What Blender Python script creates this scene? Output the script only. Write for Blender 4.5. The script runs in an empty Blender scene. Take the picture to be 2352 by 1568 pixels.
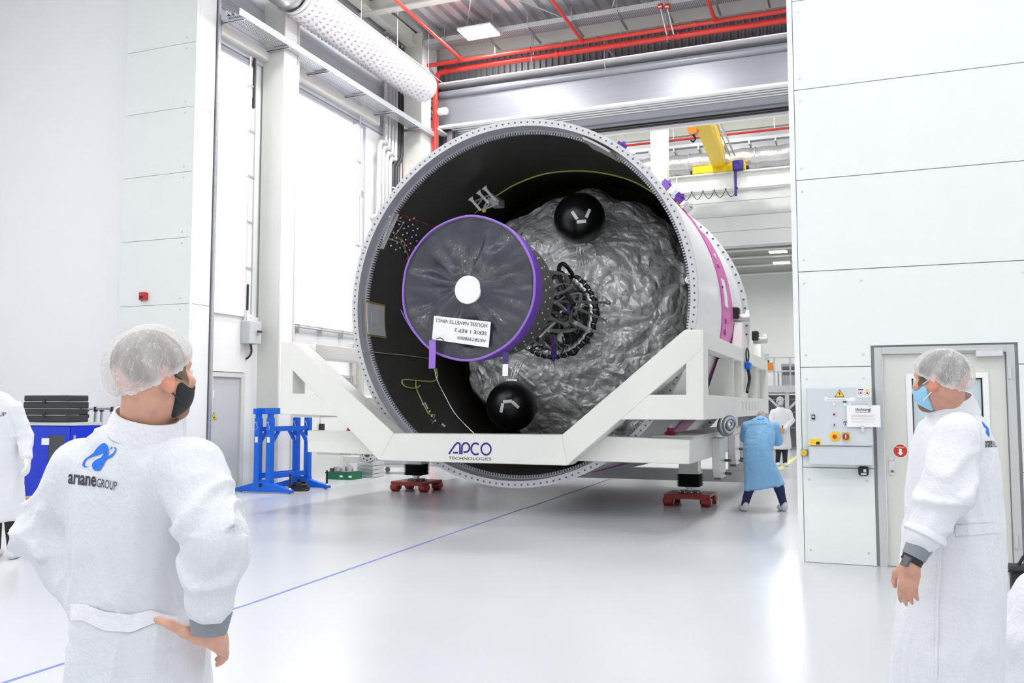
import bpy, bmesh, math, random
import numpy as np
from mathutils import Vector, Matrix
from mathutils.bvhtree import BVHTree
PI = math.pi
# ------------------------------------------------------------------ camera
SC = bpy.context.scene
COL = SC.collection
IW, IH, FPX = 2352, 1568, 2050.0
EYE = 1.55
PITCH = math.atan(149 / FPX)
YAW = math.atan(809 / math.hypot(FPX, 149))
cam_d = bpy.data.cameras.new('camera')
cam_d.sensor_width = 36.0
cam_d.lens = 36.0 * FPX / IW
cam_d.clip_end = 300
cam = bpy.data.objects.new('camera', cam_d)
COL.objects.link(cam)
cam.location = (0, 0, EYE)
cam.rotation_euler = (PI / 2 + PITCH, 0, YAW)
SC.camera = cam
# ------------------------------------------------------------------ world, light, exposure
w = bpy.data.worlds.new('world')
SC.world = w
w.use_nodes = True
w.node_tree.nodes['Background'].inputs[0].default_value = (0.93, 0.96, 1.0, 1)
w.node_tree.nodes['Background'].inputs[1].default_value = 0.36
SC.view_settings.view_transform = 'Standard'
SC.view_settings.look = 'None'
SC.view_settings.gamma = 1
SC.view_settings.use_curve_mapping = False
SC.view_settings.exposure = 0.62
LAMP_GAIN = 0.19

# ------------------------------------------------------------------ picture <-> place
_f0 = np.array([-math.sin(YAW), math.cos(YAW), 0]); _rt = np.array([math.cos(YAW), math.sin(YAW), 0]); _u0 = np.array([0, 0, 1.])
_fw = _f0 * math.cos(PITCH) + _u0 * math.sin(PITCH); _up = _u0 * math.cos(PITCH) - _f0 * math.sin(PITCH)
_C = np.array([0, 0, EYE])
def ray(x, y): return _fw + _rt * (x - IW / 2) / FPX - _up * (y - IH / 2) / FPX
def onZ(x, y, z=0.0): d = ray(x, y); return _C + d * ((z - EYE) / d[2])
def onX(x, y, X): d = ray(x, y); return _C + d * (X / d[0])
def onY(x, y, Y): d = ray(x, y); return _C + d * (Y / d[1])
def atD(x, y, D): return _C + ray(x, y) * D
def proj(p):
    d = np.asarray(p, float) - _C; z = d @ _fw
    return IW / 2 + FPX * (d @ _rt) / z, IH / 2 - FPX * (d @ _up) / z

# ------------------------------------------------------------------ materials
MATS = {}
def M(name, col, rough=0.5, metal=0.0, var=0.0, vscale=6.0, bump=0.0, bscale=40.0, emit=0.0, alpha=None, spec=None, coat=0.0, stretch=None):
    if name in MATS: return MATS[name]
    m = bpy.data.materials.new(name); m.use_nodes = True
    nt = m.node_tree; b = nt.nodes['Principled BSDF']
    c = (*col, 1) if len(col) == 3 else col
    b.inputs['Base Color'].default_value = c
    b.inputs['Roughness'].default_value = rough; b.inputs['Metallic'].default_value = metal
    if spec is not None: b.inputs['Specular IOR Level'].default_value = spec
    if coat: b.inputs['Coat Weight'].default_value = coat
    if emit: b.inputs['Emission Color'].default_value = c; b.inputs['Emission Strength'].default_value = emit
    if alpha is not None: b.inputs['Alpha'].default_value = alpha
    if var or bump:
        tc = nt.nodes.new('ShaderNodeTexCoord'); src = tc.outputs['Object']
        if stretch:
            mp = nt.nodes.new('ShaderNodeMapping'); mp.inputs['Scale'].default_value = stretch
            nt.links.new(src, mp.inputs[0]); src = mp.outputs[0]
        if var:
            n = nt.nodes.new('ShaderNodeTexNoise'); n.inputs['Scale'].default_value = vscale; n.inputs['Detail'].default_value = 4
            nt.links.new(src, n.inputs['Vector'])
            r = nt.nodes.new('ShaderNodeMapRange'); r.inputs[1].default_value = .3; r.inputs[2].default_value = .7
            r.inputs[3].default_value = 1 - var; r.inputs[4].default_value = 1 + var * .4
            nt.links.new(n.outputs[0], r.inputs[0])
            h = nt.nodes.new('ShaderNodeMixRGB'); h.blend_type = 'MULTIPLY'; h.inputs[0].default_value = 1
            h.inputs[1].default_value = c; nt.links.new(r.outputs[0], h.inputs[2])
            nt.links.new(h.outputs[0], b.inputs['Base Color'])
        if bump:
            n2 = nt.nodes.new('ShaderNodeTexNoise'); n2.inputs['Scale'].default_value = bscale; n2.inputs['Detail'].default_value = 3
            nt.links.new(src, n2.inputs['Vector'])
            bp = nt.nodes.new('ShaderNodeBump'); bp.inputs['Strength'].default_value = bump; bp.inputs['Distance'].default_value = .02
            nt.links.new(n2.outputs[0], bp.inputs['Height']); nt.links.new(bp.outputs[0], b.inputs['Normal'])
    MATS[name] = m
    return m

M('floor', (.62, .64, .67), .24, 0, .03, .5, .015, 3.0, spec=.4)
M('wall', (.84, .86, .85), .55, 0, .02, 1.5)
M('panel', (.82, .85, .85), .42, 0, .015, 1.2)
M('plaster', (.93, .94, .95), .7)
M('seam', (.35, .36, .37), .6)
M('cream', (.68, .69, .64), .45, 0, .02, 2)
M('white', (.88, .88, .88), .4)
M('frame_white', (.86, .86, .82), .32, 0, .015, 1.5)
M('skin_white', (.90, .90, .92), .3, 0, .015, 2)
M('grey_paint', (.55, .57, .58), .45)
M('mid_grey', (.36, .38, .41), .5)
M('cladding', (.56, .58, .62), .4, .15, .04, 3)
M('dark_clad', (.20, .20, .215), .45, .2, .08, 3)
M('zinc', (.56, .58, .60), .38, .75, .12, 14)
M('alu', (.72, .73, .75), .32, .8, .05, 10)
M('steel', (.66, .66, .65), .32, .7, .12, 12)
M('dark_metal', (.12, .12, .13), .4, .7)
M('black', (.014, .014, .016), .45)
M('rubber', (.03, .03, .032), .5)
M('red', (.58, .035, .025), .35, 0, .05, 4)
M('skate_red', (.36, .028, .022), .4, 0, .12, 8)
M('blue', (.0, .13, .72), .35)
M('cab_blue', (.0, .03, .60), .35)
M('yellow', (.90, .62, .01), .4)
M('bright_yellow', (.85, .75, .05), .5)
M('lime', (.62, .68, .22), .5)
M('green', (.0, .16, .07), .5)
M('purple', (.13, .045, .38), .5, 0, .06, 5)
M('light_purple', (.30, .15, .60), .5)
M('dark_purple', (.045, .02, .14), .5)
M('pink', (.62, .09, .40), .4)
M('orange', (.85, .25, .02), .5)
M('logo_blue', (.0, .16, .75), .6)
M('ink', (.02, .02, .03), .6)
M('ink_blue', (.035, .02, .25), .5)
M('paper', (.88, .88, .88), .6)
M('curtain', (.27, .285, .32), .35, .3, .06, 3, stretch=(.3, 1, 8))
M('lamp_white', (1, 1, 1), .5, emit=14)
M('window', (.93, .95, 1.0), .5, emit=.55)
M('glass', (.55, .65, .68), .08, 0)
M('liner', (.020, .016, .013), .36, 0, .12, 1.5)
M('liner_black', (.008, .008, .008), .5)
M('cover_grey', (.042, .046, .060), .30, 0, .2, 4, .45, 16, coat=.2)
M('sphere_black', (.006, .006, .007), .28)
M('nozzle', (.17, .165, .155), .45, .6, .15, 8)
M('skin', (.62, .34, .25), .5, 0, .06, 20)
M('blue_line', (.20, .26, .70), .4)
M('yellow_line', (.85, .82, .25), .4)
M('jeans', (.02, .03, .10), .8, 0, .1, 30)
M('trouser', (.02, .021, .025), .8, 0, .1, 30)
M('shoe', (.78, .79, .80), .6, 0, .06, 40)

# ------------------------------------------------------------------ mesh builder
OFF = {}
class MB:
    def __init__(s): s.v = []; s.f = []
    def add(s, vs, fs):
        n = len(s.v); s.v += [tuple(float(c) for c in p) for p in vs]; s.f += [tuple(n + i for i in f) for f in fs]; return s
    def box(s, lo, hi):
        x0, y0, z0 = lo; x1, y1, z1 = hi
        return s.add([(x0, y0, z0), (x1, y0, z0), (x1, y1, z0), (x0, y1, z0), (x0, y0, z1), (x1, y0, z1), (x1, y1, z1), (x0, y1, z1)],
                     [(0, 3, 2, 1), (4, 5, 6, 7), (0, 1, 5, 4), (1, 2, 6, 5), (2, 3, 7, 6), (3, 0, 4, 7)])
    def cbox(s, c, size, rz=0, rot=None):
        m = rot if rot is not None else Matrix.Rotation(rz, 3, 'Z'); vs = []
        for dz in (-.5, .5):
            for dx, dy in ((-.5, -.5), (.5, -.5), (.5, .5), (-.5, .5)):
                vs.append(Vector(c) + m @ Vector((dx * size[0], dy * size[1], dz * size[2])))
        return s.add(vs, [(0, 3, 2, 1), (4, 5, 6, 7), (0, 1, 5, 4), (1, 2, 6, 5), (2, 3, 7, 6), (3, 0, 4, 7)])
    def bar(s, a, b, w, h, up=(0, 0, 1)):
        a = Vector(a); b = Vector(b); d = (b - a).normalized(); u = Vector(up)
        if abs(d.dot(u)) > .98: u = Vector((0, 1, 0))
        r = d.cross(u).normalized(); u = r.cross(d)
        vs = []
        for p in (a, b):
            for i, j in ((-1, -1), (1, -1), (1, 1), (-1, 1)): vs.append(p + r * i * w / 2 + u * j * h / 2)
        return s.add(vs, [(0, 3, 2, 1), (4, 5, 6, 7), (0, 1, 5, 4), (1, 2, 6, 5), (2, 3, 7, 6), (3, 0, 4, 7)])
    def tube(s, pts, r, n=10, closed=False, caps=True):
        pts = [Vector(p) for p in pts]; m = len(pts); rs = r if hasattr(r, '__len__') else [r] * m
        prev = None; vs = []
        for i, p in enumerate(pts):
            a = pts[(i - 1) % m] if (i > 0 or closed) else p; b = pts[(i + 1) % m] if (i < m - 1 or closed) else p
            d = (b - a).normalized() if (b - a).length > 1e-9 else Vector((0, 0, 1))
            if prev is None:
                u = Vector((0, 0, 1)) if abs(d.z) < .9 else Vector((1, 0, 0)); u = (u - d * u.dot(d)).normalized()
            else: u = (prev - d * prev.dot(d)).normalized()
            prev = u; q = d.cross(u)
            for k in range(n):
                t = 2 * PI * k / n; vs.append(p + (u * math.cos(t) + q * math.sin(t)) * rs[i])
        fs = []
        for i in range(m if closed else m - 1):
            j = (i + 1) % m
            for k in range(n): l = (k + 1) % n; fs.append((i * n + k, i * n + l, j * n + l, j * n + k))
        if caps and not closed: fs += [tuple(range(n))[::-1], tuple((m - 1) * n + k for k in range(n))]
        return s.add(vs, fs)
    def cyl(s, a, b, r, n=16, r2=None): return s.tube([a, b], [r, r if r2 is None else r2], n)
    def lathe(s, prof, c, axis='Y', n=32, a0=0, a1=2 * PI):
        full = abs(a1 - a0) > 6.28; m = n if full else n + 1; vs = []
        for (r, h) in prof:
            for k in range(m):
                t = a0 + (a1 - a0) * k / n; x, y = r * math.cos(t), r * math.sin(t)
                vs.append((c[0] + x, c[1] + h, c[2] + y) if axis == 'Y' else ((c[0] + x, c[1] + y, c[2] + h) if axis == 'Z' else (c[0] + h, c[1] + x, c[2] + y)))
        fs = []
        for i in range(len(prof) - 1):
            for k in range(n):
                l = (k + 1) % m; fs.append((i * m + k, i * m + l, (i + 1) * m + l, (i + 1) * m + k))
        return s.add(vs, fs)
    def prism(s, poly, d):
        """poly: planar 3-D loop, extruded by vector d"""
        n = len(poly); d = Vector(d); vs = [Vector(p) for p in poly] + [Vector(p) + d for p in poly]
        return s.add(vs, [tuple(range(n)), tuple(range(2 * n - 1, n - 1, -1))] + [(i, n + i, n + (i + 1) % n, (i + 1) % n) for i in range(n)])
    def sphere(s, c, r, nu=24, nv=12):
        r = r if hasattr(r, '__len__') else (r, r, r); vs = [(c[0], c[1], c[2] + r[2])]
        for i in range(1, nv):
            p = PI * i / nv
            for k in range(nu):
                t = 2 * PI * k / nu; vs.append((c[0] + r[0] * math.sin(p) * math.cos(t), c[1] + r[1] * math.sin(p) * math.sin(t), c[2] + r[2] * math.cos(p)))
        vs.append((c[0], c[1], c[2] - r[2])); e = len(vs) - 1; fs = [(0, 1 + k, 1 + (k + 1) % nu) for k in range(nu)]
        for i in range(nv - 2):
            for k in range(nu): a = 1 + i * nu; l = (k + 1) % nu; fs.append((a + k, a + nu + k, a + nu + l, a + l))
        a = 1 + (nv - 2) * nu; fs += [(e, a + (k + 1) % nu, a + k) for k in range(nu)]
        return s.add(vs, fs)
    def build(s, name, mat, parent=None, smooth=False, bevel=0, sharp=None, fix=True):
        off = Vector(OFF.get(parent.name, (0, 0, 0))) if parent else Vector((0, 0, 0))
        me = bpy.data.meshes.new(name); me.from_pydata([tuple(Vector(p) - off) for p in s.v], [], s.f)
        bm = bmesh.new(); bm.from_mesh(me)
        if fix: bmesh.ops.recalc_face_normals(bm, faces=bm.faces)
        if bevel:
            es = [e for e in bm.edges if len(e.link_faces) == 2 and e.calc_face_angle(0) > .5]
            bmesh.ops.bevel(bm, geom=es, offset=bevel, segments=1, affect='EDGES', profile=.5, clamp_overlap=True)
        if smooth:
            for f in bm.faces: f.smooth = True
            lim = sharp if sharp else .7
            for e in bm.edges:
                if len(e.link_faces) == 2 and e.calc_face_angle(0) > lim: e.smooth = False
        bm.to_mesh(me); bm.free()
        me.materials.append(MATS[mat] if isinstance(mat, str) else mat)
        o = bpy.data.objects.new(name, me); COL.objects.link(o)
        if parent: o.parent = parent; OFF[o.name] = tuple(off)
        return o

def tag(o, label=None, cat=None, group=None, kind=None):
    if label: o['label'] = label
    if cat: o['category'] = cat
    if group: o['group'] = group
    if kind: o['kind'] = kind
    return o
def thing(name, label, cat, loc=(0, 0, 0), group=None):
    o = bpy.data.objects.new(name, None); COL.objects.link(o); o.empty_display_size = .1
    o.location = loc; OFF[o.name] = tuple(float(c) for c in loc)
    return tag(o, label, cat, group)
def struct(name, loc=(0, 0, 0)):
    o = bpy.data.objects.new(name, None); COL.objects.link(o); o.empty_display_size = .1
    o.location = loc; OFF[o.name] = tuple(float(c) for c in loc); o['kind'] = 'structure'
    return o
def inst(src, parent, pos, rot=None, scale=None, name=None):
    """another piece sharing src's mesh, its origin at world pos"""
    o = bpy.data.objects.new(name or src.name.split('.')[0], src.data); COL.objects.link(o)
    off = Vector(OFF.get(parent.name, (0, 0, 0))) if parent else Vector((0, 0, 0))
    if parent: o.parent = parent; OFF[o.name] = tuple(off)
    o.location = Vector(pos) - off
    if rot is not None: o.rotation_euler = rot
    if scale is not None: o.scale = scale
    return o
def piece(mb, name, mat, parent, pos, rot=None, **k):
    """a piece built round its own origin, then put at world pos"""
    o = mb.build(name, mat, None, **k)
    off = Vector(OFF.get(parent.name, (0, 0, 0))) if parent else Vector((0, 0, 0))
    if parent: o.parent = parent; OFF[o.name] = tuple(off)
    o.location = Vector(pos) - off
    if rot is not None: o.rotation_euler = rot
    return o
def spline(pts, n=8):
    """Catmull-Rom through points"""
    P = [np.asarray(p, float) for p in pts]; P = [2 * P[0] - P[1]] + P + [2 * P[-1] - P[-2]]; out = []
    for i in range(1, len(P) - 2):
        for k in range(n):
            t = k / n; a, b, c, d = P[i - 1], P[i], P[i + 1], P[i + 2]
            out.append(.5 * ((2 * b) + (c - a) * t + (2 * a - 5 * b + 4 * c - d) * t * t + (3 * b - a - 3 * c + d) * t ** 3))
    out.append(P[-2]); return out
def text_polys(txt, bold=0.0):
    """flat letters as (verts2d, faces), in font units"""
    cu = bpy.data.curves.new('t', 'FONT'); cu.body = txt; cu.fill_mode = 'FRONT'; cu.resolution_u = 3; cu.offset = bold
    ob = bpy.data.objects.new('t', cu); COL.objects.link(ob)
    dg = bpy.context.evaluated_depsgraph_get(); dg.update()
    me = ob.evaluated_get(dg).to_mesh()
    v = np.array([(p.co.x, p.co.y) for p in me.vertices]); f = [tuple(p.vertices) for p in me.polygons]
    ob.evaluated_get(dg).to_mesh_clear()
    bpy.data.objects.remove(ob); bpy.data.curves.remove(cu)
    return v, f
def text_on(txt, name, mat, parent, org, ux, uy, width=None, height=None, bold=0.0, lift=None):
    """writing on a flat face: org lower-left, ux/uy unit directions; fitted to width (and height)"""
    v, f = text_polys(txt, bold); lo = v.min(0); hi = v.max(0); v = v - lo; sz = hi - lo
    sx = width / sz[0] if width else height / sz[1]; sy = height / sz[1] if height else sx
    ux = np.asarray(ux, float); uy = np.asarray(uy, float); nrm = np.cross(ux, uy); nrm /= np.linalg.norm(nrm)
    o = np.asarray(org, float) + nrm * (.004 if lift is None else lift)
    mb = MB(); mb.add([o + ux * p[0] * sx + uy * p[1] * sy for p in v], f)
    return mb.build(name, mat, parent, fix=False)
# ================================================================== THE HALL
XL = -11.1      # long left wall (its face)
YB = 21.6       # wall with the roller door
YR = 9.5        # near partition on the right
YP = 12.4       # near panelled wall on the left
ZC = 11.35       # roof deck
def sb(name, lo, hi, mat, parent=None, **k):
    o = MB().box(lo, hi).build(name, mat, parent, **k)
    if parent is None: o['kind'] = 'structure'
    return o
sb('floor', (-17.5, -5, -.2), (8, 52, 0), 'floor')

# painted lines on the floor
l = MB(); a = onZ(20, 1568); l.box((-4.56, 1.5, 0), (-4.53, 5.9, .002)); l.add([(-4.56, 5.9, .002), (-4.53, 5.9, .002), (-4.86, 12.9, .002), (-4.89, 12.9, .002)], [(0, 1, 2, 3)])
l.add([(-4.86, 12.9, .002), (-4.83, 12.9, .002), (-5.2, 20.9, .002), (-5.23, 20.9, .002)], [(0, 1, 2, 3)])
tag(l.build('floor_line', 'blue_line'), 'thin blue line painted along the floor beneath the rocket stage', 'floor marking')
l = MB().box((-2.05, 23.2, 0), (-1.93, 33, .002))
tag(l.build('floor_line', 'yellow_line'), 'yellow line painted on the floor of the far hall', 'floor marking')

# ---------------------------------------------------------------- right partition: panels, screws, door
wr = struct('wall_right', (-.65, YR, 0))
dx0, dx1, dz = onY(2013, 1000, YR)[0], onY(2338, 1000, YR)[0], 2.13
sb('wall_core', (-.64, YR + .03, 0), (dx0, YR + .3, 12), 'seam', wr)
sb('wall_core', (dx0, YR + .03, dz), (dx1, YR + .3, 12), 'seam', wr)
sb('wall_core', (dx1, YR + .03, 0), (4.6, YR + .3, 12), 'seam', wr)
XE = 4.5; g = .004
zs = [0, .94, 1.945, 2.92, 3.87, 4.82, 5.77, 6.72, 7.67, 8.62, 9.57, 10.5, 12]
for i in range(len(zs) - 1):
    z0, z1 = zs[i] + g, zs[i + 1] - g
    if i < 2:
        sb('wall_panel', (-.59, YR, z0), (dx0 - .03, YR + .03, z1), 'panel', wr)
        sb('wall_panel', (dx1 + .03, YR, z0), (XE, YR + .03, z1), 'panel', wr)
    elif i == 2:
        p = [(-.59, z0), (dx0 - .03, z0), (dx0 - .03, dz + .02), (dx1 + .03, dz + .02), (dx1 + .03, z0), (XE, z0), (XE, z1), (-.59, z1)]
        MB().prism([(x, YR, z) for x, z in p], (0, .03, 0)).build('wall_panel', 'panel', wr)
    else:
        sb('wall_panel', (-.59, YR, z0), (XE, YR + .03, z1), 'panel', wr)
sb('edge_trim', (-.648, YR - .004, 0), (-.596, YR + .3, 12), 'wall', wr)
sc = MB().lathe([(.0001, -.006), (.009, -.006), (.012, 0)], (0, 0, 0), 'Y', 8); first = None
for i in range(7):
    for z in (zs[i] + .12, zs[i + 1] - .12):
        for x in (-.535,) + ((dx0 - .1,) if i < 3 else ()) + ((dx1 + .1,) if i < 3 else ()):
            if first is None: first = piece(sc, 'screw', 'steel', wr, (x, YR - .001, z))
            else: inst(first, wr, (x, YR - .001, z))
# the door
d1 = struct('door_1', (dx0, YR, 0))
fr = MB(); fr.box((dx0, YR - .012, 0), (dx0 + .07, YR + .16, dz)).box((dx1 - .07, YR - .012, 0), (dx1, YR + .16, dz)).box((dx0 + .07, YR - .012, dz - .07), (dx1 - .07, YR + .16, dz))
fr.build('door_frame', 'grey_paint', d1, bevel=.004)
sx0, sx1 = dx0 + .08, dx1 - .08
w0, w1 = onY(2098, 1000, YR)[0], onY(2262, 1000, YR)[0]; wz0, wz1 = 1.02, 1.82
lf = MB(); lf.box((sx0, YR + .03, .01), (w0, YR + .09, dz - .08)).box((w1, YR + .03, .01), (sx1, YR + .09, dz - .08)).box((w0, YR + .03, .01), (w1, YR + .09, wz0)).box((w0, YR + .03, wz1), (w1, YR + .09, dz - .08))
leaf = lf.build('door_leaf', 'cream', d1)
wf = MB(); b = .05
wf.box((w0 - b, YR + .015, wz0 - b), (w0, YR + .03, wz1 + b)).box((w1, YR + .015, wz0 - b), (w1 + b, YR + .03, wz1 + b)).box((w0, YR + .015, wz0 - b), (w1, YR + .03, wz0)).box((w0, YR + .015, wz1), (w1, YR + .03, wz1 + b))
wf.build('window_frame', 'white', leaf)
sb('gasket', (w0, YR + .05, wz0), (w0 + .012, YR + .06, wz1), 'black', leaf); sb('gasket', (w1 - .012, YR + .05, wz0), (w1, YR + .06, wz1), 'black', leaf); sb('gasket', (w0, YR + .05, wz1 - .012), (w1, YR + .06, wz1), 'black', leaf)
sb('window_pane', (w0, YR + .055, wz0), (w1, YR + .065, wz1), 'glass', leaf)
hp = onY(2049, 1070, YR); 
pl = MB(); pl.cbox((hp[0], YR + .024, hp[2]), (.052, .012, .13)); pl.lathe([(.026, -.012), (.026, 0)], (hp[0], YR + .03, hp[2] + .065), 'Y', 20); pl.lathe([(.0001, -.012), (.026, -.012)], (hp[0], YR + .03, hp[2] + .065), 'Y', 20); pl.lathe([(.0001, -.012), (.026, -.012), (.026, 0)], (hp[0], YR + .03, hp[2] - .065), 'Y', 20)
hpl = pl.build('handle_plate', 'alu', d1, smooth=True)
MB().cyl((hp[0], YR + .022, hp[2] - .05), (hp[0], YR + .012, hp[2] - .05), .012, 14).build('key_cylinder', 'dark_metal', hpl)
MB().cyl((hp[0], YR + .022, hp[2] + .06), (hp[0], YR + .012, hp[2] + .06), .014, 14).build('knob', 'steel', hpl)
c0, c1 = onY(2240, 812, YR), onY(2303, 812, YR)
MB().box((c0[0], YR - .04, c0[2] - .03), (c1[0], YR + .03, c0[2] + .03)).build('door_closer', 'alu', d1, bevel=.006)
r0 = onY(2182, 800, YR); MB().box((r0[0], YR - .03, dz - .05), (c1[0], YR - .012, dz - .025)).build('closer_rail', 'steel', d1)
MB().bar((c1[0] - .1, YR - .03, c0[2] + .03), (c1[0] - .15, YR - .022, dz - .04), .02, .01).build('closer_arm', 'steel', d1)
for z in (onY(2335, 855, YR)[2], .3): MB().cyl((dx1 - .05, YR - .02, z - .06), (dx1 - .05, YR - .02, z + .06), .014, 12).build('hinge', 'alu', d1)
# round floor sign on the door leaf
sg = onY(2068, 1035, YR + .03); R = .062
st = thing('door_sticker', 'round red sticker with white arrow on the cream door', 'sticker', (sg[0], YR + .03, sg[2]))
MB().lathe([(.0001, -.003), (R, -.003), (R, 0)], (sg[0], YR + .03, sg[2]), 'Y', 28).build('disc', 'red', st)
MB().lathe([(R, -.0035), (R + .006, -.0035), (R + .006, 0)], (sg[0], YR + .03, sg[2]), 'Y', 28).build('border', 'paper', st)
ar = [(-.012, .02), (.012, .02), (.012, -.018), (.026, -.018), (0, -.045), (-.026, -.018), (-.012, -.018)]
MB().add([(sg[0] + x, YR + .0255, sg[2] + z) for x, z in ar], [tuple(range(7))]).build('arrow', 'paper', st)
text_on('Kopfschutz', 'lettering', 'paper', st, (sg[0] - .04, YR + .026, sg[2] + .025), (1, 0, 0), (0, 0, 1), width=.08, height=.018)

# ---------------------------------------------------------------- left: near side wall and panelled block
XS = onY(266, 933, YP)[0]; XC = onY(430, 933, YP)[0]
sb('wall_near', (-17.5, YP + .5, 0), (XS, YP + .8, 12), 'plaster')
sb('wall_side', (-17.8, -5, 0), (-17.5, YP + .8, 12), 'plaster')
sb('wall_rear', (-17.8, -5.3, 0), (8.3, -5, 12), 'plaster')
sb('wall_side_right', (8, -5, 0), (8.3, YR + .3, 12), 'plaster')
sb('wall_right_end', (4.6, YR, 0), (8, YR + .3, 12), 'plaster')
wl = struct('wall_left_panelled', (XC, YP, 0))
sb('wall_core', (XS + .002, YP + .03, 0), (XC - .03, YP + .5, 12), 'seam', wl)
zp = [0, 1.0, 2.18, 3.35, 4.53, 5.71, 6.89, 8.07, 9.25, 10.4, 12]
for i in range(len(zp) - 1):
    sb('wall_panel', (XS, YP, zp[i] + g), (XC - .035, YP + .03, zp[i + 1] - g), 'panel', wl)
sb('edge_trim', (XC - .033, YP - .003, 0), (XC, YP + .06, 12), 'panel', wl)
for i in (0, 3, 6):
    sb('return_panel', (XC - .03, YP + .063, zp[i] + g), (XC, YP + .5, (zp[i + 3] if i < 6 else 12) - g), 'panel', wl)
sc2 = None
for i in range(2, 8):
    for z in (zp[i] + .1, zp[i + 1] - .1):
        inst(first, wl, (XC - .22, YP - .001, z), scale=(1.6, 1, 1.6))
# steel guide rail at the end of the block
yr0 = onX(474, 933, XL + .12)[1]
gr = MB(); gr.box((XL, yr0, 0), (XL + .2, yr0 + .05, 12)).box((XL, yr0 + .08, 0), (XL + .14, yr0 + .12, 12)).box((XL, yr0 + .05, 0), (XL + .1, yr0 + .08, 12))
gro = gr.build('trim_1', 'zinc'); gro['kind'] = 'structure'
# red alarm box
rb = onY(334, 681, YP)
al = thing('alarm_box', 'small red alarm box on the panelled wall', 'alarm', (rb[0], YP, rb[2]))
MB().cbox((rb[0], YP - .05, rb[2]), (.13, .1, .14)).build('housing', 'red', al, bevel=.008)
MB().cbox((rb[0], YP - .103, rb[2] - .02), (.07, .01, .05)).build('button', 'black', al)
MB().cyl((rb[0] - .03, YP - .05, rb[2] - .09), (rb[0] - .03, YP - .05, rb[2] - .06), .015, 8).build('gland', 'dark_metal', al)

# ---------------------------------------------------------------- left wall of the bay
wb = struct('wall_left', (XL, 17, 0))
Z1, Z2 = 3.3, 8.33
sb('wall_core', (XL - .3, 12.9, 0), (XL - .06, YB, ZC), 'wall', wb)
yA0, yA1 = yr0 + .12, 14.42          # first bay
yB0, yB1 = 15.2, 18.45
yC0, yC1 = 19.75, 20.15
# solid lower wall in pieces around the door
dY0, dY1 = 13.2, 14.0
sb('lower_panel', (XL - .06, yA0 - .12, 2.2), (XL, yB0, Z1), 'wall', wb)
sb('lower_panel', (XL - .06, dY1 + .1, 0), (XL, yB0, 2.2), 'wall', wb)
sb('lower_panel', (XL - .06, yB0, 0), (XL, yC1, Z1), 'wall', wb)
sb('lower_panel', (XL - .06, yC1, 0), (XL, YB, Z2), 'wall', wb)
sb('lower_panel', (XL - .06, yB1, Z1), (XL, yC0, Z2), 'wall', wb)
pk = None; nz = 13; ph = (ZC - Z2 - .05) / nz
for (a, b) in ((yr0 + .1, 14.5), (15.0, YB)):
    src = None
    for k in range(nz):
        L = b - a; z = Z2 + .05 + ph * k
        if src is None:
            m = MB(); prof = [(-.06, 0), (0, .004), (.012, .03), (.012, ph - .03), (0, ph - .004), (-.06, ph)]
            m.add([(x, 0, zz) for x, zz in prof] + [(x, L, zz) for x, zz in prof], [(i, i + 1, 7 + i, 6 + i) for i in range(5)] + [tuple(range(6)), tuple(range(11, 5, -1))])
            src = piece(m, 'cladding_plank', 'cladding', wb, (XL, a, z))
        else: inst(src, wb, (XL, a, z))
for n, (a, b) in enumerate(((yA0, yA1 - .15), (yB0, yB1), (yC0, yC1))):
    wi = struct('window_%d' % (n + 1), (XL, a, Z1))
    sb('pane', (XL - .05, a + .03, Z1 + .04), (XL - .03, b - .03, Z2 - .06), 'window', wi)
    f = MB(); f.box((XL - .06, a, Z2 - .08), (XL + .035, b, Z2)).box((XL - .06, b - .05, Z1), (XL + .02, b, Z2 - .08))
    f.build('window_frame', 'mid_grey', wi)
    f = MB(); f.box((XL - .06, a, Z1 - .03), (XL + .05, b, Z1 + .03)); f.build('window_sill', 'white', wi)
# rail with brackets beneath the long window
rl = thing('cable_rail', 'grey conduit rail on brackets beneath the long window', 'conduit', (XL, 17, 3.2))
MB().cyl((XL + .09, yB0, 3.22), (XL + .09, 20.1, 3.22), .025, 8).build('pipe', 'zinc', rl)
MB().cyl((XL + .06, yB0, 3.12), (XL + .06, 20.1, 3.12), .018, 8).build('pipe', 'zinc', rl)
for y in np.arange(yB0 + .5, 20, .85): MB().box((XL, y, 3.08), (XL + .12, y + .04, 3.27)).build('bracket', 'zinc', rl)
# cream purlin under the cladding
pu = MB().box((XL, yr0 + .12, 8.47), (XL + .16, 14.5, 8.66)).build('trim_2', 'cream'); pu['kind'] = 'structure'
pu = MB().box((XL, 15.05, 8.47), (XL + .16, 18.9, 8.66)).build('trim_3', 'cream'); pu['kind'] = 'structure'
# columns
def column(n, x0, x1, y0, y1, ztop=ZC):
    c = struct('trim_%d' % n, (x0, y0, 0)); t = .045
    MB().box((x0, y0, 0), (x1, y0 + t, ztop)).build('flange', 'cream', c)
    MB().box((x0, y1 - t, 0), (x1, y1, ztop)).build('flange', 'cream', c)
    MB().box((x0 + .03, y0 + t, 0), (x1 - .03, y1 - t, ztop)).build('web', 'white', c)
    return c
column(4, XL, XL + .5, 14.5, 15.02); column(5, XL, XL + .55, 20.35, 21.25)
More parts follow.
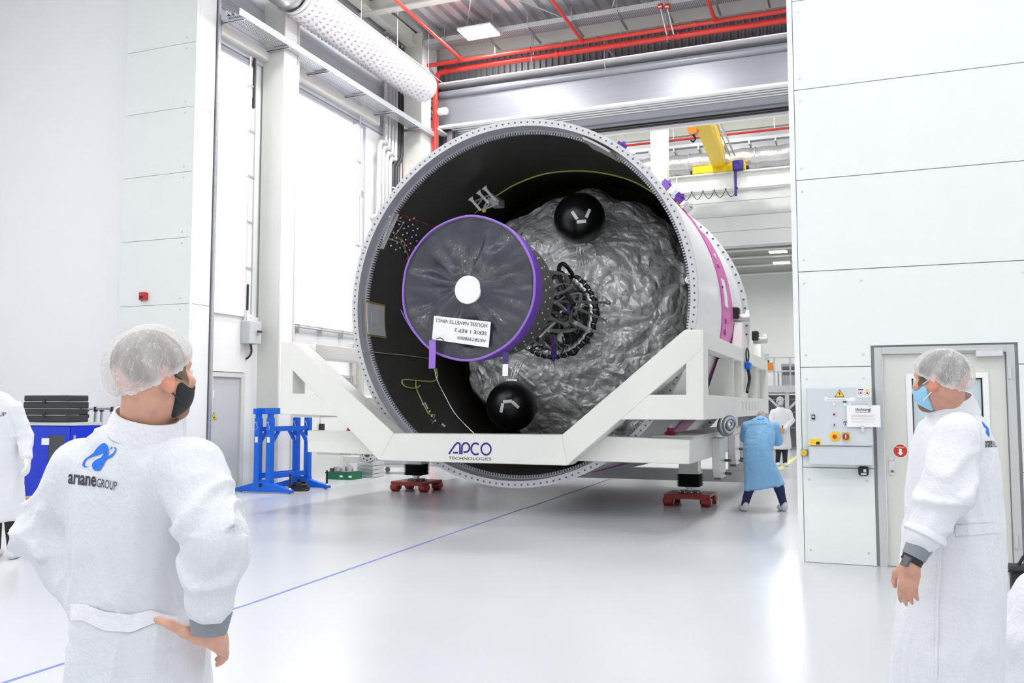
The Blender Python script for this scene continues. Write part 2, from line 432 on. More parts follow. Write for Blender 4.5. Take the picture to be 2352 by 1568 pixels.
# grey door in the left wall
d2 = struct('door_2', (XL, dY0, 0))
f = MB(); f.box((XL - .06, dY0 - .06, 0), (XL + .03, dY0, 2.18)).box((XL - .06, dY1, 0), (XL + .03, dY1 + .1, 2.18)).box((XL - .06, dY0, 2.1), (XL + .03, dY1, 2.18)); f.build('door_frame', 'cream', d2)
lf2 = sb('door_leaf', (XL - .05, dY0, .01), (XL - .015, dY1, 2.1), 'grey_paint', d2)
sg2 = onX(490, 955, XL)
st = thing('hazard_sign', 'yellow warning triangle on the grey door', 'sign', (XL, sg2[1], sg2[2]))
y, z = sg2[1] + .03, sg2[2]; s_ = .075
MB().prism([(XL - .015, y - s_, z - s_), (XL - .015, y + s_, z - s_), (XL - .015, y, z + s_)], (.004, 0, 0)).build('plate', 'black', st)
MB().prism([(XL - .011, y - s_ * .8, z - s_ * .86), (XL - .011, y + s_ * .8, z - s_ * .86), (XL - .011, y, z + s_ * .78)], (.002, 0, 0)).build('triangle', 'yellow', st)
MB().cyl((XL - .009, y, z - .03), (XL - .006, y, z - .03), .02, 12).build('symbol', 'black', st)
y2 = y - .13
st = thing('hand_sign', 'round no-entry sign with black hand on the grey door', 'sign', (XL, y2, z))
MB().lathe([(.0001, .0), (.07, .0)], (XL - .011, y2, z), 'X', 24).build('plate', 'paper', st)
MB().lathe([(.058, .002), (.075, .002)], (XL - .011, y2, z), 'X', 24).build('ring', 'red', st)
MB().prism([(XL - .01, y2 - .025, z - .04), (XL - .01, y2 + .025, z - .04), (XL - .01, y2 + .03, z + .03), (XL - .01, y2 - .03, z + .04)], (.003, 0, 0)).build('hand', 'black', st)
nz2 = onX(486, 904, XL)
st = thing('notice_plate', 'small pale notice plate high on the grey door', 'sign', (XL, nz2[1], nz2[2]))
MB().box((XL - .015, nz2[1] - .09, nz2[2] - .09), (XL - .009, nz2[1] + .09, nz2[2] + .09)).build('plate', 'grey_paint', st)
MB().box((XL - .009, nz2[1] - .075, nz2[2] - .07), (XL - .006, nz2[1] + .075, nz2[2] + .075)).build('sheet', 'paper', st)
# wall box with cable conduits above the grey door
wbx = onX(567, 762, XL)
bx = thing('switch_box', 'grey switch box with black lever beside the first column', 'switch box', (XL, wbx[1], wbx[2]))
MB().box((XL, wbx[1] - .19, wbx[2] - .24), (XL + .22, wbx[1] + .17, wbx[2] + .2)).build('housing', 'grey_paint', bx, bevel=.012)
MB().cyl((XL + .22, wbx[1] + .06, wbx[2]), (XL + .28, wbx[1] + .06, wbx[2]), .035, 12).build('knob', 'steel', bx)
MB().box((XL + .26, wbx[1] - .02, wbx[2] - .02), (XL + .29, wbx[1] + .08, wbx[2] + .02)).build('lever', 'black', bx)
MB().tube(spline([(XL + .1, wbx[1], wbx[2] - .24), (XL + .1, wbx[1] + .02, wbx[2] - .4), (XL + .06, wbx[1] - .02, wbx[2] - .5), (XL + .02, wbx[1] - .03, wbx[2] - .52)], 5), .02, 8).build('cable', 'black', bx)
cy = onX(570, 500, XL + .07)[1]
cn = thing('conduit', 'pair of vertical grey conduits beside the first window', 'conduit', (XL, cy, 3.2))
MB().cyl((XL + .06, cy - .02, wbx[2] + .2), (XL + .06, cy - .02, 8.4), .022, 8).build('pipe', 'alu', cn)
MB().box((XL, cy + .04, wbx[2] + .2), (XL + .06, cy + .13, 7.6)).build('trunking', 'white', cn)
MB().cyl((XL + .08, cy + .08, 7.4), (XL + .08, cy + .08, 8.4), .03, 8).build('cable', 'black', cn)
MB().cyl((XL + .08, cy + .02, 3.4), (XL + .08, cy + .02, 3.9), .025, 8).build('cable', 'black', cn)
for z in (4.2, 5.1, 6.0, 6.9, 7.8): MB().box((XL, cy - .06, z), (XL + .09, cy + .15, z + .04)).build('clip', 'zinc', cn)

# ---------------------------------------------------------------- wall with the roller door, lintel, corrugated sheets
wk = struct('wall_back', (-6, YB, 0))
XO = -10.2                                # left jamb of the opening
sb('wall_core', (XL, YB + .06, 0), (XO, YB + .5, ZC), 'mid_grey', wk)
sb('wall_core', (XO, YB + .06, 9.2), (4.6, YB + .5, ZC), 'mid_grey', wk)
pitch_ = .17
def corr(x0, x1, z0, z1, name, mat, parent, y, depth=.05, pt=pitch_):
    m = MB(); n = int(round((x1 - x0) / pt)); xs = []
    for i in range(n):
        x = x0 + i * pt; xs += [(x, 0), (x + pt * .35, 0), (x + pt * .5, depth), (x + pt * .85, depth)]
    xs.append((x0 + n * pt, 0)); k = len(xs)
    m.add([(x, y - d, z0) for x, d in xs] + [(x, y - d, z1) for x, d in xs], [(i, i + 1, k + i + 1, k + i) for i in range(k - 1)])
    return m.build(name, mat, parent, fix=False)
x = XL
while x < 1.2:
    n = 6 * pitch_
    corr(x, x + n, 9.3 if x > XO - .4 else 0, ZC, 'corrugated_sheet', 'dark_clad', wk, YB + .05)
    x += n
# ---------------------------------------------------------------- roof: deck ribs along the hall, beams
ce = struct('ceiling', (-6, 16, ZC))
x = -17.6
while x < 7.0:
    m = MB(); prof = []; pt = .33
    for i in range(6):
        X0 = x + i * pt; prof += [(X0, 0), (X0 + .17, 0), (X0 + .21, .1), (X0 + .29, .1)]
    prof.append((x + 6 * pt, 0)); k = len(prof)
    m.add([(X, -6.0, ZC + d) for X, d in prof] + [(X, YB + .1, ZC + d) for X, d in prof], [(i, i + 1, k + i + 1, k + i) for i in range(k - 1)])
    m.build('deck_sheet', 'alu', ce, fix=False); x += 6 * pt
def ibeam(a, b, w_, h_, name, mat, parent, t=.03):
    a = np.array(a, float); b = np.array(b, float); m = MB()
    m.bar(a + (0, 0, t / 2), b + (0, 0, t / 2), w_, t).bar(a + (0, 0, h_ - t / 2), b + (0, 0, h_ - t / 2), w_, t).bar(a + (0, 0, h_ / 2), b + (0, 0, h_ / 2), t, h_ - 2 * t)
    return m.build(name, mat, parent)
MB().box((XL, YB - .2, 10.98), (2, YB + .02, ZC)).build('eaves_beam', 'cream', ce)
ibeam((XL, 18.2, 10.98), (2, 18.2, 10.98), .25, .36, 'roof_beam', 'cream', ce)
ibeam((XL, 14.8, 10.85), (2, 14.8, 10.85), .3, .5, 'roof_beam', 'cream', ce)
ibeam((XL + .25, 12, 11.0), (XL + .25, YB, 11.0), .25, .34, 'roof_beam', 'cream', ce)
# bracing rods under the deck
for (x0, y0, x1, y1) in ((-9.5, 20.8, -6.5, 15), (-6.5, 20.8, -9.5, 15), (-5.6, 20.8, -3.2, 15)):
    MB().cyl((x0, y0, 11.15), (x1, y1, 11.15), .016, 6).build('brace_rod', 'steel', ce)
# ---------------------------------------------------------------- far hall seen through the opening
YF = 37.0
wf_ = struct('wall_far', (-4, YF, 8))
sb('lintel', (-14, YF, 8.05), (6, YF + .3, 14.5), 'cladding', wf_)
for k in range(6):
    sb('wall_panel', (-13, YF - .03, 8.1 + k * .62), (3, YF - .001, 8.1 + (k + 1) * .62 - .02), 'wall', wf_)
sb('jamb', (-14, YF, 0), (-9, YF + .3, 8.05), 'wall', wf_)
sb('end_wall', (-14, 50, 0), (6, 50.3, 14.5), 'wall', wf_)
sb('side_wall', (-14.3, YB + .5, 0), (-14, 50, 14.5), 'wall', wf_)
sb('side_wall', (5, YB + .5, 0), (5.3, 50, 14.5), 'wall', wf_)
# upper wall of far hall above crane: duct, pipes
sb('upper_band', (-14, YF - .12, 12.9), (6, YF, 14.5), 'cream', wf_)
sb('roof_strip', (-14, YB + .5, 14.5), (6, YF + .3, 14.7), 'grey_paint', wf_)
sb('low_roof', (-14, YF + .3, 9.6), (6, 50, 9.8), 'cream', wf_)
for k, (y, z) in enumerate(((38.3, 8.55), (39.8, 8.35), (41.5, 8.3), (43.4, 8.2), (45.5, 8.1))):
    ibeam((-14, y, z), (6, y, z), .35, 1.2 - .05 * k, 'roof_beam', 'cream', wf_, .05)
ibeam((-14, YF + 1.0, 8.7), (6, YF + 1.0, 8.7), .3, .4, 'service_beam', 'zinc', wf_, .04)
# column of far hall
ca, cb = onY(1494, 350, 33), onY(1530, 350, 33)
MB().box((ca[0], 33, 9.2), (cb[0], 33.5, 14.5)).build('column', 'white', wf_)
# ================================================================== LAMPS
def lamp(x, y, z, watts, label, grp=None, sx=.9, sy=.7, rows=4):
    t = thing('ceiling_lamp', label, 'lamp', (x, y, z), grp)
    MB().box((x - sx / 2, y - sy / 2, z), (x + sx / 2, y + sy / 2, z + .05)).build('housing', 'white', t, bevel=.01)
    for k in range(rows):
        w_ = sx / rows; x0 = x - sx / 2 + k * w_ + .015
        MB().box((x0, y - sy / 2 + .02, z - .02), (x0 + w_ - .03, y + sy / 2 - .02, z)).build('tube', 'lamp_white', t)
    for s in (-1, 1): MB().cyl((x + s * sx * .4, y, z + .05), (x + s * sx * .4, y, z + .45), .006, 6).build('hanger', 'steel', t)
    L = bpy.data.lights.new('lamp_light', 'AREA'); L.shape = 'RECTANGLE'; L.size = sx; L.size_y = sy; L.energy = watts * LAMP_GAIN; L.color = (1, .985, .96)
    o = bpy.data.objects.new('lamp_light', L); COL.objects.link(o); o.parent = t; o.location = (0, 0, -.03)
    return t
lp = onZ(1100, 74, 10.9)
lamp(lp[0], lp[1], 10.9, 260, 'lit high-bay lamp hanging beneath the roof before the roller door')
for x in (-8.6, -4.4, -.4):
    for y in (13.7, 17.0):
        lamp(x, y, 10.9, 720, 'lit high-bay lamp above the rocket stage', 'high-bay lamps above the stage')
for x in (-14.5, -9.5, -4.5, .5, 5.5):  # added out of view; the leftmost row brightens the white left wall
    for y in (-3, .8, 4.6):
        lamp(x, y, 10.9, 215, 'lit high-bay lamp added out of view above the open floor of the near hall', 'unseen high-bay lamps of the near hall')
for i, (px, py) in enumerate(((1787, 578), (1795, 603))):
    q = onY(px, py, 39.2 + i * 3.4); lamp(q[0], q[1], q[2], 420, ('lit lamp on the first' if i == 0 else 'lit lamp on the second') + ' low roof beam of the farthest hall', sx=.75, sy=.5, rows=3)
for x in (-10, -5.5, -1):
    for y in (26.5, 32.5): lamp(x, y, 14.0, 650, 'lit high-bay lamp in the far hall', 'lamps of the far hall')
for x in (-9, -1):
    lamp(x, 45.3, 7.9, 500, 'lit lamp of the farthest hall beyond the low beams', 'lamps of the farthest hall')

# ================================================================== AIR DUCT with nozzles
E1 = np.array([-10.25, 20.0, 9.66]); R = .41
du = thing('air_duct', 'white perforated supply air duct hanging along the left wall', 'air duct', (-10.28, 16, 9.6))
y_s = 14.2
prof = [(R, y_s), (R, 19.6), (R * .99, 19.75), (R * .9, 19.9), (R * .7, 20.0), (.0001, 20.05)]
MB().lathe(prof, (E1[0], 0, E1[2]), 'Y', 40).build('tube', 'white', du, smooth=True, sharp=1.2)
fl = MB(); pr = []
rng = random.Random(3)
for k in range(40): pr.append((R * (.86 + .1 * rng.random()), y_s - 2.4 + 2.4 * k / 39))
fl.lathe(pr, (E1[0], 0, E1[2]), 'Y', 24).build('foil_sleeve', 'foil_duct' if 'foil_duct' in MATS else M('foil_duct', (.75, .75, .77), .3, .85, .1, 8, .5, 12), du, smooth=True)
for y in (y_s, y_s + .12): MB().lathe([(R, y), (R + .012, y), (R + .012, y + .03), (R, y + .03)], (E1[0], 0, E1[2]), 'Y', 40).build('clamp_band', 'zinc', du, smooth=True)
nz_ = MB().lathe([(.024, -.004), (.030, .02), (.018, .03), (.014, .006), (.0001, .004)], (0, 0, 0), 'Z', 8); src = None; cnt = 0
nz_in = None
for i in range(26):
    y = y_s + .3 + i * .2
    for k, a in enumerate(np.radians(np.arange(-128, 12, 14))):
        aa = a + (math.radians(7) if i % 2 else 0); n = np.array([math.cos(aa), 0, math.sin(aa)]); p = (E1[0] + n[0] * R, y, E1[2] + n[2] * R)
        rot = Vector(n).to_track_quat('Z', 'Y').to_euler()
        if cnt < 290:
            if src is None: src = piece(nz_, 'nozzle', 'grey_paint', du, p, rot, smooth=True)
            else: inst(src, du, p, rot)
        cnt += 1
MB().cyl((E1[0] + .05, y_s, E1[2] + R + .02), (E1[0] + .05, 20.3, E1[2] + R + .02), .012, 6).build('hanging_rail', 'mid_grey', du)
MB().cyl((E1[0] + R * .93, y_s, E1[2] + R * .45), (E1[0] + R * .93, 20.3, E1[2] + R * .45), .012, 6).build('hanging_rail', 'mid_grey', du)
for y in (14.6, 16.2, 17.8, 19.4): MB().cyl((E1[0] + R * .93, y, E1[2] + R * .45), (E1[0] + R * .93, y, ZC), .006, 5).build('hanger_wire', 'steel', du)

# ================================================================== CABLE TRAYS
mt = M('perforated', (.60, .62, .64), .4, .6); nt = mt.node_tree; b = nt.nodes['Principled BSDF']
tc = nt.nodes.new('ShaderNodeTexCoord'); mp = nt.nodes.new('ShaderNodeMapping'); mp.inputs['Scale'].default_value = (22, 22, 22); nt.links.new(tc.outputs['Object'], mp.inputs[0])
vo = nt.nodes.new('ShaderNodeTexVoronoi'); vo.inputs['Scale'].default_value = 1.0; vo.inputs['Randomness'].default_value = .0; nt.links.new(mp.outputs[0], vo.inputs['Vector'])
cr = nt.nodes.new('ShaderNodeValToRGB'); cr.color_ramp.elements[0].position = .30; cr.color_ramp.elements[0].color = (.13, .14, .15, 1); cr.color_ramp.elements[1].position = .36; cr.color_ramp.elements[1].color = (.66, .68, .70, 1)
nt.links.new(vo.outputs['Distance'], cr.inputs[0]); nt.links.new(cr.outputs[0], b.inputs['Base Color'])
def tray(a, b_, w_, h_, label, name='cable_tray'):
    a = Vector(a); b_ = Vector(b_); d = (b_ - a).normalized(); r = d.cross(Vector((0, 0, 1))).normalized()
    t = thing(name, label, 'cable tray', tuple((a + b_) / 2))
    MB().bar(a, b_, w_, .006).build('tray_floor', 'perforated', t)
    for s in (-1, 1): MB().bar(a + r * s * w_ / 2 + Vector((0, 0, h_ / 2)), b_ + r * s * w_ / 2 + Vector((0, 0, h_ / 2)), .008, h_).build('tray_side', 'perforated', t)
    return t, d, r
zt = 8.70; xt = XL + .50
tr, d, r = tray((xt, yr0 + .0, zt), (xt, 20.9, zt), .3, .13, 'long galvanised cable tray on brackets along the left wall')
for (px, py) in ((555, 50), (660, 112), (750, 172), (834, 228), (900, 268), (962, 311)):
    y = onX(px, py, xt + .15)[1]
    m = MB().box((XL - .0, y, zt - .07), (xt + .2, y + .05, zt - .06)).box((XL, y, zt - .07), (xt + .2, y + .006, zt - .01)).box((XL, y + .044, zt - .07), (xt + .2, y + .05, zt - .01))
    m.build('bracket', 'zinc', tr)
for k in range(4):
    MB().tube(spline([(xt - .1 + .05 * k, yr0 + j * 1.3, zt + .03 + .012 * ((j * k) % 3)) for j in range(7)], 4), .018, 6).build('cable', ['black', 'grey_paint', 'dark_metal', 'white'][k], tr)
yt = 20.55
tray((XL + .6, yt, 11.0), (1.5, yt, 11.0), .42, .12, 'wide galvanised cable tray hanging across beneath the roof')
for k in range(9):
    x = XL + 1.2 + k * 1.15; t_ = None
    MB().box((x, yt - .26, 10.95), (x + .05, 21.3, 10.99)).build('tray_bracket', 'zinc', bpy.data.objects['cable_tray.001'])
    MB().cyl((x + .02, yt - .24, 10.96), (x + .02, yt - .24, ZC), .01, 5).build('hanger', 'zinc', bpy.data.objects['cable_tray.001'])

# ================================================================== RED SPRINKLER PIPES
sp = thing('sprinkler_pipe', 'upper red sprinkler main running across before the corrugated wall', 'pipe', (-6, 20.9, 10.8))
YS = 20.75
def pz(px, py): return onY(px, py, YS)
a, b_ = pz(975, 152), pz(1808, 25); MB().cyl((a[0], YS, a[2]), (1.0, YS, a[2] - .02), .055, 12).build('main', 'red', sp, smooth=True)
ZP = a[2]
for px in (1062, 1338, 1643):
    q = pz(px, 130 - (px - 1062) * .15)
    MB().cyl((q[0], YS, ZP), (q[0], 12.0, ZP + .16), .042, 10).build('branch', 'red', sp, smooth=True)
    MB().cyl((q[0], YS - .02, ZP + .005), (q[0], YS - .1, ZP + .02), .06, 10).build('coupling', 'red', sp, smooth=True)
for px in (1000, 1137, 1290, 1425, 1755): 
    q = pz(px, 140 - (px - 1000) * .15)
    MB().cyl((q[0], YS, ZP), (q[0], YS, ZP + .22), .014, 6).build('sprinkler_head', 'steel', sp)
for px in (1216, 1370, 1595): 
    q = pz(px, 120); MB().lathe([(.055, 0), (.072, 0), (.072, .05), (.055, .05)], (q[0], YS, ZP), 'X', 14).build('coupling', 'red', sp)
s2 = thing('sprinkler_pipe', 'lower thicker red sprinkler main with drop pipe in the corner', 'pipe', (-6, 21.0, 10.6))
ZQ = pz(1005, 162)[2] + .05; x0 = pz(992, 170)[0]
MB().tube(spline([(1.0, YS + .22, ZQ - .03), (-5, YS + .22, ZQ - .01), (x0 + .35, YS + .22, ZQ)], 3) + spline([(x0 + .12, YS + .22, ZQ - .03), (x0 + .02, YS + .22, ZQ - .2), (x0, YS + .22, ZQ - .5)], 3) + [(x0, YS + .22, .1)], .075, 12).build('main', 'red', s2, smooth=True)
for z in (8.9, 7.0, 5.0, 3.0): MB().box((x0 - .1, YS + .2, z), (x0 + .1, YB, z + .05)).build('pipe_clamp', 'white', s2)
for k in range(3): MB().lathe([(.075, 0), (.1, 0), (.1, .06), (.075, .06)], (x0 + .3 + 3.1 * k, YS + .22, ZQ), 'X', 14).build('coupling', 'red', s2)
for px in (1216, 1530): 
    q = pz(px, 130); MB().tube([(q[0], YS + .15, ZC - .02), (q[0], YS + .15, ZQ - .1), (q[0], YS + .3, ZQ - .1), (q[0], YS + .3, ZC - .02)], .012, 6).build('hanger', 'zinc', s2)
# fire beacons
for k, px in enumerate((1517, 1533)):
    q = onY(px, 16, 20.2); bc = thing('fire_beacon', 'small red beacon on a conduit beneath the roof', 'beacon', (q[0], 20.2, q[2]), 'pair of red beacons')
    MB().box((q[0] - .06, 20.15, q[2] - .05), (q[0] + .06, 20.25, q[2] + .07)).build('housing', 'red', bc, bevel=.01)
    MB().box((q[0] - .04, 20.13, q[2] - .03), (q[0] + .04, 20.15, q[2] + .0)).build('lens', 'white', bc)
    MB().tube([(q[0], 20.2, q[2] + .07), (q[0], 20.2, ZC - .01)], .012, 6).build('stem', 'zinc', bc); MB().tube([(q[0], 20.2, q[2] - .05), (q[0] + .03, 20.25, q[2] - .2), (q[0] + .1, 20.4, q[2] - .6)], .018, 6).build('conduit', 'zinc', bc)

# ================================================================== ROLLER DOOR
rd = thing('roller_door', 'rolled-up grey industrial roller door above the opening', 'roller door', (-6, YB - .3, 9))
xl = -10.55; xr = 2.0; yf = YB - .45
MB().box((xl, yf - .12, 10.16), (xr, YB, 10.19)).build('top_ledge', 'white', rd)
MB().box((xl, YB - .06, 9.6), (xr, YB - .03, 10.16)).build('back_plate', 'curtain', rd)
MB().cyl((xl + .1, yf + .1, 9.93), (xr, yf + .1, 9.93), .1, 20).build('shaft', 'curtain', rd, smooth=True)
MB().box((xl, yf + .12, 9.05), (xr, yf + .16, 9.88)).build('curtain_sheet', 'curtain', rd)
MB().box((xl, yf - .02, 9.0), (xr, yf + .16, 9.06)).build('bottom_lip', 'white', rd)
# underside, going back through the lintel
n = 7
for k in range(n):
    y = yf + .18 + k * .09; MB().box((XO, y, 9.01), (xr, y + .075, 9.06)).build('slat', 'white' if k % 2 else 'curtain', rd)
MB().box((XO, yf + .85, 9.03), (xr, yf + 1.35, 9.08)).build('slat', 'mid_grey', rd)
MB().box((XO, yf + 1.36, 8.99), (xr, yf + 1.56, 9.05)).build('slat', 'curtain', rd)
for k in range(2): MB().box((XO, yf + 1.6 + .15 * k, 8.96), (xr, yf + 1.7 + .15 * k, 9.05)).build('rubber_seal', 'black', rd)
MB().box((XO, yf + 1.9, 8.9), (xr, yf + 2.05, 9.3)).build('end_beam', 'white', rd)
for s in (0,):
    MB().box((xl - .06, yf - .06, 8.6), (xl, YB, 10.16)).build('end_bracket', 'dark_metal', rd)
m = MB(); q = onY(1030, 255, yf - .15)
MB().cyl((xl + .02, q[1], q[2]), (xl + .18, q[1], q[2]), .075, 14).build('gearbox', 'white', rd, bevel=.01)
MB().cyl((xl + .18, q[1], q[2] + .01), (xl + .42, q[1], q[2] + .01), .1, 18).build('motor', 'white', rd, bevel=.015)
MB().cyl((xl + .42, q[1], q[2] + .01), (xl + .44, q[1], q[2] + .01), .07, 18).build('fan_cap', 'grey_paint', rd)
for k in range(5): MB().box((xl - .03 + .02 * (k % 2), yf - .2, 9.2 + .14 * k), (xl + .06, yf - .1, 9.26 + .14 * k)).build('chain_link', 'black', rd)
for k in range(3): MB().cyl((xl + .02 + .06 * k, yf - .1, 5.0), (xl + .02 + .06 * k, yf - .1, 9.3), .012, 6).build('chain', 'steel', rd)
MB().box((XO - .16, YB - .12, 0), (XO, YB - .01, 9.0)).build('guide_rail', 'zinc', rd)
q = onY(1388, 140, yf - .05); MB().tube([(q[0], yf - .05, 10.75), (q[0], yf - .05, 10.1), (q[0] + .03, yf - .06, 9.95), (q[0], yf - .07, 9.85)], .014, 6).build('cable_hook', 'steel', rd)
MB().bar((q[0] + .05, yf + .1, 10.55), (q[0] + .3, YB, 10.2), .05, .05).build('strut', 'mid_grey', rd)

# ================================================================== INSULATED PIPES on the left wall
M('lagging', (.70, .71, .72), .35, .55, .12, 30, .4, 30)
yy = [onX(px, 330, XL + .2)[1] for px in (843, 853, 862, 872)]
for k in range(4):
    t = thing('insulated_pipe', 'silver foil lagged pipe with offset bend beside the long window', 'pipe', (XL, yy[k], 6.5), 'row of foil lagged pipes')
    t['label'] = ('foil lagged pipe closest to the long window', 'second foil lagged pipe from the long window', 'third foil lagged pipe from the long window', 'foil lagged pipe next to the black lagged pipes')[k]
    y = 18.72 + .17 * k; zt_ = 8.05 - .1 * k; yo = y + .42
    pts = [(XL + .18, yo, 10.8), (XL + .18, yo, zt_ + .12), (XL + .22, yo - .06, zt_ + .02), (XL + .26, y + .06, zt_ - .04), (XL + .26, y, zt_ - .16), (XL + .26, y, 6.35 - .02 * k), (XL + .2, y + .05, 6.2), (XL + .02, y + .06, 6.15)]
    MB().tube(pts, .058, 10).build('lagging', 'lagging', t, smooth=True, sharp=1.0)
    for z in (10.9, 9.6, 8.6): MB().cyl((XL + .18, yo, z), (XL + .18, yo, z + .03), .066, 10).build('clamp', 'steel', t)
for k in range(2):
    y = 19.45 + .16 * k; t = thing('insulated_pipe', ('thick' if k == 0 else 'second') + ' black rubber lagged pipe beside the foil pipes', 'pipe', (XL, y, 5))
    pts = [(XL + .18, y + .35, 10.8), (XL + .18, y + .35, 8.0), (XL + .22, y + .25, 7.85), (XL + .22, y, 7.6), (XL + .22, y, 5.9), (XL + .22, y + .08, 5.75), (XL + .22, y + .08, 3.3)]
    MB().tube(pts, .062, 10).build('lagging', 'rubber', t, smooth=True, sharp=1.0)
    for z in (7.0, 4.6): MB().cyl((XL + .22, y + (.08 if z < 5.5 else 0), z), (XL + .22, y + (.08 if z < 5.5 else 0), z + .035), .07, 10).build('clamp', 'white', t)
t = thing('cable_riser', 'vertical cable ladder with bundled cables near the corner column', 'cable ladder', (XL, 19.9, 5))
y = 19.85
for s in (0, .24): MB().box((XL + .12, y + s, 3.3), (XL + .17, y + s + .035, 10.8)).build('stile', 'zinc', t)
for z in np.arange(3.5, 11, .4): MB().box((XL + .12, y + .03, z), (XL + .15, y + .24, z + .03)).build('rung', 'zinc', t)
for k, c in enumerate(('black', 'white', 'grey_paint', 'red', 'rubber')):
    MB().tube(spline([(XL + .17, y + .06 + .035 * k + .015 * math.sin(j * 2.1 + k), 3.4 + j * 1.5) for j in range(6)], 4), .014, 6).build('cable', c, t)
t = thing('conduit', 'slim vertical conduit with valve at the edge of the long window', 'conduit', (XL, 18.5, 5))
yv = onX(826, 400, XL + .1)[1]
MB().cyl((XL + .1, yv, 3.3), (XL + .1, yv, 8.9), .022, 8).build('pipe', 'alu', t); MB().cyl((XL + .1, yv - .14, 3.3), (XL + .1, yv - .14, 7.6), .018, 8).build('pipe', 'white', t)
MB().cbox((XL + .13, yv, 6.55), (.1, .12, .16)).build('valve', 'steel', t)
for z in (4.3, 5.3, 7.3, 8.2): MB().box((XL, yv - .18, z), (XL + .13, yv + .04, z + .04)).build('clip', 'zinc', t)

# ================================================================== FAR HALL: crane, runway, ducts
rw = thing('crane_runway', 'white crane runway beam across the far wall', 'beam', (-4, 35.5, 10.5))
a = onY(1515, 418, 35.5); 
MB().box((-9.5, 35.3, 10.72), (4, 35.7, 10.78)).build('top_flange', 'cream', rw); MB().box((-9.5, 35.46, 10.15), (4, 35.54, 10.72)).build('web', 'white', rw); MB().box((-9.5, 35.3, 10.08), (4, 35.7, 10.15)).build('bottom_flange', 'white', rw)
for x in np.arange(-9, 4, 2.2): MB().box((x, 35.32, 10.15), (x + .04, 35.46, 10.72)).build('stiffener', 'white', rw)
cb_ = thing('festoon_cable', 'black looping festoon cable beneath the crane runway', 'cable', (-4, 35.3, 9.9))
pts = []; xa = onY(1538, 430, 35.25)[0]; xb = onY(1693, 420, 35.25)[0]; N = 6
for k in range(N * 8 + 1):
    t_ = k / (N * 8); pts.append((xa + (xb - xa) * t_, 35.25, 10.05 - .3 * abs(math.sin(PI * t_ * N))))
MB().tube(pts, .014, 5).build('cable', 'black', cb_)
for k in range(N + 1): MB().cbox((xa + (xb - xa) * k / N, 35.25, 10.06), (.05, .05, .08)).build('trolley', 'dark_metal', cb_)
cr_ = thing('overhead_crane', 'yellow overhead crane girder with end carriage in far hall', 'crane', (-4, 35.5, 10.8))
e0, e1 = onY(1592, 386, 35.5), onY(1714, 378, 35.5)
MB().box((e0[0], 35.3, 10.79), (e1[0], 35.7, 11.1)).build('end_carriage', 'yellow', cr_, bevel=.03)
for x in (e0[0], e1[0]): MB().cyl((x - .1, 35.5, 10.92), (x + .1, 35.5, 10.92), .08, 10).build('buffer', 'black', cr_)
g0 = onY(1651, 380, 35.4); g1 = onY(1613, 284, 29.5)
MB().bar((g0[0], 35.4, 11.35), (g1[0], 29.5, g1[2] + .3), .5, .7).build('girder', 'yellow', cr_, bevel=.02)
gg = Vector((g0[0] - .1, 35.25, 10.8)); 
q = onY(1695, 388, 35.2); MB().box((q[0] - .2, 35.1, 10.75), (q[0] + .2, 35.35, 11.15)).build('drive_motor', 'ink_blue', cr_, bevel=.03)
MB().cyl((q[0] - .1, 35.2, 9.75), (q[0] - .1, 35.2, 10.8), .05, 8).build('power_arm', 'ink_blue', cr_)
q = onY(1592, 296, 30); MB().lathe([(.0001, -.1), (.2, -.1), (.2, .1), (.0001, .1)], (q[0], 30, q[2]), 'Y', 18).build('hook_block', 'orange', cr_)
MB().tube([(q[0], 30, q[2] - .2), (q[0] + .08, 30, q[2] - .35), (q[0], 30, q[2] - .45), (q[0] - .08, 30, q[2] - .38)], .04, 8).build('hook', 'black', cr_)
# walkway ladder along the girder
la = thing('crane_ladder', 'grey ladder leading along the yellow crane girder', 'ladder', (-4, 34, 12))
p0, p1 = onY(1688, 358, 35.2), onY(1654, 280, 30.5); p2, p3 = onY(1677, 358, 35.2), onY(1645, 280, 30.5)
MB().cyl(p0, p1, .03, 6).build('stile', 'zinc', la); MB().cyl(p2, p3, .03, 6).build('stile', 'zinc', la)
for k in range(7):
    t_ = (k + .5) / 7; MB().cyl(p0 + (p1 - p0) * t_, p2 + (p3 - p2) * t_, .02, 6).build('rung', 'zinc', la)
fd = thing('foil_duct', 'foil wrapped ventilation duct along the far wall', 'air duct', (-3, 36, 11.7))
z0 = onY(1700, 366, 36.2)[2]
MB().tube([(x, 36.2 + .03 * math.sin(x * 5), z0 + .03 * math.sin(x * 7)) for x in np.arange(-9.5, 4, .25)], .42, 18).build('wrap', 'foil_duct', fd, smooth=True)
for x in np.arange(-9, 4, 1.3): MB().lathe([(.43, 0), (.45, 0), (.45, .05), (.43, .05)], (x, 36.2, z0), 'X', 18).build('strap', 'steel', fd)
z1_ = onY(1680, 330, 36.0)[2]; z2_ = onY(1680, 318, 36.0)[2]
t = thing('cable_tray', 'thin grey cable tray above the foil wrapped duct', 'cable tray', (-3, 36, z1_))
MB().box((-9.5, 35.8, z1_), (4, 36.1, z1_ + .12)).build('tray_floor', 'zinc', t)
for x in np.arange(-9, 4, 1.0): MB().box((x, 35.75, z1_ - .15), (x + .06, 36.5, z1_)).build('bracket', 'zinc', t)
t = thing('copper_pipe', 'slender red pipe running above the far cable tray', 'pipe', (-3, 36, z2_))
MB().cyl((-9.5, 35.9, z2_ + .15), (4, 35.9, z2_ + .15), .05, 8).build('pipe', 'red', t)
for x in np.arange(-9, 4, 2.0): MB().cyl((x, 35.9, z2_ + .15), (x, 35.9, 14.5), .015, 5).build('hanger', 'steel', t)
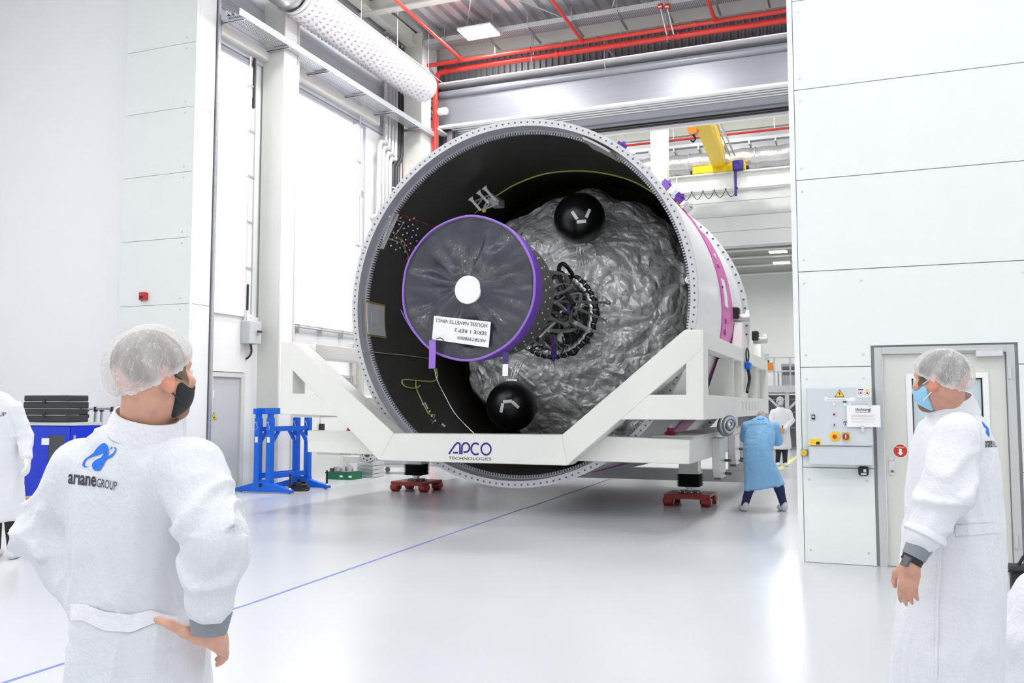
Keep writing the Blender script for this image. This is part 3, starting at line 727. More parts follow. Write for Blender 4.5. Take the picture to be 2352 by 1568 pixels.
for k, px in enumerate((1590, 1723, 1751, 1778)):      # round diffusers beneath the lintel
    q = onY(px, 541, 37.9); t = thing('cable_reel', ('round grey reel below the far lintel beside the stage flank', 'round grey reel farthest from the near partition in a row of three', 'middle of three round grey reels below the far lintel', 'round grey reel of three closest to the near partition')[k], 'reel', tuple(q), 'reels below the lintel')
    MB().lathe([(.0001, -.1), (.16, -.1), (.2, 0), (.16, .1), (.0001, .1)], q, 'Y', 16).build('drum', 'grey_paint', t, smooth=True)
    MB().cyl(q, q + np.array((0, 0, .55)), .02, 5).build('hanger', 'steel', t)
# mezzanine with railing, and dark openings beneath
mz = thing('mezzanine', 'steel mezzanine platform with railing at the far end', 'platform', (-2, 33, 2.4))
y0 = 33.0; q0 = onY(1762, 885, y0); q1 = onY(1828, 885, y0); zt_ = q0[2]
MB().box((q0[0] - 1.5, y0, zt_ - .25), (q1[0] + 1, y0 + 3.5, zt_)).build('deck', 'zinc', mz)
for z in (.5, 1.0): MB().cyl((q0[0] - 1.5, y0 + .05, zt_ + z), (q1[0] + 1, y0 + .05, zt_ + z), .03, 6).build('rail', 'zinc', mz)
for x in np.arange(q0[0] - 1.4, q1[0] + 1, .55): MB().cyl((x, y0 + .05, zt_), (x, y0 + .05, zt_ + 1.0), .03, 6).build('baluster', 'zinc', mz)
for x in (q0[0] - 1.2, (q0[0] + q1[0]) / 2 + .1, q1[0] + .6): MB().box((x, y0 + .1, 0), (x + .14, y0 + .24, zt_ - .25)).build('post', 'zinc', mz)
xm = (q0[0] + q1[0]) / 2
MB().bar((xm + .15, y0 + .17, zt_ - .9), (xm + .8, y0 + .17, zt_ - .25), .08, .08).build('knee_brace', 'zinc', mz)
MB().bar((xm - .0, y0 + .17, zt_ - .9), (xm - .65, y0 + .17, zt_ - .25), .08, .08).build('knee_brace', 'zinc', mz)
t = thing('shaded_opening', 'dark grey sheet painted as the shaded opening beneath the mezzanine', 'shaded opening', (xm, y0 + 3, 0))
MB().box((q0[0] - 1.5, y0 + 3.2, 0), (q1[0] + 1, y0 + 3.3, zt_ - .3)).build('sheet', 'dark_clad', t)  # dark sheet with bars stands in for the shade in the opening
for z in (.7, 1.3, 1.8): MB().box((q0[0] - 1.5, y0 + 3.15, z), (q1[0] + 1, y0 + 3.2, z + .05)).build('bar', 'mid_grey', t)
t = thing('equipment_box', 'stack of orange and white equipment on the mezzanine', 'equipment', (q0[0], y0 + 1, zt_))
MB().box((q0[0] - .2, y0 + .8, zt_), (q0[0] + .3, y0 + 1.4, zt_ + .5)).build('lower_box', 'white', t); MB().box((q0[0] - .15, y0 + .8, zt_ + .5), (q0[0] + .15, y0 + 1.2, zt_ + .85)).build('upper_box', 'orange', t)
t = thing('equipment_rack', 'dark equipment rack behind the mezzanine railing', 'equipment', (q1[0], y0 + 1, zt_))
MB().box((q1[0] - .55, y0 + .8, zt_), (q1[0] + .5, y0 + 1.5, zt_ + .8)).build('body', 'mid_grey', t); MB().box((q1[0] - .5, y0 + .78, zt_ + .4), (q1[0] + .4, y0 + .8, zt_ + .7)).build('screen', 'dark_metal', t)
q = onY(1760, 830, 36); t = thing('exit_sign', 'small green exit sign on the far wall', 'sign', tuple(q))
MB().box((q[0] - .12, 36, q[2] - .25), (q[0] + .12, 36.03, q[2] + .05)).build('panel', 'green', t); MB().box((q[0] - .12, 36, q[2] + .06), (q[0] + .12, 36.03, q[2] + .3)).build('plate', 'grey_paint', t)
# ================================================================== ROCKET STAGE
AX, AZ, YF0 = -4.75, 3.08, 12.06
def ringpt(r, a, y): return (AX + r * math.cos(a), y, AZ + r * math.sin(a))
def angle_at(px, py, r):
    """point on the inside of a cylinder of radius r about the stage axis, seen at a pixel (far intersection)"""
    d = ray(px, py); o = _C - np.array([AX, 0, AZ]); A = d[0] ** 2 + d[2] ** 2; B = o[0] * d[0] + o[2] * d[2]; Cc = o[0] ** 2 + o[2] ** 2 - r * r
    t = (-B + math.sqrt(max(B * B - A * Cc, 0))) / A; p = _C + d * t
    return p, math.atan2(p[2] - AZ, p[0] - AX)
sg = thing('rocket_stage', 'huge white cylindrical rocket stage with dark open end and foil covered tank', 'rocket stage', (AX, 15, 0))
N = 180
MB().lathe([(2.60, YF0 + .02), (2.60, YF0), (2.70, YF0), (2.70, YF0 + .05), (2.66, YF0 + .06)], (AX, 0, AZ), 'Y', N).build('front_flange', M('flange', (.62, .63, .65), .4, .4, .05, 20), sg, smooth=True, sharp=.5)
MB().lathe([(2.60, YF0 + .02), (2.585, YF0 + .1), (2.60, YF0 + .11), (2.59, YF0 + .2), (2.57, YF0 + .2), (2.57, YF0 + .26)], (AX, 0, AZ), 'Y', N).build('inner_lip', M('lip', (.52, .53, .58), .4, .3), sg, smooth=True, sharp=.5)
th = MB(); NT = 400
for k in range(NT):
    a = 2 * PI * k / NT; c, s = math.cos(a), math.sin(a); t = np.array([-s, 0, c]); rr = np.array([c, 0, s])
    p0 = np.array([AX, YF0 + .2, AZ]); w_ = .011
    vs = [p0 + rr * r_ + t * w_ * e + np.array([0, y_, 0]) for y_ in (0, .05) for r_ in (2.572, 2.535) for e in (-1, 1)]
    th.add(vs, [(0, 1, 3, 2), (4, 6, 7, 5), (0, 2, 6, 4), (1, 5, 7, 3), (2, 3, 7, 6)])
tag(th.build('tooth_ring', 'lip', sg), kind='stuff')
bolt = MB().lathe([(.0001, -.006), (.012, -.006), (.014, 0)], (0, 0, 0), 'Y', 8); src = None
for k in range(170):
    p = ringpt(2.655, 2 * PI * k / 170, YF0 - .001)
    if src is None: src = piece(bolt, 'bolt', 'dark_metal', sg, p)
    else: inst(src, sg, p)
# outer skins
MB().lathe([(2.66, YF0 + .06), (2.66, 14.5)], (AX, 0, AZ), 'Y', N).build('forward_skin', 'skin_white', sg, smooth=True)
MB().lathe([(2.66, 14.5), (2.675, 14.5), (2.675, 15.75), (2.66, 15.75)], (AX, 0, AZ), 'Y', N).build('pink_band', 'pink', sg, smooth=True)
MB().lathe([(2.66, 15.75), (2.66, 17.35)], (AX, 0, AZ), 'Y', N).build('rear_skin', 'skin_white', sg, smooth=True)
MB().lathe([(2.66, 17.35), (2.76, 17.35), (2.76, 17.5), (2.6, 17.5)], (AX, 0, AZ), 'Y', N).build('rear_flange', 'flange', sg, smooth=True, sharp=.5)
MB().lathe([(2.6, 17.5), (2.5, 19.6), (2.2, 20.3), (.001, 20.8)], (AX, 0, AZ), 'Y', 96).build('rear_dome', 'skin_white', sg, smooth=True)
for k in range(-14, 15):
    inst(src, sg, (AX + 2.71 * math.cos(k * .062), 17.348, AZ + 2.71 * math.sin(k * .062)), scale=(1.6, 1, 1.6))
# fittings on the pink band
for k, (a, c) in enumerate(((.62, 'white'), (.56, 'white'), (.18, 'white'), (.13, 'white'), (.07, 'white'))):
    p = np.array(ringpt(2.68, a, 14.9)); m = MB(); m.cbox((0, 0, 0), (.02, .34, .17)); piece(m, 'cover_plate', c, sg, p, (0, -a, 0))
for a in (.36, .30, -.05, -.12): 
    p = np.array(ringpt(2.685, a, 14.85)); m = MB().lathe([(.0001, .015), (.05, .015), (.05, 0)], (0, 0, 0), 'X', 14); piece(m, 'port', 'white' if a > .33 else 'pink', sg, p, (0, -a, 0))
# purple and metal lift lugs along the upper right flank
for (a, y, c) in ((1.0, 12.75, 'purple'), (.98, 13.15, 'alu'), (.80, 13.9, 'light_purple'), (.76, 14.35, 'alu'), (.72, 14.2, 'purple'), (.70, 14.75, 'steel')):
    m = MB(); m.cbox((.05, 0, 0), (.1, .2, .11)).cbox((.12, .04, .02), (.08, .09, .15)).cyl((.14, -.1, 0), (.14, .12, 0), .03, 10)
    piece(m, 'lifting_lug', c, sg, ringpt(2.66, a, y), (0, -a, .3))
m = MB().cbox((.01, 0, 0), (.02, .2, .14)); piece(m, 'yellow_tag', 'bright_yellow', sg, ringpt(2.665, .86, 13.2), (0, -.86, 0))
# inside: dark liner
MB().lathe([(2.565, YF0 + .22), (2.565, 15.8), (2.2, 16.2), (.01, 16.4)], (AX, 0, AZ), 'Y', 128).build('inner_liner', 'liner', sg, smooth=True)
def liner_patch(px, py, w_ang, ly, name, mat, thick=.02, r=2.555, par=None):
    p, a = angle_at(px, py, r); m = MB(); n = 6; vs = []
    for rr in (r, r - thick):
        for j in (-1, 1):
            for i in range(n + 1): t = a + (i / n - .5) * w_ang; vs.append((AX + rr * math.cos(t), p[1] + j * ly / 2, AZ + rr * math.sin(t)))
    k = n + 1; fs = []
    for i in range(n): fs += [(2 * k + i, 2 * k + i + 1, 3 * k + i + 1, 3 * k + i), (i, i + 1, 2 * k + i + 1, 2 * k + i), (k + i, 3 * k + i, 3 * k + i + 1, k + i + 1)]
    fs += [(0, 2 * k, 3 * k, k), (n, k + n, 3 * k + n, 2 * k + n)]
    return m.add(vs, fs).build(name, mat, par or sg)
M('tan', (.38, .24, .07), .5)
h1 = liner_patch(862, 735, .22, .60, 'access_hatch', 'tan', .012); liner_patch(860, 735, .195, .54, 'hatch_cover', 'grey_paint', .03, par=h1); liner_patch(858, 728, .1, .26, 'hatch_label', 'alu', .036, par=h1)
h2 = liner_patch(1384, 343, .21, .66, 'access_hatch', 'tan', .012); liner_patch(1384, 341, .18, .58, 'hatch_cover', 'grey_paint', .03, par=h2)

# ---------------------------------------------------------------- crumpled foil over the tank dome
mf = M('foil', (.90, .90, .91), .36, .30, .10, 5)
def crinkle(m, scales, dist=.03):
    nt = m.node_tree; b = nt.nodes['Principled BSDF']; tc = nt.nodes.new('ShaderNodeTexCoord'); ns = nt.nodes.new('ShaderNodeTexNoise'); ns.inputs['Scale'].default_value = 3; nt.links.new(tc.outputs['Object'], ns.inputs['Vector'])
    mx = nt.nodes.new('ShaderNodeMixRGB'); mx.inputs[0].default_value = .25; nt.links.new(tc.outputs['Object'], mx.inputs[1]); nt.links.new(ns.outputs['Color'], mx.inputs[2]); prev = None
    for sc_, st_ in scales:
        v = nt.nodes.new('ShaderNodeTexVoronoi'); v.feature = 'DISTANCE_TO_EDGE'; v.inputs['Scale'].default_value = sc_; nt.links.new(mx.outputs[0], v.inputs['Vector'])
        bp = nt.nodes.new('ShaderNodeBump'); bp.inputs['Strength'].default_value = st_; bp.inputs['Distance'].default_value = dist * 6 / sc_; nt.links.new(v.outputs['Distance'], bp.inputs['Height'])
        if prev: nt.links.new(prev.outputs[0], bp.inputs['Normal'])
        prev = bp
    nt.links.new(prev.outputs[0], b.inputs['Normal'])
crinkle(mf, ((3.2, .6), (8, .35)), .12)
def vnoise(P, seed):
    """smooth value noise, P (n,3)"""
    rs = np.random.RandomState(seed); T = rs.rand(32, 32, 32).astype(np.float32)
    I = np.floor(P).astype(int); Fr = P - I; Fr = Fr * Fr * (3 - 2 * Fr); out = 0
    for dx in (0, 1):
        for dy in (0, 1):
            for dz in (0, 1):
                wt = (Fr[:, 0] if dx else 1 - Fr[:, 0]) * (Fr[:, 1] if dy else 1 - Fr[:, 1]) * (Fr[:, 2] if dz else 1 - Fr[:, 2])
                out = out + wt * T[(I[:, 0] + dx) % 32, (I[:, 1] + dy) % 32, (I[:, 2] + dz) % 32]
    return out
def crumple(P2, seed, cell, depth):
    """faceted folds: distance between nearest and second nearest of scattered points"""
    rs = np.random.RandomState(seed); n = int(26 / cell ** 2); Q = (rs.rand(n, 2) - .5) * 5.6; hgt = rs.rand(n); sl = (rs.rand(n, 2) - .5) * 1.9
    out = np.zeros(len(P2)); 
    for s0 in range(0, len(P2), 4000):
        p = P2[s0:s0 + 4000]; D = ((p[:, None, :] - Q[None]) ** 2).sum(2); i = np.argpartition(D, 2, 1)[:, :2]; i = np.take_along_axis(i, np.argsort(np.take_along_axis(D, i, 1), 1), 1)
        d1 = np.sqrt(np.take_along_axis(D, i[:, :1], 1))[:, 0]; d2 = np.sqrt(np.take_along_axis(D, i[:, 1:2], 1))[:, 0]
        e = np.clip((d2 - d1) / cell, 0, 1); q = p - Q[i[:, 0]]
        out[s0:s0 + 4000] = (np.sqrt(e) * .7 + (q * sl[i[:, 0]]).sum(1) / cell * .55 * np.clip(e * 3, 0, 1) + .35 * hgt[i[:, 0]] * np.clip(e * 4, 0, 1))
    return out * depth
nr, na = 120, 400; rr = np.linspace(.30, 1, nr); aa = np.linspace(0, 2 * PI, na, endpoint=False)
Rm = 2.36 + .05 * np.sin(aa * 5 + 1) + .06 * np.sin(aa * 9) + .05 * np.sin(aa * 17 + 2)
RR = rr[:, None] * Rm[None, :]; XX = RR * np.cos(aa)[None]; ZZ = RR * np.sin(aa)[None]
P2 = np.stack([XX.ravel(), ZZ.ravel()], 1)
wv = np.stack([P2[:, 0] * 2.2, P2[:, 1] * 2.2, np.zeros(len(P2))], 1) + 20; warp = np.stack([vnoise(wv, 5) - .5, vnoise(wv + 7, 6) - .5], 1) * .32
H = crumple(P2 + warp, 1, .40, .13) + crumple(P2 + warp * 1.4, 2, .18, .055)
H += .10 * vnoise(wv * 1.0 + 3, 8)
edge = np.clip((rr - .93) / .07, 0, 1)[:, None] * np.ones((1, na))
YY = 14.15 + 1.25 * (RR / 2.4) ** 2 - H.reshape(nr, na) + .28 * edge ** 2
vs = np.stack([AX + XX, YY, AZ + ZZ], 2).reshape(-1, 3)
fs = [(i * na + k, i * na + (k + 1) % na, (i + 1) * na + (k + 1) % na, (i + 1) * na + k) for i in range(nr - 1) for k in range(na)]
fo = MB().add(vs, fs).build('foil_blanket', mf, sg, smooth=True, sharp=.9, fix=False)
tape = M('tape', (.72, .72, .72), .3, .6, .1, 10)
def foil_y(x, z):
    r = math.hypot(x, z); i = int(np.clip((r / 2.36 - .30) / .70 * (nr - 1), 0, nr - 1)); k = int((math.atan2(z, x) % (2 * PI)) / (2 * PI) * na) % na
    return YY[i, k]
MB().lathe([(.30, 14.1), (.74, 14.22), (.74, 14.4), (.2, 14.5)], (AX, 0, AZ), 'Y', 24).build('engine_bay', 'liner_black', sg)
# helium spheres with white labels
for n_, (px, py, lab) in enumerate(((1331, 502, ((-.105, -.03, -1.0), (-.0, -.125, .1), (.1, -.0, 1.15))), (1175, 932, ((-.15, -.03, 1.35), (-.06, .07, .08), (.06, .02, -.75))))):
    c = onY(px, py, 13.95); r_ = .425
    so = MB().sphere(c, r_, 40, 20).build('helium_sphere', 'sphere_black', sg, smooth=True, sharp=3)
    rt, u_ = Vector(_rt), Vector((0, 0, 1)); tc_ = Vector(_C - c).normalized()
    for (dx, dz_, an) in lab:
        m = MB(); n = 6; vs = []; L, Wd = .15, .05
        for i in range(n + 1):
            for j in (-1, 1):
                u = (i / n - .5) * L; v = j * Wd / 2; x_ = dx * 1.05 + u * math.cos(an) - v * math.sin(an); z_ = dz_ * 1.05 + u * math.sin(an) + v * math.cos(an)
                h = math.sqrt(max(r_ ** 2 - x_ ** 2 - z_ ** 2, 0)); d = (rt * x_ + Vector((0, 0, 1)).cross(rt).cross(rt) * 0 + Vector((0, 0, 1)) * z_)
                fw_ = (tc_ - rt * tc_.dot(rt)); fw_ = (fw_ - u_ * fw_.dot(u_)).normalized()
                vs.append(Vector(c) + (d + fw_ * h).normalized() * (r_ + .003))
        m.add(vs, [(2 * i, 2 * i + 1, 2 * i + 3, 2 * i + 2) for i in range(n)]).build('white_label', 'paper', so, fix=False)
    s_ = 1 if n_ == 1 else -1
    for k in range(4):
        a = np.array(c) + np.array([.02 * k - .05, .05, s_ * (r_ - .02)]); b_ = a + np.array([.09 + .02 * k, .1, s_ * .35]) if n_ else a + np.array([-.02 + .03 * k, .1, -.36])
        MB().tube(spline([a, (a + b_) / 2 + np.array([.02 * (k % 2), -.05, 0]), b_], 4), .009, 6).build('gas_line', 'steel', sg)
    MB().cyl(np.array(c) + (-.06, .02, s_ * (r_ - .01)), np.array(c) + (.1, .02, s_ * (r_ - .01)), .04, 8).build('valve', 'steel', sg)

# ---------------------------------------------------------------- engine
YN = 10.48
en = MB().lathe([(.90, YN), (.885, YN + .4), (.83, YN + .95), (.85, YN + .95), (.85, YN + .99), (.76, YN + .99), (.52, YN + 1.4), (.30, YN + 1.9), (.18, YN + 2.4), (.20, YN + 2.7), (.26, YN + 2.9), (.26, YN + 3.5)], (AX, 0, AZ), 'Y', 64).build('engine_nozzle', 'nozzle', sg, smooth=True, sharp=.6)
rv = MB().sphere((0, 0, 0), .012, 8, 5); src2 = None
for k in range(36):
    for j, y in enumerate((YN + .6, YN + .85)):
        p = ringpt(.872 - .03 * j, 2 * PI * (k + .5 * j) / 36, y)
        if src2 is None: src2 = piece(rv, 'rivet', 'steel', en, p)
        else: inst(src2, en, p)
rng = random.Random(11)
def rp(r, a, y): return np.array(ringpt(r, a, y))
mcl = ['steel', 'steel', 'alu', 'dark_metal', 'steel', 'black']
for k in range(54):
    a = rng.uniform(-1.9, 1.25); y0_ = rng.uniform(12.0, 12.8); y1_ = rng.uniform(13.3, 14.2); r0_ = rng.uniform(.32, .6); r1_ = rng.uniform(.25, .72); a1_ = a + rng.uniform(-.8, .8)
    pts = [rp(r0_, a, y0_), rp(rng.uniform(.35, .68), a + (a1_ - a) * .3 + rng.uniform(-.2, .2), y0_ + (y1_ - y0_) * .33), rp(rng.uniform(.35, .72), a + (a1_ - a) * .7 + rng.uniform(-.2, .2), y0_ + (y1_ - y0_) * .66), rp(r1_, a1_, y1_)]
    MB().tube(spline(pts, 5), rng.choice((.009, .012, .016, .022, .03)), 7).build('engine_pipe', mcl[k % 6], sg, smooth=True, sharp=1.2)
for k in range(16):
    a = rng.uniform(-1.8, 1.2); c = rp(rng.uniform(.35, .6), a, rng.uniform(12.6, 13.9)); m = MB()
    s_ = rng.uniform(.05, .12); m.cbox((0, 0, 0), (s_, s_ * 1.4, s_)).cyl((0, -s_, 0), (0, s_, 0), s_ * .45, 10)
    piece(m, 'valve_block', rng.choice(('steel', 'dark_metal', 'alu', 'steel')), sg, c, (rng.uniform(0, 3), rng.uniform(0, 3), a))
# big braided ring behind the nozzle
for rr_, mm in ((.70, 'black'), (.64, 'steel')):
    m = MB(); m.tube([rp(rr_ + .02 * (k % 2), -2.2 + 3.2 * k / 40, 13.95) for k in range(41)], .045, 8).build('harness_ring', mm, sg)
    for k in range(0, 40, 2): MB().cyl(rp(rr_ + .01, -2.2 + 3.2 * k / 40, 13.94), rp(rr_ + .01, -2.2 + 3.2 * (k + .2) / 40, 13.94), .05, 8).build('wrap_band', 'steel', sg)
# struts towards the foil
for (p0, p1, r_) in (((1266, 692), (1399, 695), .022), ((1322, 706), (1396, 738), .02), ((1322, 741), (1352, 757), .032), ((1352, 757), (1392, 768), .024), ((1238, 775), (1300, 715), .035)):
    a = onY(*p0, 12.7); b_ = onY(*p1, 13.75 if p1[0] > 1310 else 12.9)
    MB().cyl(a, b_, r_, 10).build('strut', 'steel', sg, smooth=True); MB().cyl(b_ - (b_ - a) / np.linalg.norm(b_ - a) * .04, b_, r_ * 1.7, 10).build('strut_end', 'alu', sg)
hs = [onY(1318, 700, 12.6), onY(1300, 672, 12.75), onY(1287, 640, 12.9), onY(1284, 615, 13.1), onY(1292, 606, 13.3), onY(1303, 613, 13.5), onY(1315, 630, 13.75)]
MB().tube(spline(hs, 5), .035, 10).build('black_hose', 'black', sg, smooth=True)
def ribbon(pts, wd, name, mat, par, wdir=(1, 0, 0)):
    P = spline(pts, 5); wd_ = np.array(wdir, float) * wd / 2; m = MB(); n = len(P)
    m.add([p - wd_ for p in P] + [p + wd_ for p in P] + [p - wd_ + (0, .004, 0) for p in P] + [p + wd_ + (0, .004, 0) for p in P], [(i, i + 1, n + i + 1, n + i) for i in range(n - 1)] + [(2 * n + i, 3 * n + i, 3 * n + i + 1, 2 * n + i + 1) for i in range(n - 1)])
    return m.build(name, mat, par, fix=False)
ribbon([onY(1268, 775, 12.3), onY(1270, 800, 12.3), onY(1268, 815, 12.28), onY(1260, 822, 12.25)], .05, 'purple_strap', 'dark_purple', sg)
ribbon([onY(1272, 790, 12.32), onY(1275, 815, 12.32), onY(1270, 830, 12.3)], .05, 'purple_strap', 'dark_purple', sg)
ribbon([onY(1292, 772, 12.5), onY(1294, 800, 12.5), onY(1287, 820, 12.48)], .025, 'black_strap', 'black', sg)
ribbon([onY(1306, 700, 12.4), onY(1307, 722, 12.4)], .05, 'purple_strap', 'dark_purple', sg)
MB().cyl(onY(1581, 642, 13.6) + (0, .05, 0), onY(1581, 642, 13.6), .075, 18).build('sensor_dome', 'alu', sg, bevel=.02)
MB().cyl(onY(1578, 655, 13.65), onY(1586, 668, 13.75), .05, 10).build('sensor_mount', 'dark_metal', sg)
# wiring inside the liner
def on_liner(pts, r, name, mat, rad=2.55, n=6):
    return MB().tube(spline([angle_at(px, py, rad)[0] for px, py in pts], n), r, 6).build(name, mat, sg)
on_liner([(1136, 452), (1180, 425), (1240, 402), (1300, 393), (1360, 394), (1420, 405), (1470, 424), (1520, 457), (1555, 490)], .014, 'yellow_harness', 'lime')
on_liner([(1002, 846), (1004, 868), (990, 876), (950, 873), (927, 872), (924, 880), (935, 889), (955, 891), (965, 885)], .012, 'yellow_harness', 'lime')
on_liner([(955, 875), (956, 890), (965, 912), (975, 932), (985, 950), (998, 952), (996, 960)], .010, 'yellow_harness', 'lime')
on_liner([(836, 806), (880, 811), (930, 816), (985, 823)], .008, 'silver_wire', 'alu')
on_liner([(998, 848), (1005, 875), (1020, 905), (1042, 945), (1068, 975), (1092, 998)], .010, 'silver_wire', 'alu')
for k, (col, pts) in enumerate((('red', [(905, 512), (925, 495), (940, 500), (955, 505), (970, 510), (985, 517), (1003, 518)]), ('ink_blue', [(905, 515), (925, 520), (940, 525), (952, 530), (948, 545), (958, 555), (958, 570)]), ('alu', [(885, 545), (905, 552), (920, 558), (928, 570), (936, 585), (937, 605)]), ('red', [(890, 530), (908, 538), (922, 548), (932, 560), (940, 580), (930, 600)]), ('grey_paint', [(910, 505), (925, 512), (915, 530), (905, 545), (925, 552), (932, 575)]))):
    on_liner(pts, .012 if k == 2 else .006, 'sensor_wire', col)
dot = MB().sphere((0, 0, 0), .014, 8, 5); sd = None
for i in range(34):
    px = 895 + (i * 37 % 66); py = 497 + (i * 53 % 82)
    p = angle_at(px, py, 2.548)[0]
    if sd is None: sd = piece(dot, 'tie_base', 'white', sg, p)
    else: inst(sd, sg, p)
for (px, py) in ((987, 945), (992, 955), (999, 967), (1000, 968), (1017, 975), (1021, 978), (972, 928)): inst(sd, sg, angle_at(px, py, 2.548)[0], scale=(1.5, 1.5, 1.5))
on_liner([(975, 925), (983, 940)], .02, 'connector', 'alu'); on_liner([(990, 965), (1002, 970)], .012, 'clip', 'alu'); on_liner([(1001, 963), (993, 972)], .012, 'clip', 'alu')
# aluminium bracket on the rim
q = [onY(*p, YF0 + .25) for p in ((893, 475), (913, 483), (874, 570), (852, 562))]
rbk = MB().prism(q, (0, .1, 0)).build('rim_bracket', 'white', sg)
q2 = [onY(*p, YF0 + .24) for p in ((905, 488), (909, 490), (884, 552), (880, 550))]; MB().prism(q2, (0, -.03, 0)).build('bracket_rib', 'grey_paint', rbk)
q2 = [onY(*p, YF0 + .24) for p in ((884, 497), (890, 499), (866, 556), (861, 554))]; MB().prism(q2, (0, -.03, 0)).build('bracket_rib', 'white', rbk)
# thruster rig: three horns on a small truss
def tp(px, py, y=13.7): return onY(px, py, y)
tg = MB()
for (a, b_) in (((1080, 455), (1104, 483)), ((1098, 440), (1122, 466)), ((1112, 430), (1138, 460))):
    A, B = tp(*a), tp(*b_, 13.8); MB().tube([A, A + (B - A) * .22, B], [.055, .025, .025], 10).build('thruster_horn', 'white', sg, smooth=True)
for (a, b_) in (((1092, 462), (1130, 445)), ((1104, 483), (1138, 460)), ((1098, 470), (1112, 450)), ((1112, 475), (1124, 452)), ((1122, 466), (1135, 470)), ((1130, 445), (1146, 463)), ((1104, 483), (1146, 468))):
    MB().cyl(tp(*a, 13.8), tp(*b_, 13.8), .016, 6).build('rig_strut', 'alu', sg)
MB().cbox(tp(1140, 466, 13.95), (.18, .3, .12)).build('rig_base', 'steel', sg); MB().cbox(tp(1112, 484, 13.8), (.06, .02, .05)).build('yellow_flag', 'bright_yellow', sg)
on_liner([(1090, 490), (1100, 482)], .008, 'yellow_harness', 'lime')
MB().tube(spline([angle_at(1560, 470, 2.55)[0] + (0, -.2, 0), angle_at(1580, 500, 2.55)[0] + (0, -.3, 0), angle_at(1592, 530, 2.55)[0]], 5), .012, 6).build('copper_trim', 'orange', sg)

# ================================================================== NOZZLE COVER (fabric)
cv = thing('nozzle_cover', 'dark grey fabric dust cover with purple edging over the engine nozzle', 'cover', (AX, YN, AZ - .9))
RC = .935; YC = YN - .05
nr2, na2 = 40, 240; vs = []; aa2 = np.linspace(0, 2 * PI, na2, endpoint=False)
pts = np.array([(RC * (i / (nr2 - 1)) * math.cos(a), RC * (i / (nr2 - 1)) * math.sin(a)) for i in range(nr2) for a in aa2])
r_ = np.hypot(pts[:, 0], pts[:, 1]) / RC; an = np.arctan2(pts[:, 1], pts[:, 0])
ww = vnoise(np.stack([np.cos(an) * 4 + 9, np.sin(an) * 4 + 9, r_ * 1.2], 1), 4); w2 = vnoise(np.stack([np.cos(an) * 11 + 19, np.sin(an) * 11 + 19, r_ * 2], 1), 9); w3 = vnoise(np.stack([pts[:, 0] * 7 + 9, pts[:, 1] * 7 + 9, r_ * 0], 1), 2)
dep = .05 * (r_ > .2) * np.sin(np.clip((r_ - .2) / .8, 0, 1) * PI) + (ww - .5) * .13 * np.sin(np.clip((r_ - .15) / .85, 0, 1) * PI) + (w2 - .5) * .05 * r_ * (1 - r_ ** 6) * (r_ > .2) + (w3 - .5) * .05 * (1 - r_ ** 4) * (r_ > .22)
vs = [(AX + p[0], YC + .02 + .03 * rr_ ** 2 + d, AZ + p[1]) for p, rr_, d in zip(pts, r_, dep)]
fs = [(i * na2 + k, i * na2 + (k + 1) % na2, (i + 1) * na2 + (k + 1) % na2, (i + 1) * na2 + k) for i in range(nr2 - 1) for k in range(na2)]
MB().add(vs, fs).build('fabric_face', 'cover_grey', cv, smooth=True, sharp=2.5, fix=False)
MB().tube([ringpt(RC + .004 * math.sin(k * .5), 2 * PI * k / 120, YC + .04 + .006 * math.sin(k * .35)) for k in range(120)], .016, 8, closed=True).build('piping', 'light_purple', cv, smooth=True)
sk = MB(); prof = [(RC, YC + .04), (RC + .012, YC + .1), (RC + .005, YC + .32), (RC - .01, YC + .34)]; sk.lathe(prof, (AX, 0, AZ), 'Y', 120).build('skirt', 'purple', cv, smooth=True)
wc = onY(1074, 665, YC); 
MB().lathe([(.0001, .0), (.18, .0), (.184, .004), (.184, .04)], (wc[0], YC, wc[2]), 'Y', 40).build('white_disc', 'paper', cv)
qs = [onY(*p, YC - .004) for p in ((992, 779), (1122, 798), (1127, 739), (997, 725))]
lb = MB().prism(qs, (0, .012, 0)).build('label_sheet', 'paper', cv)
# writing is upside down: its baseline runs along the top edge, right to left
ux = (qs[3] - qs[2]); ux /= np.linalg.norm(ux); uy = (qs[0] - qs[3]); uy /= np.linalg.norm(uy); Lw = np.linalg.norm(qs[3] - qs[2]); Hh = np.linalg.norm(qs[0] - qs[3])
ux = -(qs[2] - qs[3]) / Lw; uyy = -(qs[3] - qs[0]) / Hh; o_ = qs[2]
for (txt, v0, wd, hh, u0) in (('HOUSSE NAVETTE VINCI', .10, .90, .155, .05), ('SERIE 1 REP.2', .42, .56, .15, .05), ('AK58739B000', .74, .50, .135, .05)):
    text_on(txt, 'lettering', 'ink', lb, o_ + ux * Lw * u0 + uyy * Hh * v0, ux, uyy, width=Lw * wd, height=Hh * hh, lift=.004)
MB().tube(spline([onY(1002, 778, YC - .04), onY(1012, 776, YC - .05), onY(1020, 782, YC - .04)], 4), .006, 6).build('tie_string', 'black', lb)
ribbon([onY(993, 781, YC - .06), onY(993, 812, YC - .07), onY(992, 846, YC - .06)], .095, 'hanging_strap', 'light_purple', cv)
ribbon([onY(1161, 809, YC + .05), onY(1161, 835, YC + .04)], .08, 'hanging_strap', 'dark_purple', cv); ribbon([onY(1161, 836, YC + .04), onY(1160, 863, YC + .04)], .075, 'strap_label', 'paper', cv)
ribbon([onY(921, 712, YC + .05), onY(935, 740, YC + .04), onY(955, 770, YC + .04), onY(985, 798, YC + .03)], .05, 'edge_flap', 'light_purple', cv, (.5, 0, -.5))
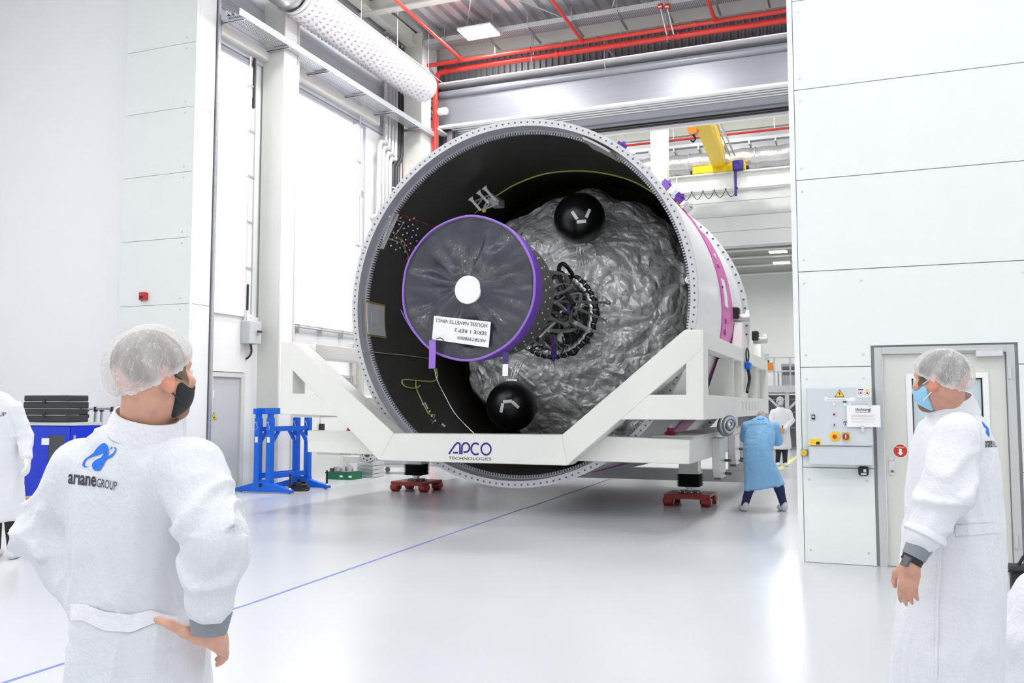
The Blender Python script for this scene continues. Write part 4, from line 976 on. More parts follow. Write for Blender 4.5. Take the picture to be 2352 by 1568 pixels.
# ================================================================== TRANSPORT CRADLE
YW = 11.5
ck = thing('transport_cradle', 'white welded steel transport cradle carrying the rocket stage', 'transport frame', (-5.1, 13.5, 0))
def fp(pts, y): return [onY(px, py, y) for px, py in pts]
def beam(name, pts, y=YW, d=.34, bev=.008, mat='frame_white'): return MB().prism(fp(pts, y), (0, d, 0)).build(name, mat, ck, bevel=bev)
bb = beam('bottom_beam', ((905, 995), (1291, 998), (1302, 1069), (870, 1057)))
beam('diagonal_beam', ((1291, 998), (1571, 758), (1612, 757), (1612, 803), (1302, 1069)), YW + .002)
beam('diagonal_beam', ((905, 995), (676, 786), (645, 783), (645, 822), (870, 1057)), YW + .002)
beam('corner_post', ((1575, 757), (1616, 757), (1617, 963), (1576, 963)), YW + .006, .33)
beam('corner_post', ((645, 783), (672, 786), (672, 952), (643, 950)), YW + .006, .33)
beam('middle_chord', ((1425, 963), (1491, 906), (1616, 906), (1617, 964)), YW + .004)
beam('middle_chord', ((643, 903), (722, 904), (785, 956), (643, 950)), YW + .004)
YW2 = YW + .3
beam('wing_beam', ((1316, 1058), (1384, 1001), (1585, 1010), (1583, 1066)), YW2, .24)
beam('wing_beam', ((706, 988), (860, 992), (905, 1046), (706, 1038)), YW2, .24)
# APCO lettering on the bottom beam: strokes
bx0, bx1 = onY(1031, 1043, YW), onY(1129, 1019, YW); sx = (bx1[0] - bx0[0]); zb, zt2 = bx0[2], bx1[2] + .01; hh = zt2 - zb
def stroke(P, w_, name='logo_letter', mat='ink_blue', par=None):
    """flat ribbon along (u,v) in the logo's box, lying on the beam's front"""
    P = [np.array((p[0] * sx, p[1] * hh)) for p in P]; L = []; R_ = []
    for i, p in enumerate(P):
        t = P[min(i + 1, len(P) - 1)] - P[max(i - 1, 0)]; t = t / (np.linalg.norm(t) + 1e-9); n = np.array((-t[1], t[0])) * w_ / 2; L.append(p + n); R_.append(p - n)
    n = len(P); vs = [(bx0[0] + q[0], YW - .003, zb + q[1]) for q in L + R_]
    return MB().add(vs, [(i, i + 1, n + i + 1, n + i) for i in range(n - 1)]).build(name, mat, par or bb)
W_ = .026
def arc(cx, cy, rx, ry, a0, a1, n=18): return [(cx + rx * math.cos(math.radians(a0 + (a1 - a0) * k / n)), cy + ry * math.sin(math.radians(a0 + (a1 - a0) * k / n))) for k in range(n + 1)]
stroke([(.0, .02), (.14, .78)] + arc(.215, .78, .05, .2, 150, 0, 10) + [(.265, .02)], W_); stroke([(.10, .15), (.22, .15)], W_)
stroke([(.31, .02), (.31, .6)] + arc(.40, .60, .09, .38, 165, -90, 18) + [(.35, .22)], W_)
stroke(arc(.635, .5, .105, .47, 48, 312), W_); stroke(arc(.875, .5, .112, .47, 0, 360, 28), W_)
t0 = onY(1031, 1055, YW); text_on('TECHNOLOGIES', 'logo_lettering', 'ink', bb, (t0[0], YW, t0[2]), (1, 0, 0), (0, 0, 1), width=onY(1129, 1055, YW)[0] - t0[0], height=.042, lift=.003)
# right side truss, running back along the hall
XR = onY(1616, 906, YW)[0]; XI = XR - .55
zc0, zc1 = onY(1616, 964, YW)[2], onY(1616, 906, YW)[2]; zt0 = onY(1616, 803, YW)[2]; zt1 = onY(1616, 757, YW)[2]
yb = 19.8; y0 = YW + .34
def sbx(name, lo, hi, bev=.006, mat='frame_white'): return MB().box(lo, hi).build(name, mat, ck, bevel=bev)
sc_ = sbx('side_chord', (XI, y0, zc0), (XR, yb, zc1)); sbx('top_chord', (XR - .2, y0, zt1 - .22), (XR, yb, zt1))
YP_ = [onX(px, 850, XR)[1] for px in (1686, 1704, 1716, 1739, 1757)]
def rib(y, t): return MB().prism([(XI + .1, y, zc1), (XR - .005, y, zc1), (XR - .005, y, zt1 - .22), (XR - .24, y, zt1 - .22)], (0, t, 0)).build('rib_plate', 'frame_white', ck)
rib(YP_[0], .04); sbx('web_plate', (XR - .16, YP_[0] + .04, zc1), (XR - .13, YP_[1], zt1 - .22), mat='cream')  # both web plates take darker cream for the shade in the recess
sbx('side_post', (XR - .2, YP_[1], zc1), (XR - .002, YP_[1] + .75, zt1 - .22)); rib(YP_[3], .05)
sbx('web_plate', (XR - .16, YP_[3] + .05, zc1), (XR - .13, yb - .3, zt1 - .22), mat='cream'); sbx('side_post', (XR - .2, yb - .3, zc1), (XR - .002, yb, zt1 - .22))
sbx('side_post', (XR - .2, YW + .34, zc1), (XR - .002, YW + .4, zt1 - .22))
# left side truss
XLl = onY(643, 950, YW)[0]
sbx('side_chord', (XLl, y0, zc0), (XLl + .5, yb, zc1)); sbx('top_chord', (XLl, y0, zt1 - .22), (XLl + .4, yb, zt1))
for y in (14.4, 17.2, 19.5): sbx('side_post', (XLl, y, zc1), (XLl + .4, y + .25, zt1 - .22))
# trunnion towers on the right chord
for (y, h_) in ((16.0, 3.0), (19.0, 2.82)):
    m = MB(); m.add([(XR - .19, y - .45, zt1), (XR - .01, y - .45, zt1), (XR - .01, y + .45, zt1), (XR - .19, y + .45, zt1), (XR - .17, y - .12, h_), (XR - .04, y - .12, h_), (XR - .04, y + .12, h_), (XR - .17, y + .12, h_)], [(0, 3, 2, 1), (4, 5, 6, 7), (0, 1, 5, 4), (1, 2, 6, 5), (2, 3, 7, 6), (3, 0, 4, 7)]); m.build('trunnion_tower', 'frame_white', ck, bevel=.01)
    MB().cyl((XR - .2, y, h_ + .1), (XR + .08, y, h_ + .1), .075, 16).build('trunnion', 'steel', ck); MB().cbox((XR - .15, y - .05, h_ + .18), (.13, .2, .2)).build('trunnion_clamp', 'black', ck, bevel=.02)
    MB().cyl((XR + .0, y + .15, h_ + .15), (XR + .06, y + .15, h_ + .15), .1, 14).build('drive_cap', 'alu', ck)
# dark print on the side chord
for k in range(6): MB().box((XR, 15.4 + .45 * k, zc0 + .1), (XR + .002, 15.5 + .45 * k, zc1 - .06)).build('print_mark', 'grey_paint', sc_)
# lower platform: side beam, cross beams, hanging brackets
zw0, zw1 = onY(1585, 1066, YW2)[2], onY(1585, 1008, YW2)[2]; XWr = onY(1585, 1030, YW2)[0]; XWl = onY(706, 1010, YW2)[0]
sbx('platform_beam', (XWr - .45, YW2 + .24, zw0), (XWr, 19.0, zw1)); sbx('platform_beam', (XWl, YW2 + .24, zw0), (XWl + .45, 19.0, zw1))
sbx('platform_deck', (XWr - .6, YW2 + .4, zw1), (XWr - .0, 18.8, zw1 + .03)); sbx('platform_deck', (XWl, YW2 + .4, zw1), (XWl + 1.0, 18.8, zw1 + .03))
sbx('cross_beam', (XWl, 17.4, .12), (XWr, 17.7, .34))
for x in (XWl, XWr - .3): sbx('cross_beam_leg', (x, 17.42, .34), (x + .3, 17.68, zw0))
for (y, dz_) in ((13.6, .32), (15.3, .22), (16.6, .18)):
    br = MB().prism([(XWr, y, zw1 - .05), (XWr, y + .55, zw1 - .05), (XWr, y + .55, zw0 - dz_), (XWr, y + .12, zw0 - dz_), (XWr, y, zw0 - dz_ + .15)], (.12, 0, 0)).build('hanging_bracket', 'frame_white', ck, bevel=.006)
    for zz in (.05, .25): MB().cyl((XWr + .12, y + .45, zw0 - dz_ + zz), (XWr + .22, y + .45, zw0 - dz_ + zz), .022, 8).build('clamp_bolt', 'dark_metal', br)
    MB().box((XWr + .01, y + .1, zw0 - dz_ - .03), (XWr + .11, y + .5, zw0 - dz_)).build('foot_pad', 'dark_metal', br)
q = onY(1540, 998, YW2 + .6)
MB().lathe([(.07, 0), (.09, .03), (.05, .06), (.05, .1), (.0001, .1)], (q[0], YW2 + .6, zw1 + .03), 'Z', 14).build('locating_cone', M('magenta', (.40, .02, .10), .4), ck, smooth=True)
MB().cyl((q[0], YW2 + .6, zw1 + .13), (q[0], YW2 + .6, zw1 + .17), .03, 10).build('cone_cap', 'white', ck)
q = onY(800, 975, YW2 + .5); MB().lathe([(.16, 0), (.14, .06), (.06, .1), (.0001, .12)], (q[0] + .15, YW2 + .5, zw1 + .03), 'Z', 14).build('locating_cone', 'magenta', ck, smooth=True)
# jacks
def jack(px, py):
    g = onZ(px, py); x, y = g[0], g[1]; zj = .5
    MB().box((x - .15, y - .15, zj), (x + .15, y + .15, zw0 + .02)).build('jack_box', 'frame_white', ck, bevel=.006)
    MB().box((x - .17, y - .17, zj - .015), (x + .17, y + .17, zj + .02)).build('jack_plate', 'frame_white', ck)
    m = MB(); prof = []
    for k in range(9): prof += [(.26, zj - .01 - k * .024), (.21, zj - .022 - k * .024)]
    m.lathe([(.0001, zj - .01)] + prof + [(.0001, prof[-1][1])], (x, y, 0), 'Z', 4, PI / 4, PI / 4 + 2 * PI).build('bellows', 'rubber', ck)
    zb_ = prof[-1][1]
    MB().lathe([(.09, zb_), (.09, zb_ - .02), (.05, zb_ - .03), (.05, zb_ - .065), (.0001, zb_ - .065)], (x, y, 0), 'Z', 18).build('jack_foot', 'steel', ck, smooth=True)
    return x, y, zb_ - .066
def skate(x, y, zt_, label):
    s = thing('machine_skate', label, 'skate', (x, y, 0)); w_, d_ = .36, .34
    MB().box((x - w_, y - d_, .14), (x + w_, y + d_, .185)).build('deck_plate', 'skate_red', s, bevel=.008)
    MB().box((x - w_ + .05, y - d_ - .02, .115), (x + w_ - .05, y - d_ + .03, .15)).build('front_rib', 'skate_red', s)
    for i in (-1, 1):
        for j in (-1, 1):
            h_ = MB(); h_.box((x + i * (w_ - .07) - .085, y + j * (d_ - .07) - .1, .025), (x + i * (w_ - .07) + .085, y + j * (d_ - .07) + .1, .14)); ho = h_.build('roller_housing', 'skate_red', s, bevel=.03)
            MB().cyl((x + i * (w_ - .07) - .075, y + j * (d_ - .07), .045), (x + i * (w_ - .07) + .075, y + j * (d_ - .07), .045), .045, 14).build('roller', 'skate_red', ho)
    MB().lathe([(.0001, zt_), (.16, zt_), (.16, .2), (.19, .195), (.19, .185)], (x, y, 0), 'Z', 24).build('turntable', 'dark_metal', s, smooth=True, sharp=.5)
    for k in range(10): MB().cyl((x + .17 * math.cos(k * .628), y + .17 * math.sin(k * .628), .187), (x + .17 * math.cos(k * .628), y + .17 * math.sin(k * .628), .21), .014, 6).build('bolt', 'steel', s)
jr = jack(1586, 1158); skate(*jr, 'red machine skate beneath the jack beside the man in blue gown')
jl = jack(957, 1126); skate(*jl, 'red machine skate beneath the jack near the green crate')
# coiled hose hanging under the side chord
ch = thing('coiled_hose', 'coiled grey hose hanging beneath the cradle side beam', 'hose', (XR, 15.5, 1.3))
for k in range(8):
    c = onX(1676, 976, XR + .03); rx, rz = .55 - .055 * k, .155 - .015 * k
    MB().tube([(XR - .02 + .012 * (k % 4), c[1] + .1 + rx * 1.6 * math.cos(t), c[2] - .0 + rz * math.sin(t) + .01 * math.sin(k * 2)) for t in np.linspace(0, 2 * PI, 28, endpoint=False)], .02, 6, closed=True).build('coil', 'grey_paint' if k % 2 else 'dark_metal', ch)
# lashing strap with blue ratchet on the side truss
ls = thing('ratchet_strap', 'black lashing strap with blue ratchet on the cradle side', 'strap', (XR, 16.2, 2))
a = onX(1718, 815, XR + .04); b_ = onX(1718, 840, XR + .04); c = onX(1716, 900, XR + .04)
MB().tube([(XR + .03, a[1] + .18 * math.cos(t), a[2] + .12 * math.sin(t)) for t in np.linspace(0, 2 * PI, 20, endpoint=False)], .014, 6, closed=True).build('loop', 'black', ls)
MB().cbox((XR + .05, b_[1], b_[2]), (.09, .32, .13)).build('ratchet', 'blue', ls, bevel=.02)
MB().tube(spline([(XR + .04, b_[1], b_[2] - .06), (XR + .05, b_[1] + .1, (b_[2] + c[2]) / 2), (XR + .04, c[1], c[2])], 6), .028, 6).build('webbing', 'black', ls)
# red/blue cable chain under ring at far left
# ================================================================== BLUE LIFTING STAND by the left wall
g0 = onZ(600, 1132); g1 = onZ(688, 1121); e0 = g0[:2]; e1 = g1[:2]
bs = thing('lifting_stand', 'bright blue steel lifting stand on triangular feet by the left wall', 'stand', ((e0[0] + e1[0]) / 2, (e0[1] + e1[1]) / 2, 0))
HT = 1.46; o_ = .13
for i, e in enumerate((e0, e1)):
    x, y = e
    ft = MB().prism([(x - .62, y, .02), (x + .62, y, .02), (x + .62, y, .06), (x + .1, y, .2), (x - .1, y, .2), (x - .62, y, .06)], (0, .12, 0)).build('foot', 'blue', bs, bevel=.006)
    for s in (-1, 1):
        MB().box((x + s * o_ - .055, y + .005, .15), (x + s * o_ + .055, y + .115, HT - .12)).build('column', 'blue', bs, bevel=.006)
        MB().box((x + s * o_ - .042, y + .018, HT - .16), (x + s * o_ + .042, y + .102, HT - .03)).build('sliding_tube', 'blue', bs)
        MB().box((x + s * o_ - .03, y + .0, .9), (x + s * o_ + .03, y + .004, 1.0)).build('white_label', 'paper', bs)
        MB().cyl((x + s * o_, y - .03, HT - .2), (x + s * o_, y + .15, HT - .2), .014, 8).build('locking_pin', 'steel', bs)
        MB().tube(spline([(x + s * o_, y - .02, HT - .2), (x + s * o_ + .04, y - .03, HT - .3), (x + s * o_ - .02, y - .02, HT - .33)], 4), .005, 5).build('pin_cord', 'alu', bs)
        MB().cyl((x + s * .52, y + .06, .05), (x + s * .52, y + .12, .05), .05, 12).build('castor', 'alu', ft)
    MB().cyl((x - .02, y - .01, .14), (x - .02, y + .0, .14), .035, 12).build('foot_plug', 'black', ft)
    MB().box((x - .2, y + .02, .17), (x + .2, y + .1, .23)).build('foot_bridge', 'blue', bs)
    MB().cyl((x + .5, y + .16, .06), (x + .5, y + .16, .34), .02, 8).build('foot_lever', 'black', bs)
for s in (-1, 1):
    a = (e0[0] + s * o_, e0[1] + .06, HT); b_ = (e1[0] + s * o_, e1[1] + .06, HT)
    MB().bar((a[0], a[1] - .12, HT), (b_[0], b_[1] + .12, HT), .08, .1).build('top_beam', 'blue', bs, bevel=.006)
    MB().bar((a[0], a[1], HT + .055), (b_[0], b_[1], HT + .055), .08, .012).build('rubber_strip', 'black', bs)
    MB().bar((a[0], a[1], 1.14), (b_[0], b_[1], 1.14), .06, .08).build('cross_bar', 'blue', bs); MB().bar((a[0], a[1], .3), (b_[0], b_[1], .3), .06, .09).build('cross_bar', 'blue', bs)
    for (p, q, w_) in ((a, b_, 1), (b_, a, -1)): MB().bar((p[0], p[1] + w_ * .02, .86), (p[0] + (q[0] - p[0]) * .22, p[1] + (q[1] - p[1]) * .22, 1.12), .05, .05).build('diagonal_brace', 'blue', bs)
cc = thing('cable_coil', 'heap of black cable lying between the feet of the blue stand', 'cable', tuple(onZ(668, 1128)))
q = onZ(668, 1129)
for k in range(6): MB().tube([(q[0] + .0 + (.2 - .015 * k) * math.cos(t) + .03 * math.sin(k * 3), q[1] + .25 + (.17 - .012 * k) * math.sin(t), .02 + .022 * k + .02 * math.sin(2 * t + k)) for t in np.linspace(0, 2 * PI, 24, endpoint=False)], .018, 6, closed=True).build('loop', 'black', cc, smooth=True)
# ================================================================== GREEN CRATE WITH TOOLING, MACHINE, TROLLEY
q = onZ(778, 1101); x, y = q[0], q[1]; L = .62
gc = thing('plastic_crate', 'shallow green plastic crate on the floor by the left wall', 'crate', (x, y, 0))
m = MB(); m.box((x - .32, y, 0), (x + .32, y + .42, .015)); 
for (lo, hi) in (((x - .32, y, .015), (x + .32, y + .015, .15)), ((x - .32, y + .405, .015), (x + .32, y + .42, .15)), ((x - .32, y + .015, .015), (x - .305, y + .405, .15)), ((x + .305, y + .015, .015), (x + .32, y + .405, .15))): m.box(lo, hi)
m.build('tub', 'green', gc); MB().box((x - .335, y - .015, .125), (x + .335, y, .15)).build('rim', 'green', gc)
for k in (.0, .22): MB().box((x + .02 + k, y - .004, .05), (x + .1 + k, y, .09)).build('white_label', 'paper', gc)
cl = thing('metal_clamp', 'silver machined clamp parts lying in the green crate', 'clamp', (x, y + .2, .1))
MB().lathe([(.05, -.03), (.13, -.03), (.13, .03), (.05, .03)], (x + .12, y + .16, .22), 'Y', 8).build('octagon_ring', 'alu', cl); MB().cyl((x - .05, y + .2, .2), (x + .1, y + .2, .22), .06, 12).build('shaft', 'steel', cl)
for k in range(5): MB().cbox((x - .25 + .06 * k, y + .12 + .04 * (k % 3), .19 + .03 * (k % 2)), (.07, .06, .08), k).build('fitting', ['dark_metal', 'alu', 'white', 'steel', 'alu'][k], cl)
MB().box((x - .28, y + .05, .015), (x + .28, y + .36, .16)).build('tray_base', 'dark_metal', cl)
q = onZ(838, 1097); x, y = q[0], q[1]
wn = thing('winch_unit', 'grey winch unit with perforated side plate beside the green crate', 'machine', (x, y, 0))
for k in range(4): MB().box((x - .2, y, .005 + .085 * k), (x + .2, y + .5, .08 + .085 * k)).build('drawer', 'alu', wn, bevel=.006)
MB().prism([(x - .2, y + .05, .345), (x + .22, y + .05, .345), (x + .2, y + .05, .6), (x + .05, y + .05, .7), (x - .1, y + .05, .68)], (0, .06, 0)).build('side_plate', 'grey_paint', wn)
MB().lathe([(.0001, -.04), (.16, -.04), (.17, -.02), (.17, .04)], (x + .06, y + .03, .5), 'Y', 24).build('drum', 'alu', wn, smooth=True, sharp=.5); MB().cyl((x + .06, y - .04, .5), (x + .06, y - .02, .5), .05, 14).build('hub', 'dark_metal', wn)
for k in range(8): MB().cyl((x + .06 + .12 * math.cos(k * .785), y - .015, .5 + .12 * math.sin(k * .785)), (x + .06 + .12 * math.cos(k * .785), y - .012, .5 + .12 * math.sin(k * .785)), .018, 8).build('hole', 'black', wn)
MB().box((x - .75, y + .3, .3), (x - .2, y + .7, .44)).build('motor_bed', 'cream', wn, bevel=.01); MB().box((x - .7, y + .3, .06), (x - .25, y + .68, .3)).build('motor_box', 'white', wn)
q = onZ(912, 1088); x, y = q[0], q[1] + .2
tl = thing('tool_trolley', 'grey ribbed trolley on swivel castors behind the cradle', 'trolley', (x, y, 0))
MB().box((x - .6, y - .3, .16), (x + .55, y + .3, .22)).build('base_plate', 'grey_paint', tl)
for k in range(4): MB().box((x - .56, y - .28, .225 + .1 * k), (x + .5, y + .28, .315 + .1 * k)).build('panel', 'alu', tl, bevel=.008)
for sx_ in (-1, 1):
    for sy_ in (-1, 1):
        MB().box((x + sx_ * .48 - .02, y + sy_ * .22 - .02, .1), (x + sx_ * .48 + .02, y + sy_ * .22 + .02, .16)).build('castor_fork', 'alu', tl); MB().lathe([(.0001, -.02), (.06, -.02), (.06, .02), (.0001, .02)], (x + sx_ * .48, y + sy_ * .22, .062), 'Y', 16).build('castor_wheel', 'grey_paint', tl)
q = onX(735, 975, XL); wb_ = thing('pull_switch', 'black pull switch hanging from a white conduit on the left wall', 'switch', tuple(q))
MB().cyl((XL + .04, q[1], q[2]), (XL + .04, q[1], q[2] + .9), .018, 8).build('conduit', 'white', wb_); MB().box((XL + .01, q[1] - .06, q[2] - .14), (XL + .09, q[1] + .06, q[2] + .02)).build('grip', 'black', wb_, bevel=.01)
q = onX(812, 880, XL + .1); vp = thing('conduit', 'vertical steel pipe with clamps behind the cradle on the left wall', 'pipe', (XL + .1, q[1], 1))
MB().cyl((XL + .12, q[1], .3), (XL + .12, q[1], 3.0), .05, 10).build('pipe', 'steel', vp)
for z in (.8, 1.4, 2.0, 2.6): MB().box((XL, q[1] - .07, z), (XL + .18, q[1] + .07, z + .06)).build('clamp', 'zinc', vp)
MB().box((XL, q[1] - 2.0, 2.2), (XL + .08, q[1], 2.26)).build('side_rail', 'alu', vp)
bp_ = thing('wall_duct', 'pale square wall trunking rising behind the cradle', 'trunking', (XL, 19, 0)); MB().box((XL, q[1] + .15, 0), (XL + .3, q[1] + .75, 2.9)).build('cover', 'cream', bp_); MB().box((XL + .0, q[1] + .12, 1.75), (XL + .32, q[1] + .78, 1.8)).build('joint', 'white', bp_)
# ================================================================== CORNER ON THE LEFT: cabinet, cases, trestle, bins
YC_ = 10.7; xa, xb = onY(58, 1000, YC_)[0], onY(162, 1000, YC_)[0]; zt_ = onY(110, 970, YC_)[2]
cbn = thing('tool_cabinet', 'royal blue tool cabinet with dark glazed door below black cases', 'cabinet', ((xa + xb) / 2, YC_, 0))
MB().box((xa, YC_ + .02, .06), (xb, YC_ + .6, zt_ - .05)).build('carcass', 'cab_blue', cbn, bevel=.01); MB().box((xa - .01, YC_ - .0, zt_ - .05), (xb + .01, YC_ + .62, zt_)).build('top_plate', 'grey_paint', cbn, bevel=.006)
xm = onY(112, 1000, YC_)[0]
dr = MB(); dr.box((xa + .02, YC_ - .0, .08), (xm, YC_ + .02, zt_ - .07)).box((xm, YC_, zt_ - .2), (xb - .02, YC_ + .02, zt_ - .07)).box((xb - .12, YC_, .08), (xb - .02, YC_ + .02, zt_ - .2)).box((xm, YC_, .08), (xb - .12, YC_ + .02, .2)); dr = dr.build('door', 'cab_blue', cbn)
MB().box((xm, YC_ + .005, .2), (xb - .12, YC_ + .015, zt_ - .2)).build('door_glass', M('dark_glass', (.05, .06, .07), .1), dr); MB().box((xm - .14, YC_ - .012, zt_ - .36), (xm + .02, YC_, zt_ - .25)).build('white_card', 'paper', dr)
for z in (.45, .75): MB().box((xm + .01, YC_ + .012, z), (xb - .13, YC_ + .02, z + .03)).build('shelf_edge', 'grey_paint', cbn)
MB().box((xb - .0, YC_ + .05, zt_ - .6), (xb + .02, YC_ + .09, zt_ - .2)).build('side_handle', 'alu', cbn)
for sx_ in (xa + .06, xb - .06): MB().box((sx_ - .04, YC_ + .04, 0), (sx_ + .04, YC_ + .12, .06)).build('foot', 'black', cbn)
xc0, xc1 = onY(46, 940, YC_)[0], onY(147, 940, YC_)[0]; hz = (onY(100, 907, YC_)[2] - zt_) / 2
for k in range(2):
    z = zt_ + hz * k; t = thing('equipment_case', ('lower' if k == 0 else 'upper') + ' of two stacked black plastic cases on blue cabinet', 'case', ((xc0 + xc1) / 2, YC_ + .3, z))
    MB().box((xc0, YC_ + .05, z + .003), (xc1, YC_ + .5, z + hz * .52)).build('base', M('case_black', (.03, .031, .034), .55), t, bevel=.015); MB().box((xc0 + .005, YC_ + .055, z + hz * .55), (xc1 - .005, YC_ + .495, z + hz - .004)).build('lid', 'case_black', t, bevel=.015)
    MB().box((xc0 + .02, YC_ + .045, z + hz * .515), (xc1 - .02, YC_ + .05, z + hz * .555)).build('seam', 'grey_paint', t)
    for f_ in (.5,): MB().box((xc0 + (xc1 - xc0) * f_ - .03, YC_ + .035, z + hz * .35), (xc0 + (xc1 - xc0) * f_ + .03, YC_ + .05, z + hz * .7)).build('latch', 'black', t)
YT = 11.7; ts = thing('folding_trestle', 'folded aluminium trestle frame with black clips by panelled wall', 'trestle', tuple(onY(230, 1100, YT)[:2]) + (0,))
za = onY(230, 938, YT)[2]; x0_, x1_ = onY(184, 938, YT)[0], onY(276, 938, YT)[0]
MB().cyl((x0_, YT, za), (x1_, YT, za), .028, 10).build('top_bar', 'alu', ts)
for k, (f0_, f1_) in enumerate(((.05, .0), (.13, .1), (.4, .3), (.5, .5), (.82, .62), (.75, .85))):
    xx = x0_ + (x1_ - x0_) * f0_; x2 = x0_ + (x1_ - x0_) * f1_; MB().cyl((xx, YT + .04 * (k % 2), za), (x2, YT + .04 * (k % 2), .02), .024, 8).build('leg', 'alu', ts)
    MB().cyl((xx, YT + .04 * (k % 2), za - .05), (xx, YT + .04 * (k % 2), za + .03), .035, 8).build('cap', 'black', ts)
for z in (za - .16, za - .5): MB().box((x0_ + .02, YT - .04, z), (x0_ + .16, YT + .05, z + .06)).build('clip', 'black', ts)
q = onZ(52, 1212); ob = thing('orange_bin', 'small orange plastic bin on the floor before the blue cabinet', 'bin', (q[0], q[1], 0)); m = MB()
x, y = q[0], q[1]; m.add([(x - .14, y, 0), (x + .12, y, 0), (x + .12, y + .2, 0), (x - .14, y + .2, 0), (x - .17, y - .02, .24), (x + .15, y - .02, .24), (x + .15, y + .22, .24), (x - .17, y + .22, .24)], [(0, 3, 2, 1), (0, 1, 5, 4), (1, 2, 6, 5), (2, 3, 7, 6), (3, 0, 4, 7)]).build('tub', 'orange', ob, fix=False); MB().box((x - .18, y - .035, .22), (x + .16, y - .02, .25)).build('rim', 'orange', ob)
q = onZ(57, 1178); bxx = thing('cardboard_box', 'brown cardboard box beside the orange bin', 'box', (q[0], q[1], 0)); M('card', (.42, .27, .15), .8)
MB().box((q[0] - .2, q[1], .005), (q[0] + .13, q[1] + .25, .22)).build('body', 'card', bxx); MB().box((q[0] - .2, q[1] - .003, .1), (q[0] + .13, q[1], .13)).build('tape', 'red', bxx)
# ================================================================== CONTROL CABINET on the right partition
def z7(p): return (1820 + p[0] / 3.919, 760 + p[1] / 3.919)
YK = YR - .22
def k7(x, y, Y=YK): return onY(*z7((x, y)), Y)
a, b_ = k7(135, 1030), k7(715, 505)
cc_ = thing('control_cabinet', 'light grey electrical control cabinet with buttons on the wall panels', 'control cabinet', ((a[0] + b_[0]) / 2, YR, a[2]))
MB().box((a[0], YK + .02, a[2]), (b_[0], YR, b_[2])).build('housing', M('cab_grey', (.62, .66, .69), .45), cc_, bevel=.006)
dr = MB().box((a[0] + .006, YK, a[2] + .006), (b_[0] - .006, YK + .02, b_[2] - .006)).build('door', 'cab_grey', cc_, bevel=.005)
l0, l1 = k7(150, 1200), k7(722, 1042); MB().box((l0[0], YK + .02, l0[2]), (l1[0], YR, l1[2])).build('lower_box', 'cab_grey', cc_, bevel=.006)
def disc(x, y, r, name, mat, par, d=.01, n=18, Y=YK):
    r *= 1.8; p = k7(x, y, Y); return MB().lathe([(.0001, -d), (r, -d), (r * 1.04, -d * .6), (r * 1.04, 0)], (p[0], Y, p[2]), 'Y', n).build(name, mat, par, smooth=True, sharp=.6)
def plate(x0, y0, x1, y1, name, mat, par, d=.006, Y=YK):
    p, q = k7(x0, y1, Y), k7(x1, y0, Y); return MB().box((p[0], Y - d, p[2]), (q[0], Y, q[2])).build(name, mat, par)
# warning triangle
def tri(cx, cy, s, name, mat, d): 
    P = [k7(cx - s, cy + s * .72), k7(cx + s, cy + s * .72), k7(cx, cy - s * .85)]; return MB().prism([(p[0], YK - d, p[2]) for p in P], (0, .003, 0)).build(name, mat, dr)
tri(424, 562, 44, 'warning_border', 'ink', .004); tri(424, 563, 36, 'warning_triangle', 'yellow', .0055)
P = [k7(x, y) for x, y in ((428, 538), (414, 566), (424, 566), (418, 586), (434, 558), (423, 558))]; MB().add([(p[0], YK - .0065, p[2]) for p in P], [(0, 1, 2), (3, 4, 5), (2, 4, 5)]).build('bolt_symbol', 'ink', dr)
plate(290, 594, 565, 630, 'caption_strip', 'paper', dr, .002); p = k7(325, 607, YK); text_on('Bei Öffnung der Schranktür', 'caption', 'mid_grey', dr, (p[0], YK - .002, p[2]), (1, 0, 0), (0, 0, 1), width=k7(515, 607)[0] - p[0], lift=.001)
p = k7(310, 627); text_on('Spannung abschalten', 'caption', 'mid_grey', dr, (p[0], YK - .002, p[2]), (1, 0, 0), (0, 0, 1), width=k7(480, 627)[0] - p[0], lift=.001)
st = plate(585, 512, 706, 596, 'safety_sticker', 'paper', dr, .002)
plate(592, 521, 640, 532, 'sticker_bar', 'ink_blue', st, .004); plate(650, 521, 698, 532, 'sticker_bar', 'bright_yellow', st, .004)
for cx in (615, 674): disc(cx, 558, .0125, 'sticker_ring', 'red', st, .0035); disc(cx, 558, .0105, 'sticker_field', 'paper', st, .0045); disc(cx, 558, .005, 'sticker_symbol', 'ink', st, .0055)
for (x, y, c) in ((374, 662, 'white'), (472, 662, 'paper'), (518, 658, 'paper'), (376, 750, 'skate_red')): o = disc(x, y, .0085, 'button_collar', 'alu', dr, .006); disc(x, y, .006, 'button', c, o, .012)
plate(455, 628, 488, 645, 'button_plate', 'dark_metal', dr, .003)
disc(487, 668, .004, 'green_lamp', M('led_green', (.05, .6, .3), .4, emit=1.0), dr, .012)
for (x, y) in ((378, 843), (476, 838)): o = disc(x, y, .009, 'key_switch', 'alu', dr, .01); plate(x - 4, y - 10, x + 4, y + 10, 'key_slot', 'black', o, .014)
plate(460, 812, 492, 828, 'switch_plate', 'dark_metal', dr, .003)
o = disc(381, 948, .0255, 'stop_plate', 'yellow', dr, .008, 28); disc(381, 950, .011, 'stop_button', 'red', o, .025)
o = plate(446, 920, 516, 984, 'isolator_plate', 'yellow', dr, .008); o2 = disc(481, 950, .0175, 'isolator_knob', 'skate_red', o, .03, 8); plate(477, 932, 485, 966, 'knob_grip', 'paper', o2, .033)
MB().tube([k7(455, 915) + (0, -.01, 0), k7(460, 903) + (0, -.03, 0), k7(495, 903) + (0, -.03, 0), k7(500, 915) + (0, -.01, 0)], .004, 6).build('isolator_hasp', 'steel', o)
